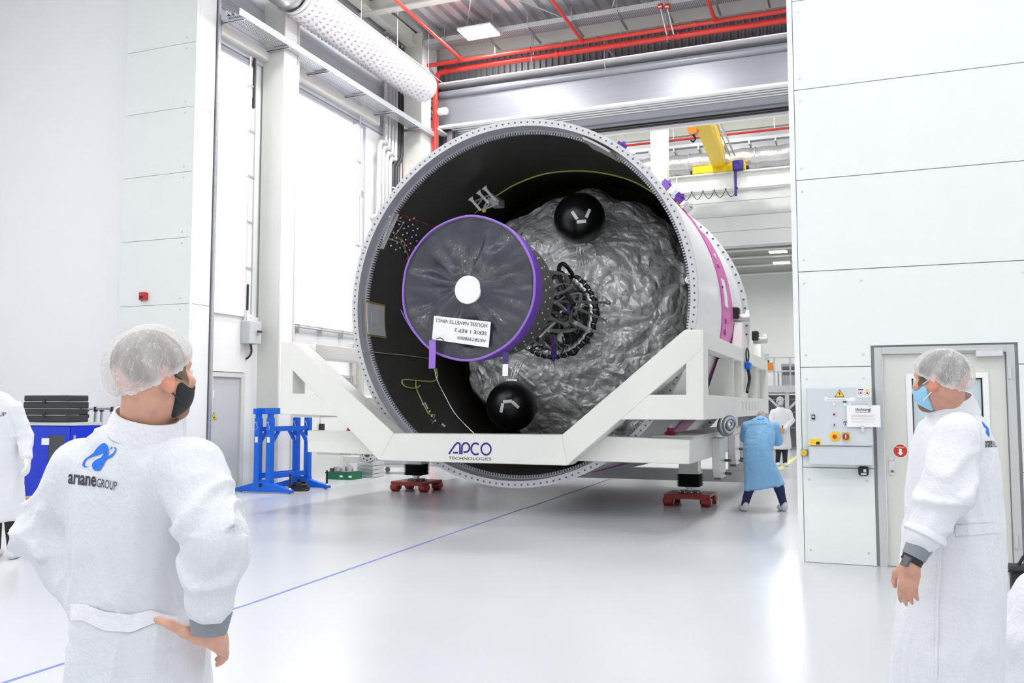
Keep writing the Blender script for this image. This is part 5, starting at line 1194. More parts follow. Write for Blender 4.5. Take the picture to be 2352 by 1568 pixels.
yl = plate(155, 972, 256, 1026, 'yellow_label', 'yellow', dr, .002); plate(215, 995, 246, 1022, 'label_print', 'ink', yl, .003); plate(160, 985, 205, 988, 'label_line', 'orange', yl, .003); plate(160, 1000, 205, 1003, 'label_line', 'orange', yl, .003)
o = plate(174, 752, 203, 794, 'lock_body', 'black', dr, .012); disc(188, 770, .006, 'lock_cylinder', 'steel', o, .016)
# cable trunk strip right of the cabinet
# notice paper hanging over the cabinet edge
pn, qn = k7(492, 862, YK - .03), k7(790, 668, YK - .03)
nt_ = thing('paper_notice', 'white paper notice headed Achtung taped to the control cabinet', 'notice', ((pn[0] + qn[0]) / 2, YK - .03, pn[2]))
m = MB(); n = 8
vs = [(pn[0] + (qn[0] - pn[0]) * i / n, YK - .018 - .006 * math.sin(i / n * 3) - .004 * j, pn[2] + (qn[2] - pn[2]) * j) for j in (0, 1) for i in range(n + 1)]; m.add(vs, [(i, i + 1, n + 2 + i, n + 1 + i) for i in range(n)]).build('sheet', 'paper', nt_, fix=False)
p = k7(566, 725, YK - .03); text_on('!Achtung!', 'heading', 'ink', nt_, (p[0], YK - .029, p[2]), (1, 0, 0), (0, 0, 1), width=k7(708, 725, YK - .03)[0] - p[0], bold=.01, lift=.002)
plate(566, 728, 706, 731, 'underline', 'ink', nt_, .001, YK - .029)
for k, y in enumerate((756, 770, 790, 815)): plate(530, y, 750 - 20 * (k % 2), y + 2, 'text_line', 'grey_paint', nt_, .001, YK - .029)
for (x0, y0, x1, y1) in ((682, 645, 712, 680), (620, 850, 648, 905)): plate(x0, y0, x1, y1, 'tape_strip', 'alu', nt_, .001, YK - .03)
# yellow buzzer and black boxes
q = onY(*z7((108, 1093)), YR); ye = thing('emergency_button', 'yellow round push button on grey base at the panel edge', 'button', (q[0], YR, q[2]))
MB().box((q[0] - .032, YR - .05, q[2] - .035), (q[0] + .032, YR, q[2] + .035)).build('base', 'mid_grey', ye, bevel=.004); MB().lathe([(.0001, -.075), (.026, -.075), (.03, -.05)], (q[0], YR, q[2]), 'Y', 18).build('mushroom', 'yellow', ye, smooth=True); MB().lathe([(.0001, -.08), (.008, -.08), (.008, -.07)], (q[0], YR, q[2]), 'Y', 10).build('cap', 'orange', ye)
q = onY(*z7((640, 1258)), YR); bb_ = thing('card_reader', 'black square switch box below the control cabinet', 'switch', (q[0], YR, q[2]))
MB().box((q[0] - .047, YR - .06, q[2] - .045), (q[0] + .047, YR, q[2] + .045)).build('body', 'black', bb_, bevel=.014); MB().box((q[0] + .0, YR - .062, q[2] - .01), (q[0] + .025, YR - .06, q[2] + .02)).build('symbol', 'alu', bb_); MB().box((q[0] - .025, YR - .062, q[2] - .035), (q[0] + .028, YR - .06, q[2] - .02)).build('white_strip', 'paper', bb_)
# paper behind the door window
# socket by the door and black bag on the floor
q = onY(2338, 1308, YR); so = thing('wall_socket', 'white wall socket low beside the cream door', 'socket', (q[0], YR, q[2])); MB().box((q[0] - .05, YR - .02, q[2] - .03), (q[0] + .08, YR, q[2] + .04)).build('plate', 'white', so, bevel=.004); MB().cyl((q[0] - .01, YR - .022, q[2] + .005), (q[0] - .01, YR - .02, q[2] + .005), .018, 12).build('outlet', 'mid_grey', so)
q = onZ(2352, 1396); x, y = q[0] + .06, q[1]; bg = thing('black_bag', 'black fabric bag standing on the floor behind the crouching person', 'bag', (x, y, 0))
MB().box((x - .13, y, .0), (x + .2, y + .2, .3)).build('body', M('bag_black', (.018, .018, .02), .6, 0, .2, 30, .5, 30), bg, bevel=.045); MB().box((x - .15, y - .01, .26), (x + .22, y + .21, .31)).build('flap', 'bag_black', bg, bevel=.02); MB().tube(spline([(x - .08, y + .1, .3), (x + .0, y + .1, .4), (x + .12, y + .1, .3)], 5), .012, 6).build('handle', 'black', bg); MB().lathe([(.02, -.01), (.03, -.01), (.03, 0), (.02, 0)], (x - .08, y, .06), 'Y', 12).build('buckle', 'dark_metal', bg)
MB().cyl((x - .42, y + .1, .275), (x - .1, y + .1, .255), .008, 6).build('rod', 'dark_metal', bg)
# ================================================================== PEOPLE: distance fields turned into one skin
def smin(a, b, k):
    h = np.maximum(k - np.abs(a - b), 0) / k; return np.minimum(a, b) - h * h * k * .25
class Field:
    def __init__(s, lo, hi, vox):
        s.lo = np.array(lo, np.float32); s.h = vox; s.n = np.ceil((np.array(hi) - np.array(lo)) / vox).astype(int) + 1
        s.f = np.full(s.n, .3, np.float32)
    def sub(s, lo, hi):
        i0 = np.clip(np.floor((np.array(lo) - s.lo) / s.h).astype(int), 0, s.n - 1); i1 = np.clip(np.ceil((np.array(hi) - s.lo) / s.h).astype(int) + 1, 1, s.n)
        sl = tuple(slice(a, b) for a, b in zip(i0, i1))
        g = [(np.arange(a, b, dtype=np.float32) * s.h + s.lo[k]) for k, (a, b) in enumerate(zip(i0, i1))]
        return sl, np.stack(np.meshgrid(*g, indexing='ij'), -1)
    def put(s, lo, hi, fn, k=.01, mode='u', pad=.05):
        sl, P = s.sub(np.array(lo) - pad, np.array(hi) + pad)
        if P.size == 0: return s
        d = fn(P).astype(np.float32); c = s.f[sl]
        if mode == 'u': s.f[sl] = smin(c, d, k) if k > 0 else np.minimum(c, d)
        elif mode == 's': s.f[sl] = -smin(-c, d, k)
        return s
    def cap(s, a, b, ra, rb=None, k=.01, **kw):
        a = np.array(a, np.float32); b = np.array(b, np.float32); rb = ra if rb is None else rb; r = max(ra, rb); ba = b - a; L = float(ba @ ba) + 1e-9
        def fn(P):
            t = np.clip(((P - a) @ ba) / L, 0, 1); q = P - a - t[..., None] * ba
            return np.sqrt((q * q).sum(-1)) - (ra + (rb - ra) * t)
        return s.put(np.minimum(a, b) - r, np.maximum(a, b) + r, fn, k, **kw)
    def ell(s, c, r, R=None, k=.01, **kw):
        c = np.array(c, np.float32); r = np.array(r, np.float32); R = np.eye(3) if R is None else np.array(R); m = r.max()
        def fn(P):
            q = (P - c) @ R; k0 = np.sqrt(((q / r) ** 2).sum(-1)); k1 = np.sqrt(((q / (r * r)) ** 2).sum(-1)) + 1e-6
            return k0 * (k0 - 1) / k1
        return s.put(c - m, c + m, fn, k, **kw)
    def loft(s, st, lat, k=.02, sub=3, wob=None, pad=.06):
        """st: [(centre, half width, half depth)], lat: width direction"""
        C = spline([x[0] for x in st], sub); A = spline([np.array([x[1], x[2], 0]) for x in st], sub); lat = np.array(lat, float)
        tmp = np.full(s.n, .3, np.float32)
        for i in range(len(C) - 1):
            a, b = C[i], C[i + 1]; ba = b - a; L = float(ba @ ba) + 1e-9; ax = ba / math.sqrt(L); w_ = lat - ax * (lat @ ax); w_ /= np.linalg.norm(w_); dp = np.cross(ax, w_); m = max(A[i].max(), A[i + 1].max()) 
            def fn(P, a=a, ba=ba, L=L, ax=ax, w_=w_, dp=dp, A0=A[i], A1=A[i + 1]):
                t = np.clip(((P - a) @ ba) / L, 0, 1); q = P - a - t[..., None] * ba
                aw = A0[0] + (A1[0] - A0[0]) * t; bw = A0[1] + (A1[1] - A0[1]) * t
                u = (q @ w_) / aw; v = (q @ dp) / bw; e = q @ ax; mn = np.minimum(aw, bw); k0 = np.sqrt(u * u + v * v); k1 = np.sqrt((u / aw) ** 2 + (v / bw) ** 2) + 1e-6
                d = np.where(k0 < .2, -mn * (1 - k0), k0 * (k0 - 1) / k1)
                return np.where(np.abs(e) > 1e-4, np.sqrt(np.maximum(d, 0) ** 2 + e * e) + np.minimum(d, 0) * (np.abs(e) < .02), d)
            sl, P = s.sub(np.minimum(a, b) - m - .04, np.maximum(a, b) + m + .04)
            if P.size: tmp[sl] = np.minimum(tmp[sl], fn(P))
        s.f = smin(s.f, tmp, k)
        return s
    def mesh(s):
        """surface nets"""
        f = s.f; S = f < 0; n = s.n
        acc = np.zeros(tuple(n - 1) + (3,), np.float32); cnt = np.zeros(tuple(n - 1), np.float32)
        def cs(o): return tuple(slice(o[k], o[k] + n[k] - 1) for k in range(3))
        cor = [np.array(o) for o in np.ndindex(2, 2, 2)]
        inside = sum(S[cs(o)].astype(np.int8) for o in cor); act = (inside > 0) & (inside < 8); idx = np.argwhere(act)
        fv = {tuple(o): f[idx[:, 0] + o[0], idx[:, 1] + o[1], idx[:, 2] + o[2]] for o in cor}
        a_ = np.zeros((len(idx), 3)); c_ = np.zeros(len(idx))
        for o in cor:
            for k in range(3):
                if o[k] == 0:
                    o2 = o.copy(); o2[k] = 1; v0, v1 = fv[tuple(o)], fv[tuple(o2)]; m = (v0 < 0) != (v1 < 0)
                    t = np.where(m, v0 / np.where(v0 == v1, 1, v0 - v1), 0); p = np.array(o, float)[None] + np.eye(3)[k][None] * t[:, None]
                    a_ += p * m[:, None]; c_ += m
        V = (idx + a_ / np.maximum(c_, 1)[:, None]) * s.h + s.lo
        vid = -np.ones(tuple(n - 1), np.int32); vid[act] = np.arange(len(idx)); F = []
        for k in range(3):
            o0 = [slice(None)] * 3; o1 = [slice(None)] * 3; o0[k] = slice(0, -1); o1[k] = slice(1, None)
            cr_ = S[tuple(o0)] != S[tuple(o1)]; e = np.argwhere(cr_); u, v = [(1, 2), (2, 0), (0, 1)][k]
            ok = (e[:, u] > 0) & (e[:, v] > 0) & (e[:, u] < n[u] - 1) & (e[:, v] < n[v] - 1); e = e[ok]
            flip = S[e[:, 0], e[:, 1], e[:, 2]]
            def g(du, dv): q = e.copy(); q[:, u] -= du; q[:, v] -= dv; return vid[q[:, 0], q[:, 1], q[:, 2]]
            Q = np.stack([g(0, 0), g(1, 0), g(1, 1), g(0, 1)], 1); Q[flip] = Q[flip]; Q2 = Q.copy(); Q2[~flip] = Q[~flip][:, ::-1]; F.append(Q2)
        return V, np.concatenate(F)
def net_obj(name, V, F, mat, parent=None, smooth_it=0, tint=None):
    V = np.array(V, float)
    for _ in range(smooth_it):
        acc = np.zeros_like(V); c = np.zeros(len(V))
        for i, j in ((0, 1), (1, 2), (2, 3), (3, 0)):
            np.add.at(acc, F[:, i], V[F[:, j]]); np.add.at(acc, F[:, j], V[F[:, i]]); np.add.at(c, F[:, i], 1); np.add.at(c, F[:, j], 1)
        V = V * .5 + .5 * acc / np.maximum(c, 1)[:, None]
    off = np.array(OFF.get(parent.name, (0, 0, 0))) if parent else np.zeros(3)
    me = bpy.data.meshes.new(name); n = len(V); m = len(F)
    me.vertices.add(n); me.vertices.foreach_set('co', (V - off).astype(np.float32).ravel())
    me.loops.add(4 * m); me.loops.foreach_set('vertex_index', F.astype(np.int32).ravel()); me.polygons.add(m)
    me.polygons.foreach_set('loop_start', np.arange(0, 4 * m, 4, dtype=np.int32))
    try: me.polygons.foreach_set('loop_total', np.full(m, 4, np.int32))
    except Exception: pass
    me.polygons.foreach_set('use_smooth', np.ones(m, bool)); me.update(calc_edges=True); me.validate()
    if tint is not None:
        at = me.color_attributes.new('tint', 'FLOAT_COLOR', 'POINT'); at.data.foreach_set('color', np.concatenate([tint, np.ones((n, 1))], 1).astype(np.float32).ravel())
    me.materials.append(MATS[mat]); o = bpy.data.objects.new(name, me); COL.objects.link(o)
    if parent: o.parent = parent; OFF[o.name] = tuple(off)
    return o, V, F

# ---- cloth, cap and skin materials
sm = M('person_skin', (.6, .33, .24), .5); nt = sm.node_tree; at = nt.nodes.new('ShaderNodeAttribute'); at.attribute_name = 'tint'; nt.links.new(at.outputs['Color'], nt.nodes['Principled BSDF'].inputs['Base Color'])
nt.nodes['Principled BSDF'].inputs['Subsurface Weight'].default_value = .06; nt.nodes['Principled BSDF'].inputs['Subsurface Radius'].default_value = (.01, .004, .002)
def cloth(name, col, grid=0, bump=.25):
    m = M(name, col, .75, bump=bump, bscale=60); nt = m.node_tree; b = nt.nodes['Principled BSDF']; b.inputs['Sheen Weight'].default_value = .1
    if grid:
        tc = nt.nodes.new('ShaderNodeTexCoord'); sp_ = nt.nodes.new('ShaderNodeSeparateXYZ'); nt.links.new(tc.outputs['Object'], sp_.inputs[0]); outs = []
        for ax in (0, 1, 2):
            mu = nt.nodes.new('ShaderNodeMath'); mu.operation = 'MULTIPLY'; mu.inputs[1].default_value = grid; nt.links.new(sp_.outputs[ax], mu.inputs[0])
            fr = nt.nodes.new('ShaderNodeMath'); fr.operation = 'FRACT'; nt.links.new(mu.outputs[0], fr.inputs[0]); lt = nt.nodes.new('ShaderNodeMath'); lt.operation = 'LESS_THAN'; lt.inputs[1].default_value = .14; nt.links.new(fr.outputs[0], lt.inputs[0]); outs.append(lt)
        at2 = nt.nodes.new('ShaderNodeMath'); at2.operation = 'ARCTAN2'; nt.links.new(sp_.outputs[1], at2.inputs[0]); nt.links.new(sp_.outputs[0], at2.inputs[1]); mu = nt.nodes.new('ShaderNodeMath'); mu.operation = 'MULTIPLY'; mu.inputs[1].default_value = grid * .2; nt.links.new(at2.outputs[0], mu.inputs[0])
        fr = nt.nodes.new('ShaderNodeMath'); fr.operation = 'FRACT'; nt.links.new(mu.outputs[0], fr.inputs[0]); lt = nt.nodes.new('ShaderNodeMath'); lt.operation = 'LESS_THAN'; lt.inputs[1].default_value = .14; nt.links.new(fr.outputs[0], lt.inputs[0]); outs.append(lt)
        mx = nt.nodes.new('ShaderNodeMath'); mx.operation = 'MAXIMUM'; nt.links.new(outs[3].outputs[0], mx.inputs[0]); nt.links.new(outs[2].outputs[0], mx.inputs[1])
        mi = nt.nodes.new('ShaderNodeMixRGB'); nt.links.new(mx.outputs[0], mi.inputs[0]); mi.inputs[1].default_value = (*col, 1); mi.inputs[2].default_value = (col[0] * .95, col[1] * .955, col[2] * .965, 1); nt.links.new(mi.outputs[0], b.inputs['Base Color'])
    return m
cloth('gown_grid', (.72, .74, .78), 190); cloth('gown_white', (.75, .765, .80)); cloth('gown_blue', (.28, .57, .90), bump=.35); cloth('gown_band', (.84, .85, .88), 190); cloth('cuff_grey', (.24, .26, .29), bump=.1); cloth('glove', (.82, .82, .80), bump=.1)
M('hair', (.16, .10, .065), .6, 0, .3, 60, .5, 120); M('hair_dark', (.03, .025, .022), .6, 0, .3, 60, .5, 120)
M('mask_black', (.012, .012, .014), .6); M('mask_blue', (.30, .60, .85), .6); M('eye', (.8, .8, .8), .1); M('iris', (.05, .03, .02), .1)
def cap_mat(name, op=.5):
    m = bpy.data.materials.new(name); m.use_nodes = True; nt = m.node_tree; nt.nodes.clear(); o = nt.nodes.new('ShaderNodeOutputMaterial')
    tr = nt.nodes.new('ShaderNodeBsdfTransparent'); df = nt.nodes.new('ShaderNodeBsdfDiffuse'); tl = nt.nodes.new('ShaderNodeBsdfTranslucent'); mx = nt.nodes.new('ShaderNodeMixShader'); m2 = nt.nodes.new('ShaderNodeMixShader'); m2.inputs[0].default_value = .35
    df.inputs[0].default_value = tl.inputs[0].default_value = (.93, .92, .92, 1); nt.links.new(df.outputs[0], m2.inputs[1]); nt.links.new(tl.outputs[0], m2.inputs[2])
    tc = nt.nodes.new('ShaderNodeTexCoord'); n1 = nt.nodes.new('ShaderNodeTexNoise'); n1.inputs['Scale'].default_value = 26; n1.inputs['Detail'].default_value = 2; n1.inputs['Distortion'].default_value = 2.5
    mp = nt.nodes.new('ShaderNodeMapping'); mp.inputs['Scale'].default_value = (1, 1, .45); nt.links.new(tc.outputs['Object'], mp.inputs[0]); nt.links.new(mp.outputs[0], n1.inputs['Vector'])
    ab = nt.nodes.new('ShaderNodeMath'); ab.operation = 'SUBTRACT'; ab.inputs[1].default_value = .5; nt.links.new(n1.outputs[0], ab.inputs[0]); a2 = nt.nodes.new('ShaderNodeMath'); a2.operation = 'ABSOLUTE'; nt.links.new(ab.outputs[0], a2.inputs[0])
    mr = nt.nodes.new('ShaderNodeMapRange'); mr.inputs[1].default_value = 0; mr.inputs[2].default_value = .03; mr.inputs[3].default_value = min(op + .30, .95); mr.inputs[4].default_value = op; nt.links.new(a2.outputs[0], mr.inputs[0])
    lw = nt.nodes.new('ShaderNodeAttribute'); lw.attribute_name = 'dens'; ad = nt.nodes.new('ShaderNodeMath'); ad.operation = 'ADD'; ad.use_clamp = True; nt.links.new(mr.outputs[0], ad.inputs[0]); nt.links.new(lw.outputs['Fac'], ad.inputs[1])
    nt.links.new(ad.outputs[0], mx.inputs[0]); nt.links.new(tr.outputs[0], mx.inputs[1]); nt.links.new(m2.outputs[0], mx.inputs[2]); nt.links.new(mx.outputs[0], o.inputs[0]); MATS[name] = m
cap_mat('cap_net', .45); cap_mat('cap_net_thick', .62)

def heading(a):
    a = math.radians(a); f = _f0 * math.cos(a) + _rt * math.sin(a); r = _rt * math.cos(a) - _f0 * math.sin(a); return f, r
def head_frame(a, pitch=0, roll=0):
    f, r = heading(a); u = np.array([0, 0, 1.]); p = math.radians(pitch); f2 = f * math.cos(p) + u * math.sin(p); u2 = u * math.cos(p) - f * math.sin(p)
    q = math.radians(roll); r2 = r * math.cos(q) + u2 * math.sin(q); u3 = u2 * math.cos(q) - r * math.sin(q); return np.stack([r2, f2, u3], 1)   # columns: right, forward, up
def add_head(F, c, R, neck, s=1.0):
    def p(x, y, z): return c + R @ (np.array([x, y, z]) * s)
    F.ell(p(0, -.015, .03), np.array([.076, .098, .09]) * s, R, .02); F.ell(p(0, .03, -.04), np.array([.063, .068, .082]) * s, R, .03)
    F.ell(p(0, .066, -.1), np.array([.03, .026, .022]) * s, R, .03); F.ell(p(0, .076, .028), np.array([.05, .02, .016]) * s, R, .02)
    F.cap(p(0, .09, .004), p(0, .104, -.03), .008 * s, .012 * s, .012); F.ell(p(0, .09, -.062), np.array([.024, .012, .011]) * s, R, .01)
    for e in (-1, 1):
        F.ell(p(.032 * e, .1, .006), np.array([.017, .014, .012]) * s, R, .012, mode='s'); F.ell(p(.046 * e, .068, -.02), np.array([.02, .024, .018]) * s, R, .02)
        Re = R @ np.array(Matrix.Rotation(-.3 * e, 3, 'Z') @ Matrix.Rotation(.2, 3, 'X'))
        F.ell(p(.080 * e, -.012, -.012), np.array([.011, .021, .034]) * s, Re, .008); F.ell(p(.092 * e, -.008, -.01), np.array([.008, .012, .021]) * s, Re, .006, mode='s'); F.cap(p(.08 * e, .0, -.03), p(.082 * e, -.004, -.04), .008 * s, .008 * s, .008)
    F.cap(p(0, -.028, -.05), neck, .057 * s, .064 * s, .025)
def tint_of(V, c, R, s, base, beard, hair):
    q = ((V - c) @ R) / s; T = np.tile(np.array(base, float), (len(V), 1)); d = np.linalg.norm(q, axis=1) < .2
    b = np.clip((q[:, 1] - .012) / .02, 0, 1) * np.clip((-.028 - q[:, 2] + .25 * np.maximum(.05 - q[:, 1], 0)) / .02, 0, 1) * d * np.clip((q[:, 2] + .14) / .02, 0, 1) * (np.abs(q[:, 0]) < .075)
    h = np.clip((q[:, 2] - .0 + .5 * (-.02 - q[:, 1]) * -1 - .0) / .02, 0, 1) * (q[:, 1] < .06) * d * (np.abs(q[:, 0]) < .078) * .9
    e = d * (np.abs(q[:, 0]) > .079) * (q[:, 1] < .03)
    T = T * (1 - b[:, None] * .85) + np.array(beard) * b[:, None] * .85; T = T * (1 - h[:, None]) + np.array(hair) * h[:, None]
    T = np.where(e[:, None], np.array(base) * (1.1, .85, .8), T); n = vnoise(V * 60 + 400, 3)[:, None]; return T * (.9 + .2 * n)
def make_cap(c, R, s, parent, mat, size=(.098, .122, .108), seed=1):
    n_ = np.array([0, -.46, .89]); n_ /= np.linalg.norm(n_); t1 = np.array([1., 0, 0]); t2 = np.cross(n_, t1); cc = np.array([0, -.012, .022]); nu, nv = 128, 30; rs = np.random.RandomState(seed); ph = rs.rand(8) * 6.28
    V = []; D = []
    for i in range(nv + 1):
        v = i / nv; th = v * 1.83
        for k in range(nu):
            u = 2 * PI * k / nu; rad = math.sin(th) * (1 - .16 * max(0, (v - .8) / .2) ** 1.5); h = math.cos(th)
            w_ = (.028 * math.sin(9 * u + ph[0] + 3 * v) + .022 * math.sin(17 * u + ph[1] - 4 * v) + .016 * math.sin(31 * u + ph[2])) * v ** 1.2 + .03 * math.sin(3 * u + ph[3]) * math.sin(v * 3.1) + (.02 * math.sin(46 * u) if v > .9 else 0)
            d = (t1 * math.cos(u) * rad * size[0] + t2 * math.sin(u) * rad * size[1] + n_ * h * size[2]) * (1 + w_); V.append(c + R @ ((cc + d) * s)); D.append(max(0, (v - .9) * 5) + .8 * max(0, .42 - v) + .18 * max(0, math.sin(9 * u + ph[0] + 3 * v)) * v)  # opacity raised towards the crown to paint in its overexposed white
    F = np.array([(i * nu + k, i * nu + (k + 1) % nu, (i + 1) * nu + (k + 1) % nu, (i + 1) * nu + k) for i in range(nv) for k in range(nu)])
    o, _, _ = net_obj('bouffant_cap', V, F, mat, parent); a = o.data.attributes.new('dens', 'FLOAT', 'POINT'); a.data.foreach_set('value', np.array(D, np.float32)); return o
def make_hair(c, R, s, parent, mat):
    F = Field(c - .16 * s, c + .16 * s, .006 * s); p = lambda x, y, z: c + R @ (np.array([x, y, z]) * s)
    F.ell(p(0, -.015, .032), np.array([.079, .098, .091]) * s, R, 0); F.ell(p(0, .11, -.03), np.array([.1, .075, .08]) * s, R, .01, mode='s'); F.ell(p(0, .0, -.12), np.array([.11, .2, .085]) * s, R, .01, mode='s')
    V, Q = F.mesh(); return net_obj('hair', V, Q, mat, parent, 1)[0]
def make_mask(c, R, s, parent, mat, strap):
    F = Field(c - .17 * s, c + .17 * s, .005 * s); p = lambda x, y, z: c + R @ (np.array([x, y, z]) * s)
    F.ell(p(0, .032, -.045), np.array([.069, .076, .078]) * s, R, 0); F.cap(p(0, .09, -.012), p(0, .104, -.036), .012 * s, .015 * s, .02); F.ell(p(0, -.09, -.02), np.array([.14, .125, .2]) * s, R, .01, mode='s'); F.ell(p(0, .08, .09), np.array([.12, .12, .085]) * s, R, .01, mode='s')
    V, Q = F.mesh(); o = net_obj('face_mask', V, Q, mat, parent, 1)[0]
    for e in (-1, 1):
        for z0, z1 in ((-.015, .012), (-.08, -.035)): MB().tube(spline([p(.062 * e, .045, z0), p(.073 * e, .015, (z0 + z1) / 2), p(.086 * e, -.012, z1)], 4), .0022 * s, 6).build('ear_loop', strap, o)
    return o
def add_hand(F, wrist, d, nrm, thumb_dir, s=1.0, curl=.5, spread=.0, side=1, thumb=None, back=.02):
    """wrist point, finger direction, back-of-hand normal, side the thumb leaves from"""
    d = np.array(d, float); d /= np.linalg.norm(d); nrm = np.array(nrm, float); nrm -= d * (nrm @ d); nrm /= np.linalg.norm(nrm); x = np.array(thumb_dir, float); x -= d * (x @ d); x -= nrm * (x @ nrm); x /= np.linalg.norm(x)
    R = np.stack([x, d, nrm], 1); pc = wrist + d * .052 * s; F.ell(pc, np.array([.042, .056, .017]) * s, R, .012); F.cap(wrist - d * back * s, wrist + d * .02 * s, .027 * s, .03 * s, .02)
    L = ((.043, .026, .021), (.047, .03, .023), (.043, .028, .022), (.034, .022, .019))
    for i, ls in enumerate(L):
        o = (1.5 - i) * .0195 * s; a = wrist + d * (.092 - .004 * abs(i - 1)) * s + x * o + nrm * .002; an = .15 + curl * .3 + .05 * i
        for j, l_ in enumerate(ls):
            dd = d * math.cos(an) - nrm * math.sin(an) + x * spread * (1.5 - i) * .1; b = a + dd * l_ * s; F.cap(a, b, (.0098 - .0009 * j) * s, (.0092 - .001 * j) * s, .005); a = b; an += curl * (.75 if j == 0 else .5)
    T = thumb if thumb is not None else [wrist + d * .022 * s + x * .028 * s, wrist + d * .055 * s + x * .052 * s - nrm * .008 * s, wrist + d * .085 * s + x * .058 * s - nrm * .016 * s, wrist + d * .108 * s + x * .052 * s - nrm * .02 * s]
    for j in range(3): F.cap(T[j], T[j + 1], (.0155 - .0025 * j) * s, (.0135 - .0025 * j) * s, .008)
def folds(P, seed, vert=1.0):
    """broad cloth folds: ridged, warped noise"""
    w_ = vnoise(P * 4 + 50, seed) - .5; q = P + np.stack([w_, -w_, w_ * .5], 1) * .12
    a = vnoise(q * np.array([7, 7, 2.6 * vert]) + 90, seed + 1); b = vnoise(q * np.array([20, 20, 9 * vert]) + 30, seed + 2)
    return (1 - np.abs(a - .5) * 4) * .5 + (1 - np.abs(b - .5) * 4) * .22
def sleeve_folds(V, a, e, w, amp, seed):
    """rings of creases near the elbow and cuff"""
    out = np.zeros(len(V)); tot = np.linalg.norm(e - a) + np.linalg.norm(w - e)
    for p0, p1, s0 in ((a, e, 0), (e, w, np.linalg.norm(e - a))):
        ba = p1 - p0; L = ba @ ba; t = ((V - p0) @ ba) / L; m = (t > -.1) & (t < 1.1); q = V - p0 - np.clip(t, 0, 1)[:, None] * ba; r = np.linalg.norm(q, axis=1); m &= r < .13
        s_ = (s0 + t * math.sqrt(L)); ph = (vnoise(V * 7 + 60, seed) - .5) * 9 + q @ np.array([11, 7, -9]); out[m] = np.maximum(out[m], ((.5 + .5 * np.sin(s_[m] * 34 + ph[m])) ** 3) * np.clip(1.25 - np.abs(t[m] - (1 if s0 == 0 else .1)) * 1.3, .1, 1))
    return out * amp
def finish_gown(F, name, mat, parent, seed, amp=.012, sleeves=(), samp=.010, it=2, vert=1.0, hem=None):
    V, Q = F.mesh(); o, V, Q = net_obj(name, V, Q, mat, parent, it)
    bpy.context.view_layer.update; me = o.data; n = np.zeros(len(V) * 3, np.float32); me.vertices.foreach_get('normal', n); n = n.reshape(-1, 3)
    d = folds(V, seed, vert) * amp
    for (a, e, w_) in sleeves: d = d + sleeve_folds(V, np.array(a), np.array(e), np.array(w_), samp, seed + 5)
    if hem is not None: d *= 1
    V2 = V + n * (d - amp * .4)[:, None]; off = np.array(OFF.get(parent.name, (0, 0, 0))); me.vertices.foreach_set('co', (V2 - off).astype(np.float32).ravel()); me.update()
    return o, V2, Q
def bvh_of(V, Q): return BVHTree.FromPolygons([tuple(v) for v in V], [tuple(int(i) for i in q) for q in Q])
def decal(polys, bvh, name, mat, parent, lift=.002, maxlen=14):
    """flat print given by picture points, laid on a cloth surface"""
    bm = bmesh.new()
    for vs, fs in polys:
        B = [bm.verts.new((p[0], p[1], 0)) for p in vs]
        for f in fs:
            try: bm.faces.new([B[i] for i in f])
            except ValueError: pass
    bmesh.ops.triangulate(bm, faces=bm.faces)
    for _ in range(5):
        es = [e for e in bm.edges if e.calc_length() > maxlen]
        if not es: break
        bmesh.ops.subdivide_edges(bm, edges=es, cuts=1); bmesh.ops.triangulate(bm, faces=bm.faces)
    bm.verts.ensure_lookup_table(); vs = []; bad = set()
    for i, v in enumerate(bm.verts):
        d = Vector(ray(v.co.x, v.co.y)).normalized(); h = bvh.ray_cast(Vector(_C), d)
        if h[0] is None: bad.add(i); vs.append((0, 0, 0))
        else: vs.append(tuple(h[0] - d * lift * 2))
    fs = [tuple(v.index for v in f.verts) for f in bm.faces]; bm.verts.index_update(); fs = [tuple(v.index for v in f.verts) for f in bm.faces]; bm.free()
    fs = [f for f in fs if not any(i in bad for i in f)]
    return MB().add(vs, fs).build(name, mat, parent, fix=False)
def text_px(txt, quad, bold=0.0):
    v, f = text_polys(txt, bold); lo, hi = v.min(0), v.max(0); u = (v - lo) / (hi - lo); q = [np.array(p, float) for p in quad]   # bl, br, tr, tl in pixels
    return [tuple((q[0] * (1 - a) + q[1] * a) * (1 - b) + (q[3] * (1 - a) + q[2] * a) * b) for a, b in u], f
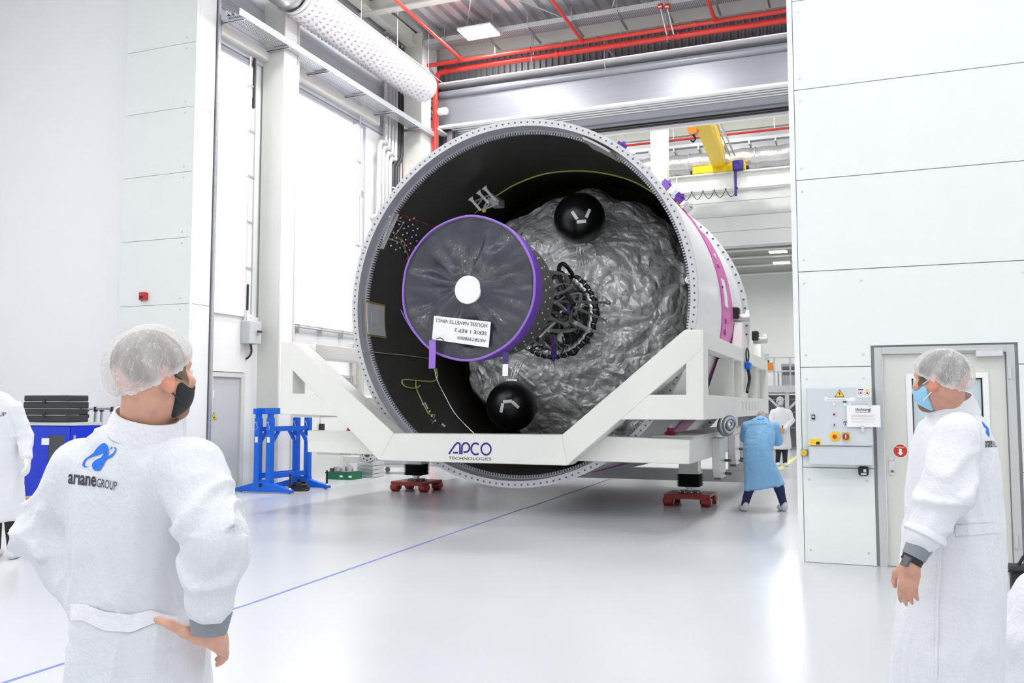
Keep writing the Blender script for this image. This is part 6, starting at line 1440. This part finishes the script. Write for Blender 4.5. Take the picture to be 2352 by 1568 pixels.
def legs_and_shoes(par, hipL, hipR, kneeL, kneeR, ankL, ankR, fdir, mat, vox=.012, shoe='shoe'):
    lo = np.min([hipL, hipR, kneeL, kneeR, ankL, ankR], 0) - .16; hi = np.max([hipL, hipR, kneeL, kneeR, ankL, ankR], 0) + .16; lo[2] = .02
    F = Field(lo, hi, vox); F.cap(hipL, hipR, .085, .085, .04)
    for h_, k_, a_ in ((hipL, kneeL, ankL), (hipR, kneeR, ankR)): F.cap(h_, k_, .086, .07, .03); F.cap(k_, a_, .07, .055, .03)
    V, Q = F.mesh(); V = V + 0; net_obj('trousers', V, Q, mat, par, 1)
    for a_ in (ankL, ankR):
        f = np.array([fdir[0], fdir[1], 0]); b = np.array([a_[0], a_[1], 0]); r = np.array([f[1], -f[0], 0]); R = np.stack([r, f, [0, 0, 1]], 1); F = Field(b + (-.25, -.25, -.01), b + (.25, .25, .25), .009)
        F.ell(b + f * .06 + (0, 0, .045), (.05, .14, .05), R, .02); F.ell(b - f * .02 + (0, 0, .08), (.046, .07, .07), R, .03); F.put(b - .3, b + .3, lambda P: P[..., 2] * -1 + .004, .004, mode='s') if False else None
        V, Q = F.mesh(); V[:, 2] = np.maximum(V[:, 2], 0.002); so = net_obj('shoe', V, Q, shoe, par, 1)[0]
        MB().box((-.045, -.1, 0), (.045, .18, .012)).build('x', 'rubber') if False else None
def body_core(F, neck, chest, pelvis, lat, sh, k=.04):
    F.loft([(neck + (0, 0, -.03), .09, .07), (chest, .15, .095), ((chest + pelvis) / 2, .135, .09), (pelvis, .15, .1)], lat, .03)

A_ = np.array
def arm(F, a, e, w, r=(.05, .042, .03)): F.cap(a, e, r[0], r[1], .02); F.cap(e, w, r[1], r[2], .02)
def person_root(label, base):
    return None
def build_person(spec):
    """spec: dict of joints (metres, world). Returns the person's body object (one skin), clothing parented to it."""
    s = spec; c, R, hs = s['head'], s['R'], s.get('hs', 1.0); neck, chest, pelvis = s['neck'], s['chest'], s['pelvis']; lat = s['lat']; vox = s['vox']
    pts = [c, neck, chest, pelvis] + list(s['armL']) + list(s['armR']) + list(s['legL']) + list(s['legR']); lo = np.min(pts, 0) - .22; hi = np.max(pts, 0) + .2; lo[2] = max(lo[2], .03)
    F = Field(lo, hi, vox); body_core(F, neck, chest, pelvis, lat, None); add_head(F, c, R, neck, hs)
    for a, e, w_ in (s['armL'], s['armR']): arm(F, a, e, w_)
    for a, e, w_ in (s['legL'], s['legR']): F.cap(a, e, .082, .055, .03); F.cap(e, w_, .055, .038, .03)
    for h_ in s['hands']: add_hand(F, **h_)
    V, Q = F.mesh(); base = s['base']; T = tint_of(V, c, R, hs, s['skin'], s['beard'], s['hairc'])
    o, V, Q = net_obj('person', V - A_(base), Q, 'person_skin', None, 1, T); o.location = base; OFF[o.name] = tuple(base); tag(o, s['label'], 'person', s.get('group'))
    for e in (-1, 1):
        ec = c + R @ (A_([.032 * e, .081, .006]) * hs); eo = MB().sphere(ec, .0125 * hs, 12, 8).build('eye', 'eye', o, smooth=True); MB().sphere(ec + R @ A_([0, .008, 0]) * hs, .006 * hs, 8, 6).build('iris', 'iris', eo, smooth=True)
    make_hair(c, R, hs, o, s.get('hair', 'hair')); make_cap(c, R, hs, o, s.get('cap', 'cap_net'), s.get('capsize', (.098, .122, .108)), s.get('seed', 1)); make_mask(c, R, hs, o, s['mask'], s['strap'])
    return o
# ------------------------------------------------------------------ man in front, hands on his hips, seen from behind
fB, rB = heading(27)
def J(px, py, D): return atD(px, py, D)
hC = J(354, 862, 2.38); hR = head_frame(37, 4, 0)
neck = J(330, 985, 2.40); chest = J(305, 1110, 2.40); pelv = J(305, 1430, 2.40)
aR = (J(440, 1075, 2.30), J(500, 1240, 2.20), J(480, 1452, 2.19)); aL = (J(190, 1075, 2.49), J(105, 1222, 2.50), J(205, 1385, 2.40))
hp = J(305, 1440, 2.40); kn = hp + fB * .04; 
lgL = (hp - rB * .09, hp - rB * .1 + A_([0, 0, -.46]), hp - rB * .11 + A_([0, 0, -hp[2] + .09])); lgR = (hp + rB * .09, hp + rB * .1 + A_([0, 0, -.46]), hp + rB * .11 + A_([0, 0, -hp[2] + .09]))
base = (float(hp[0]), float(hp[1]), 0.0)
W = aR[2]; fing = J(497, 1500, 2.32) - W
sp1 = dict(label='man in white cleanroom coat and black face mask, hands on hips', head=hC, R=hR, neck=neck, chest=chest, pelvis=pelv, lat=rB, vox=.0055, armR=aR, armL=aL, legL=lgL, legR=lgR, base=base, skin=(.66, .36, .26), beard=(.23, .115, .06), hairc=(.10, .06, .04), mask='mask_black', strap='black',
    hands=[dict(wrist=W, d=_f0 * .8 + A_([0, 0, -.42]) + _rt * .10, nrm=_rt * .9 + A_([0, 0, .35]), thumb_dir=A_([0, 0, 1.]) - _rt * .5, curl=.4, s=1.05, back=-.02, thumb=[J(456, 1466, 2.19), J(424, 1450, 2.18), J(392, 1434, 2.175), J(360, 1422, 2.18)]), dict(wrist=aL[2], d=rB * .6 + A_([0, 0, -.6]) + fB * .5, nrm=-rB, thumb_dir=-fB, curl=.5)], hair='hair', capsize=(.104, .122, .112), seed=2)
m1 = build_person(sp1)
G = Field(hp + (-.6, -.6, -.62), A_([hp[0] + .6, hp[1] + .6, 1.6]), .0075)
G.loft([(J(336, 985, 2.40), .085, .075), (J(330, 1012, 2.40), .135, .09), (J(318, 1045, 2.40), .185, .105), (J(306, 1110, 2.40), .195, .12), (J(300, 1200, 2.40), .19, .128), (J(298, 1300, 2.40), .187, .13), (J(302, 1400, 2.40), .193, .135), (J(316, 1470, 2.40), .217, .15), (J(320, 1580, 2.40), .225, .165), (J(320, 1800, 2.40), .24, .185)], rB, .02)
for a, e, w_, rr in ((aR[0], aR[1], aR[2], (.088, .082, .064)), (aL[0], aL[1], aL[2], (.082, .078, .062))):
    G.cap(a, e, rr[0], rr[1], .05); G.cap(e, e + (w_ - e) * (.66 if a is aR[0] else .8), rr[1], rr[2], .03)
go, GV, GQ = finish_gown(G, 'cleanroom_coat', 'gown_grid', m1, 21, .022, ((aR[0], aR[1], aR[2]), (aL[0], aL[1], aL[2])), .016)
def neck_collar(par, a, b, r0, r1, lat, mat, n=48):
    """standing collar as a thin double wall"""
    a, b = A_(a), A_(b); ax = (b - a) / np.linalg.norm(b - a); u = lat - ax * (lat @ ax); u /= np.linalg.norm(u); v = np.cross(ax, u); vs = []
    for (p, r) in ((a, r0), (a + (b - a) * .5, (r0 + r1) / 2 + .002), (b, r1), (b, r1 - .005), (a, r0 - .006)):
        for k in range(n): t = 2 * PI * k / n; vs.append(p + (u * math.cos(t) * 1.06 + v * math.sin(t)) * r * (1 + .012 * math.sin(7 * t)))
    return MB().add(vs, [(i * n + k, i * n + (k + 1) % n, (i + 1) * n + (k + 1) % n, (i + 1) * n + k) for i in range(4) for k in range(n)]).build('collar', mat, par, smooth=True, sharp=1.2)
neck_collar(go, J(332, 1000, 2.40), J(340, 952, 2.39), .096, .083, rB, 'gown_band')
def cuff(par, e, w_, t0, t1, r0, r1, mat, name='cuff'):
    a = e + (w_ - e) * t0; b = e + (w_ - e) * t1; return MB().tube([a, a + (b - a) * .5, b, b - (b - a) * .02], [r0, (r0 + r1) / 2, r1, r1 * .9], 24).build(name, mat, par, smooth=True, sharp=1.0)
cuff(m1, aR[1], aR[2], .78, 1.0, .052, .043, 'cuff_grey'); cuff(m1, aL[1], aL[2], .80, 1.0, .052, .042, 'cuff_grey')
legs_and_shoes(m1, *[lgL[0], lgR[0], lgL[1], lgR[1], lgL[2], lgR[2]], fB, 'trouser', .014)
bv = bvh_of(GV, GQ)
def z5(p): return (p[0] / 3.564, 720 + p[1] / 3.564)
b1 = [(733, 1252), (700, 1248), (690, 1235), (695, 1210), (720, 1185), (760, 1168), (810, 1157), (850, 1143), (884, 1140), (888, 1115), (880, 1080), (862, 1060), (838, 1060), (805, 1085), (780, 1115), (765, 1140), (730, 1165), (700, 1185), (680, 1210), (672, 1240), (690, 1258)]
b2 = [(850, 1143), (825, 1178), (785, 1195), (757, 1220), (750, 1250), (770, 1282), (800, 1288), (825, 1275), (845, 1240), (860, 1205), (880, 1186), (915, 1172), (940, 1142), (953, 1105), (941, 1090), (930, 1096), (942, 1107), (930, 1135), (905, 1156), (880, 1168), (888, 1138)]
b3 = [(903, 1112), (905, 1098), (915, 1085), (920, 1092), (915, 1105)]
decal([([z5(p) for p in b], [tuple(range(len(b)))]) for b in (b1, b2, b3)], bv, 'back_logo', 'logo_blue', go)
decal([text_px('arıane', [z5(p) for p in ((555, 1392), (785, 1418), (787, 1333), (560, 1310))], .02)], bv, 'back_lettering', 'ink', go, maxlen=9)
decal([text_px('GROUP', [z5(p) for p in ((790, 1416), (950, 1448), (958, 1375), (795, 1347))])], bv, 'back_lettering', 'ink', go, maxlen=9)
# waist band sewn round the coat
def band_of(par, bvh, ylist, name, mat, lift=.004):
    """ylist: (px, py_top, py_bottom) along the band"""
    rows = 5; P = []
    for (px, y0, y1) in ylist: P.append([(px, y0 + (y1 - y0) * r / (rows - 1)) for r in range(rows)])
    vs = []; n = len(P)
    for col in P:
        for (px, py) in col:
            d = Vector(ray(px, py)).normalized(); h = bvh.ray_cast(Vector(_C), d); vs.append(tuple(h[0] - d * lift) if h[0] is not None else None)
    run, best = [], []
    for i in range(n):
        col = vs[i * rows:(i + 1) * rows]; ok = all(v is not None for v in col) and max(np.linalg.norm(A_(col[r]) - A_(col[r + 1])) for r in range(rows - 1)) < .05
        if ok and run and np.linalg.norm(A_(vs[run[-1] * rows]) - A_(col[0])) > .04: run = []
        run = run + [i] if ok else []
        if len(run) > len(best): best = run
    fs = [(i * rows + r, (i + 1) * rows + r, (i + 1) * rows + r + 1, i * rows + r + 1) for i in best[:-1] for r in range(rows - 1)]; vs = [v if v is not None else (0, 0, 0) for v in vs]
    keep = sorted({i for f in fs for i in f}); mp_ = {k: j for j, k in enumerate(keep)}; vs = [vs[k] for k in keep]; fs = [tuple(mp_[i] for i in f) for f in fs]
    return MB().add(vs, fs).build(name, mat, par, smooth=True, fix=False)
xs = np.linspace(134, 408, 40); yt = np.interp(xs, [130, 190, 240, 300, 345, 380, 410], [1384, 1386, 1404, 1411, 1400, 1410, 1416]); yb2 = np.interp(xs, [130, 190, 240, 300, 330, 355, 410], [1422, 1425, 1448, 1452, 1440, 1430, 1434])
band_of(go, bv, [(x, a, max(b_, a + 6)) for x, a, b_ in zip(xs, yt, yb2)], 'waist_band', 'gown_band')

# ------------------------------------------------------------------ man by the door, seen from his left
f2, r2 = heading(-62); D2 = 3.6
h2 = J(2160, 874, 3.58); R2 = head_frame(-38, -2, 0)
neck2 = J(2186, 950, 3.62); chest2 = J(2190, 1050, 3.62); pel2 = J(2182, 1290, 3.62)
aL2 = (J(2196, 1000, 3.44), J(2172, 1135, 3.38), J(2092, 1292, 3.36)); aR2 = (J(2150, 1000, 3.80), J(2140, 1150, 3.84), J(2110, 1290, 3.78))
hp2 = J(2182, 1290, 3.62); dn = lambda p, z: A_([p[0], p[1], z])
lg2L = (hp2 - r2 * .09, dn(hp2 - r2 * .1, .5), dn(hp2 - r2 * .1, .09)); lg2R = (hp2 + r2 * .09, dn(hp2 + r2 * .1, .5), dn(hp2 + r2 * .1, .09))
sp2 = dict(label='man in white coat with light blue mask beside the cream door', head=h2, R=R2, neck=neck2, chest=chest2, pelvis=pel2, lat=r2, vox=.006, armL=aL2, armR=aR2, legL=lg2L, legR=lg2R, base=(float(hp2[0]), float(hp2[1]), 0.), skin=(.60, .32, .235), beard=(.16, .08, .05), hairc=(.05, .035, .03), mask='mask_blue', strap='white', hair='hair_dark', cap='cap_net', capsize=(.10, .118, .108), seed=5,
    hands=[dict(wrist=aL2[2], d=J(2082, 1372, 3.36) - aL2[2], nrm=-_f0 * .7 - _rt * .6, thumb_dir=-_rt + _f0 * 1.2, curl=.45, s=.98), dict(wrist=aR2[2], d=A_([0, 0, -1.]) + f2 * .1, nrm=r2, thumb_dir=f2, curl=.5)])
m2 = build_person(sp2)
G = Field(A_([hp2[0] - .62, hp2[1] - .62, .28]), A_([hp2[0] + .62, hp2[1] + .62, 1.6]), .009)
G.loft([(J(2184, 938, 3.62), .085, .08), (J(2188, 958, 3.62), .14, .105), (J(2192, 985, 3.62), .195, .135), (J(2190, 1050, 3.62), .205, .165), (J(2190, 1150, 3.62), .205, .18), (J(2188, 1250, 3.62), .21, .19), (J(2182, 1350, 3.62), .215, .20), (J(2178, 1450, 3.62), .225, .205), (J(2175, 1620, 3.62), .235, .215)], r2, .025)
for a, e, w_, rr in ((aL2[0], aL2[1], aL2[2], (.092, .088, .07)), (aR2[0], aR2[1], aR2[2], (.085, .08, .065))):
    G.cap(a, e, rr[0], rr[1], .045); G.cap(e, e + (w_ - e) * .60, rr[1], rr[2], .03)
g2, GV2, GQ2 = finish_gown(G, 'cleanroom_coat', 'gown_white', m2, 33, .022, ((aL2[0], aL2[1], aL2[1] + (aL2[2] - aL2[1]) * .6),), .018)
a = aL2[1] + (aL2[2] - aL2[1]) * .56; ax = (aL2[2] - aL2[1]); ax /= np.linalg.norm(ax)
MB().tube([a - ax * .012 + rB * 0, a + ax * .0, a + ax * .016, a + ax * .022, a + ax * .02], [.07, .079, .08, .072, .05], 24).build('rolled_cuff', 'gown_white', g2, smooth=True)
cuff(m2, aL2[1], aL2[2], .58, .92, .055, .043, 'cuff_grey', 'undershirt_sleeve'); cuff(m2, aR2[1], aR2[2], .55, .95, .05, .04, 'cuff_grey', 'undershirt_sleeve')
neck_collar(g2, J(2190, 955, 3.62), J(2181, 914, 3.61), .10, .085, r2, 'gown_white')
wc_ = aL2[1] + (aL2[2] - aL2[1]) * .96
wt = MB(); wt.tube([wc_ - ax * .012, wc_ + ax * .012], [.040, .039], 20).build('watch_strap', 'black', m2, smooth=True)
wf2 = wc_ + (-_rt * .8 - _f0 * .55) * .042; q_ = (-_rt * .8 - _f0 * .55); q_ /= np.linalg.norm(q_)
wm = Matrix(np.stack([np.cross(ax, q_), ax, q_], 1).tolist()); MB().cbox(tuple(wf2), (.034, .04, .012), rot=wm).build('watch_case', 'dark_metal', m2, bevel=.004)
legs_and_shoes(m2, lg2L[0], lg2R[0], lg2L[1], lg2R[1], lg2L[2], lg2R[2], f2, 'trouser', .014)
bv2 = bvh_of(GV2, GQ2)
def z7(p): return (1820 + p[0] / 3.919, 760 + p[1] / 3.919)
q1_ = [(1708, 808), (1735, 840), (1765, 870), (1775, 915), (1775, 955), (1755, 930), (1740, 905), (1748, 880), (1728, 865), (1712, 835)]
decal([([z7(p) for p in q1_], [tuple(range(len(q1_)))])], bv2, 'back_logo', 'logo_blue', g2)
decal([text_px('arıane', [z7(p) for p in ((1738, 1048), (1800, 1046), (1800, 985), (1738, 988))], .02)], bv2, 'back_lettering', 'ink', g2, maxlen=9)
decal([text_px('GROUP', [z7(p) for p in ((1802, 1046), (1852, 1046), (1852, 996), (1802, 992))])], bv2, 'back_lettering', 'ink', g2, maxlen=9)
xs = np.linspace(2190, 2296, 24); band_of(g2, bv2, [(x, 1206 - (x - 2190) * .06, 1231 - (x - 2190) * .07) for x in xs], 'waist_band', 'gown_white')
band_of(g2, bv2, [(2150, 1225, 1225)], 'x', 'gown_white') if False else None
# side seam
ss = [(x, y) for x, y in zip(np.interp(np.linspace(1250, 1560, 30), [1250, 1300, 1400, 1560], [2160, 2158, 2152, 2150]), np.linspace(1250, 1560, 30))]
vs = []
for (px, py) in ss:
    d = Vector(ray(px, py)).normalized(); h = bv2.ray_cast(Vector(_C), d)
    if h[0] is not None: vs.append(h[0] - d * .002)
if len(vs) > 3: MB().tube(vs, .006, 6).build('side_seam', 'gown_white', g2, smooth=True)

# ------------------------------------------------------------------ smaller figures
def figure(label, D, head_px, head_a, pitch, body_a, stations, armL, armR, legL, legR, gown, mask, strap, skin, hair, legmat, hands, vox=.01, gv=.012, sl=(.075, .07, .055), seed=3, hs=1.0, foldamp=.012, cap='cap_net_thick', cuffcut=.92):
    f, r = heading(body_a); c = J(*head_px); R = head_frame(head_a, pitch, 0); st = [(J(x, y, d), a, b) for (x, y, d, a, b) in stations]
    AL = tuple(J(*p) for p in armL); AR = tuple(J(*p) for p in armR); LL = tuple(J(*p) for p in legL); LR = tuple(J(*p) for p in legR); base = ((LL[2] + LR[2]) / 2); base = (float(base[0]), float(base[1]), 0.0)
    LL = (LL[0], LL[1], A_([LL[2][0], LL[2][1], .1])); LR = (LR[0], LR[1], A_([LR[2][0], LR[2][1], .1]))
    pel = (LL[0] + LR[0]) / 2
    o = build_person(dict(label=label, head=c, R=R, neck=st[0][0], chest=st[2][0], pelvis=pel, lat=r, vox=vox, armL=AL, armR=AR, legL=LL, legR=LR, base=base, skin=skin, beard=tuple(A_(skin) * .7), hairc=(.05, .035, .03), mask=mask, strap=strap, hair=hair, cap=cap, seed=seed, hs=hs,
        hands=[dict(wrist=AL[2], d=AL[2] - AL[1] + A_([0, 0, -.05]), nrm=-r, thumb_dir=f, curl=.5), dict(wrist=AR[2], d=AR[2] - AR[1] + A_([0, 0, -.05]), nrm=r, thumb_dir=f, curl=.5)]))
    P = [s_[0] for s_ in st] + list(AL) + list(AR); lo = np.min(P, 0) - .3; hi = np.max(P, 0) + .25; G = Field(lo, hi, gv); G.loft(st, r, .03)
    for a, e, w_ in (AL, AR): G.cap(a, e, sl[0], sl[1], .04); G.cap(e, e + (w_ - e) * cuffcut, sl[1], sl[2], .03)
    g_, V, Q = finish_gown(G, 'cleanroom_coat', gown, o, seed * 7, foldamp, (AL, AR), .008)
    legs_and_shoes(o, LL[0], LR[0], LL[1], LR[1], LL[2], LR[2], f, legmat, .012)
    return o, g_, bvh_of(V, Q)
# man at the edge of the picture, near the blue cabinet
D = 9.1
m3, g3, b3_ = figure('man in white coat and white gloves walking beside the blue cabinet', D, (-28, 868, D), 0, 0, -8,
    [(-18, 905, D, .085, .075), (-10, 925, D, .17, .11), (-4, 960, D, .20, .13), (0, 1010, D, .195, .135), (3, 1080, D, .20, .145), (6, 1190, D, .225, .17)],
    ((-52, 935, D), (-62, 1000, D - .05), (-64, 1058, D - .1)), ((34, 938, D), (56, 1000, D), (62, 1052, D - .1)),
    ((-10, 1080, D), (-12, 1185, D), (-12, 1268, D + .1)), ((20, 1080, D), (26, 1185, D), (30, 1268, D)), 'gown_white', 'mask_blue', 'white', (.6, .33, .25), 'hair_dark', 'trouser', None, seed=8, sl=(.085, .075, .06))
decal([text_px('GROUP', [(-34, 957), (14, 955), (14, 946), (-34, 948)])], b3_, 'back_lettering', 'ink', g3, maxlen=5)
wr_ = J(62, 1052, D - .1); Fg = Field(wr_ - .2, wr_ + .2, .008); f3_, r3_ = heading(-8); add_hand(Fg, wr_, wr_ - J(56, 1000, D) + A_([0, 0, -.05]), r3_, f3_, 1.0, .5); Fg.f -= .006; V, Q = Fg.mesh(); net_obj('glove', V, Q, 'glove', m3, 1)
cuff(m3, J(56, 1000, D), wr_, .72, 1.02, .05, .042, 'cuff_grey')
# man in the blue gown, bending over with legs apart
D = 13.25
m4, g4, b4_ = figure('man in light blue gown bending forward with legs apart', D, (1752, 962, D + .42), 0, -55, -8,
    [(1750, 962, D + .32, .09, .085), (1749, 975, D + .26, .19, .12), (1746, 1000, D + .15, .225, .155), (1742, 1030, D + .05, .225, .17), (1744, 1060, D, .235, .18), (1750, 1090, D, .27, .19), (1755, 1118, D - .02, .315, .19)],
    ((1716, 980, D + .25), (1712, 1005, D + .45), (1740, 1000, D + .62)), ((1779, 980, D + .25), (1784, 1010, D + .3), (1776, 1012, D + .6)),
    ((1735, 1070, D), (1722, 1120, D), (1711, 1160, D)), ((1768, 1070, D), (1790, 1122, D), (1800, 1165, D)), 'gown_blue', 'mask_blue', 'white', (.6, .33, .25), 'hair_dark', 'jeans', None, seed=6, foldamp=.022, sl=(.085, .085, .06), cap='cap_net_thick')
decal([([(1738, 963), (1748, 959), (1756, 960), (1750, 967), (1740, 968)], [(0, 1, 2, 3, 4)])], b4_, 'back_logo', 'logo_blue', g4)
decal([text_px('arıaneGROUP', [(1718, 976), (1762, 975), (1760, 971), (1720, 972)])], b4_, 'back_lettering', 'cuff_grey', g4, maxlen=5)
# man standing in the far hall
D = 23.2
m5, g5, b5_ = figure('man in white coat facing us holding an orange handset in far hall', D, (1792, 922, D), 178, 0, 176,
    [(1793, 936, D, .09, .085), (1793, 943, D, .19, .12), (1794, 955, D, .215, .14), (1795, 975, D, .215, .15), (1796, 1000, D, .22, .15), (1797, 1029, D, .24, .16)],
    ((1812, 946, D), (1819, 966, D - .03), (1801, 986, D - .2)), ((1776, 946, D), (1770, 966, D - .03), (1790, 986, D - .2)),
    ((1803, 1005, D), (1803, 1035, D), (1803, 1062, D - .05)), ((1790, 1005, D), (1788, 1035, D), (1786, 1062, D + .15)), 'gown_white', 'mask_blue', 'white', (.6, .35, .27), 'hair_dark', 'trouser', None, seed=4, vox=.012, gv=.014)
hs_ = J(1795, 989, D - .3); ob = thing('handset', 'orange handset held by the man in the far hall', 'handset', tuple(hs_))
MB().cbox(hs_, (.1, .07, .14), .3).build('body', 'orange', ob, bevel=.01); MB().cyl(hs_ + A_([.03, 0, .07]), hs_ + A_([.03, 0, .14]), .012, 8).build('antenna', 'black', ob)
# kneeling colleague half hidden behind the man by the door
D = 4.3
m6, g6, b6_ = figure('person in white coat crouching beside the black bag', D, (2460, 1270, D), 40, -20, 40,
    [(2446, 1325, D, .09, .085), (2438, 1350, D, .17, .12), (2426, 1390, D, .20, .15), (2416, 1440, D, .21, .17), (2412, 1490, D, .225, .2), (2412, 1570, D, .245, .24), (2412, 1630, D, .24, .24)],
    ((2362, 1400, D + .1), (2346, 1470, D + .0), (2390, 1530, D - .1)), ((2500, 1400, D - .1), (2520, 1480, D - .1), (2500, 1540, D)),
    ((2380, 1490, D), (2370, 1560, D + .35), (2370, 1640, D + .1)), ((2440, 1490, D), (2450, 1560, D + .35), (2450, 1640, D + .1)), 'gown_white', 'mask_blue', 'white', (.6, .33, .25), 'hair_dark', 'trouser', None, seed=9, sl=(.09, .085, .07))
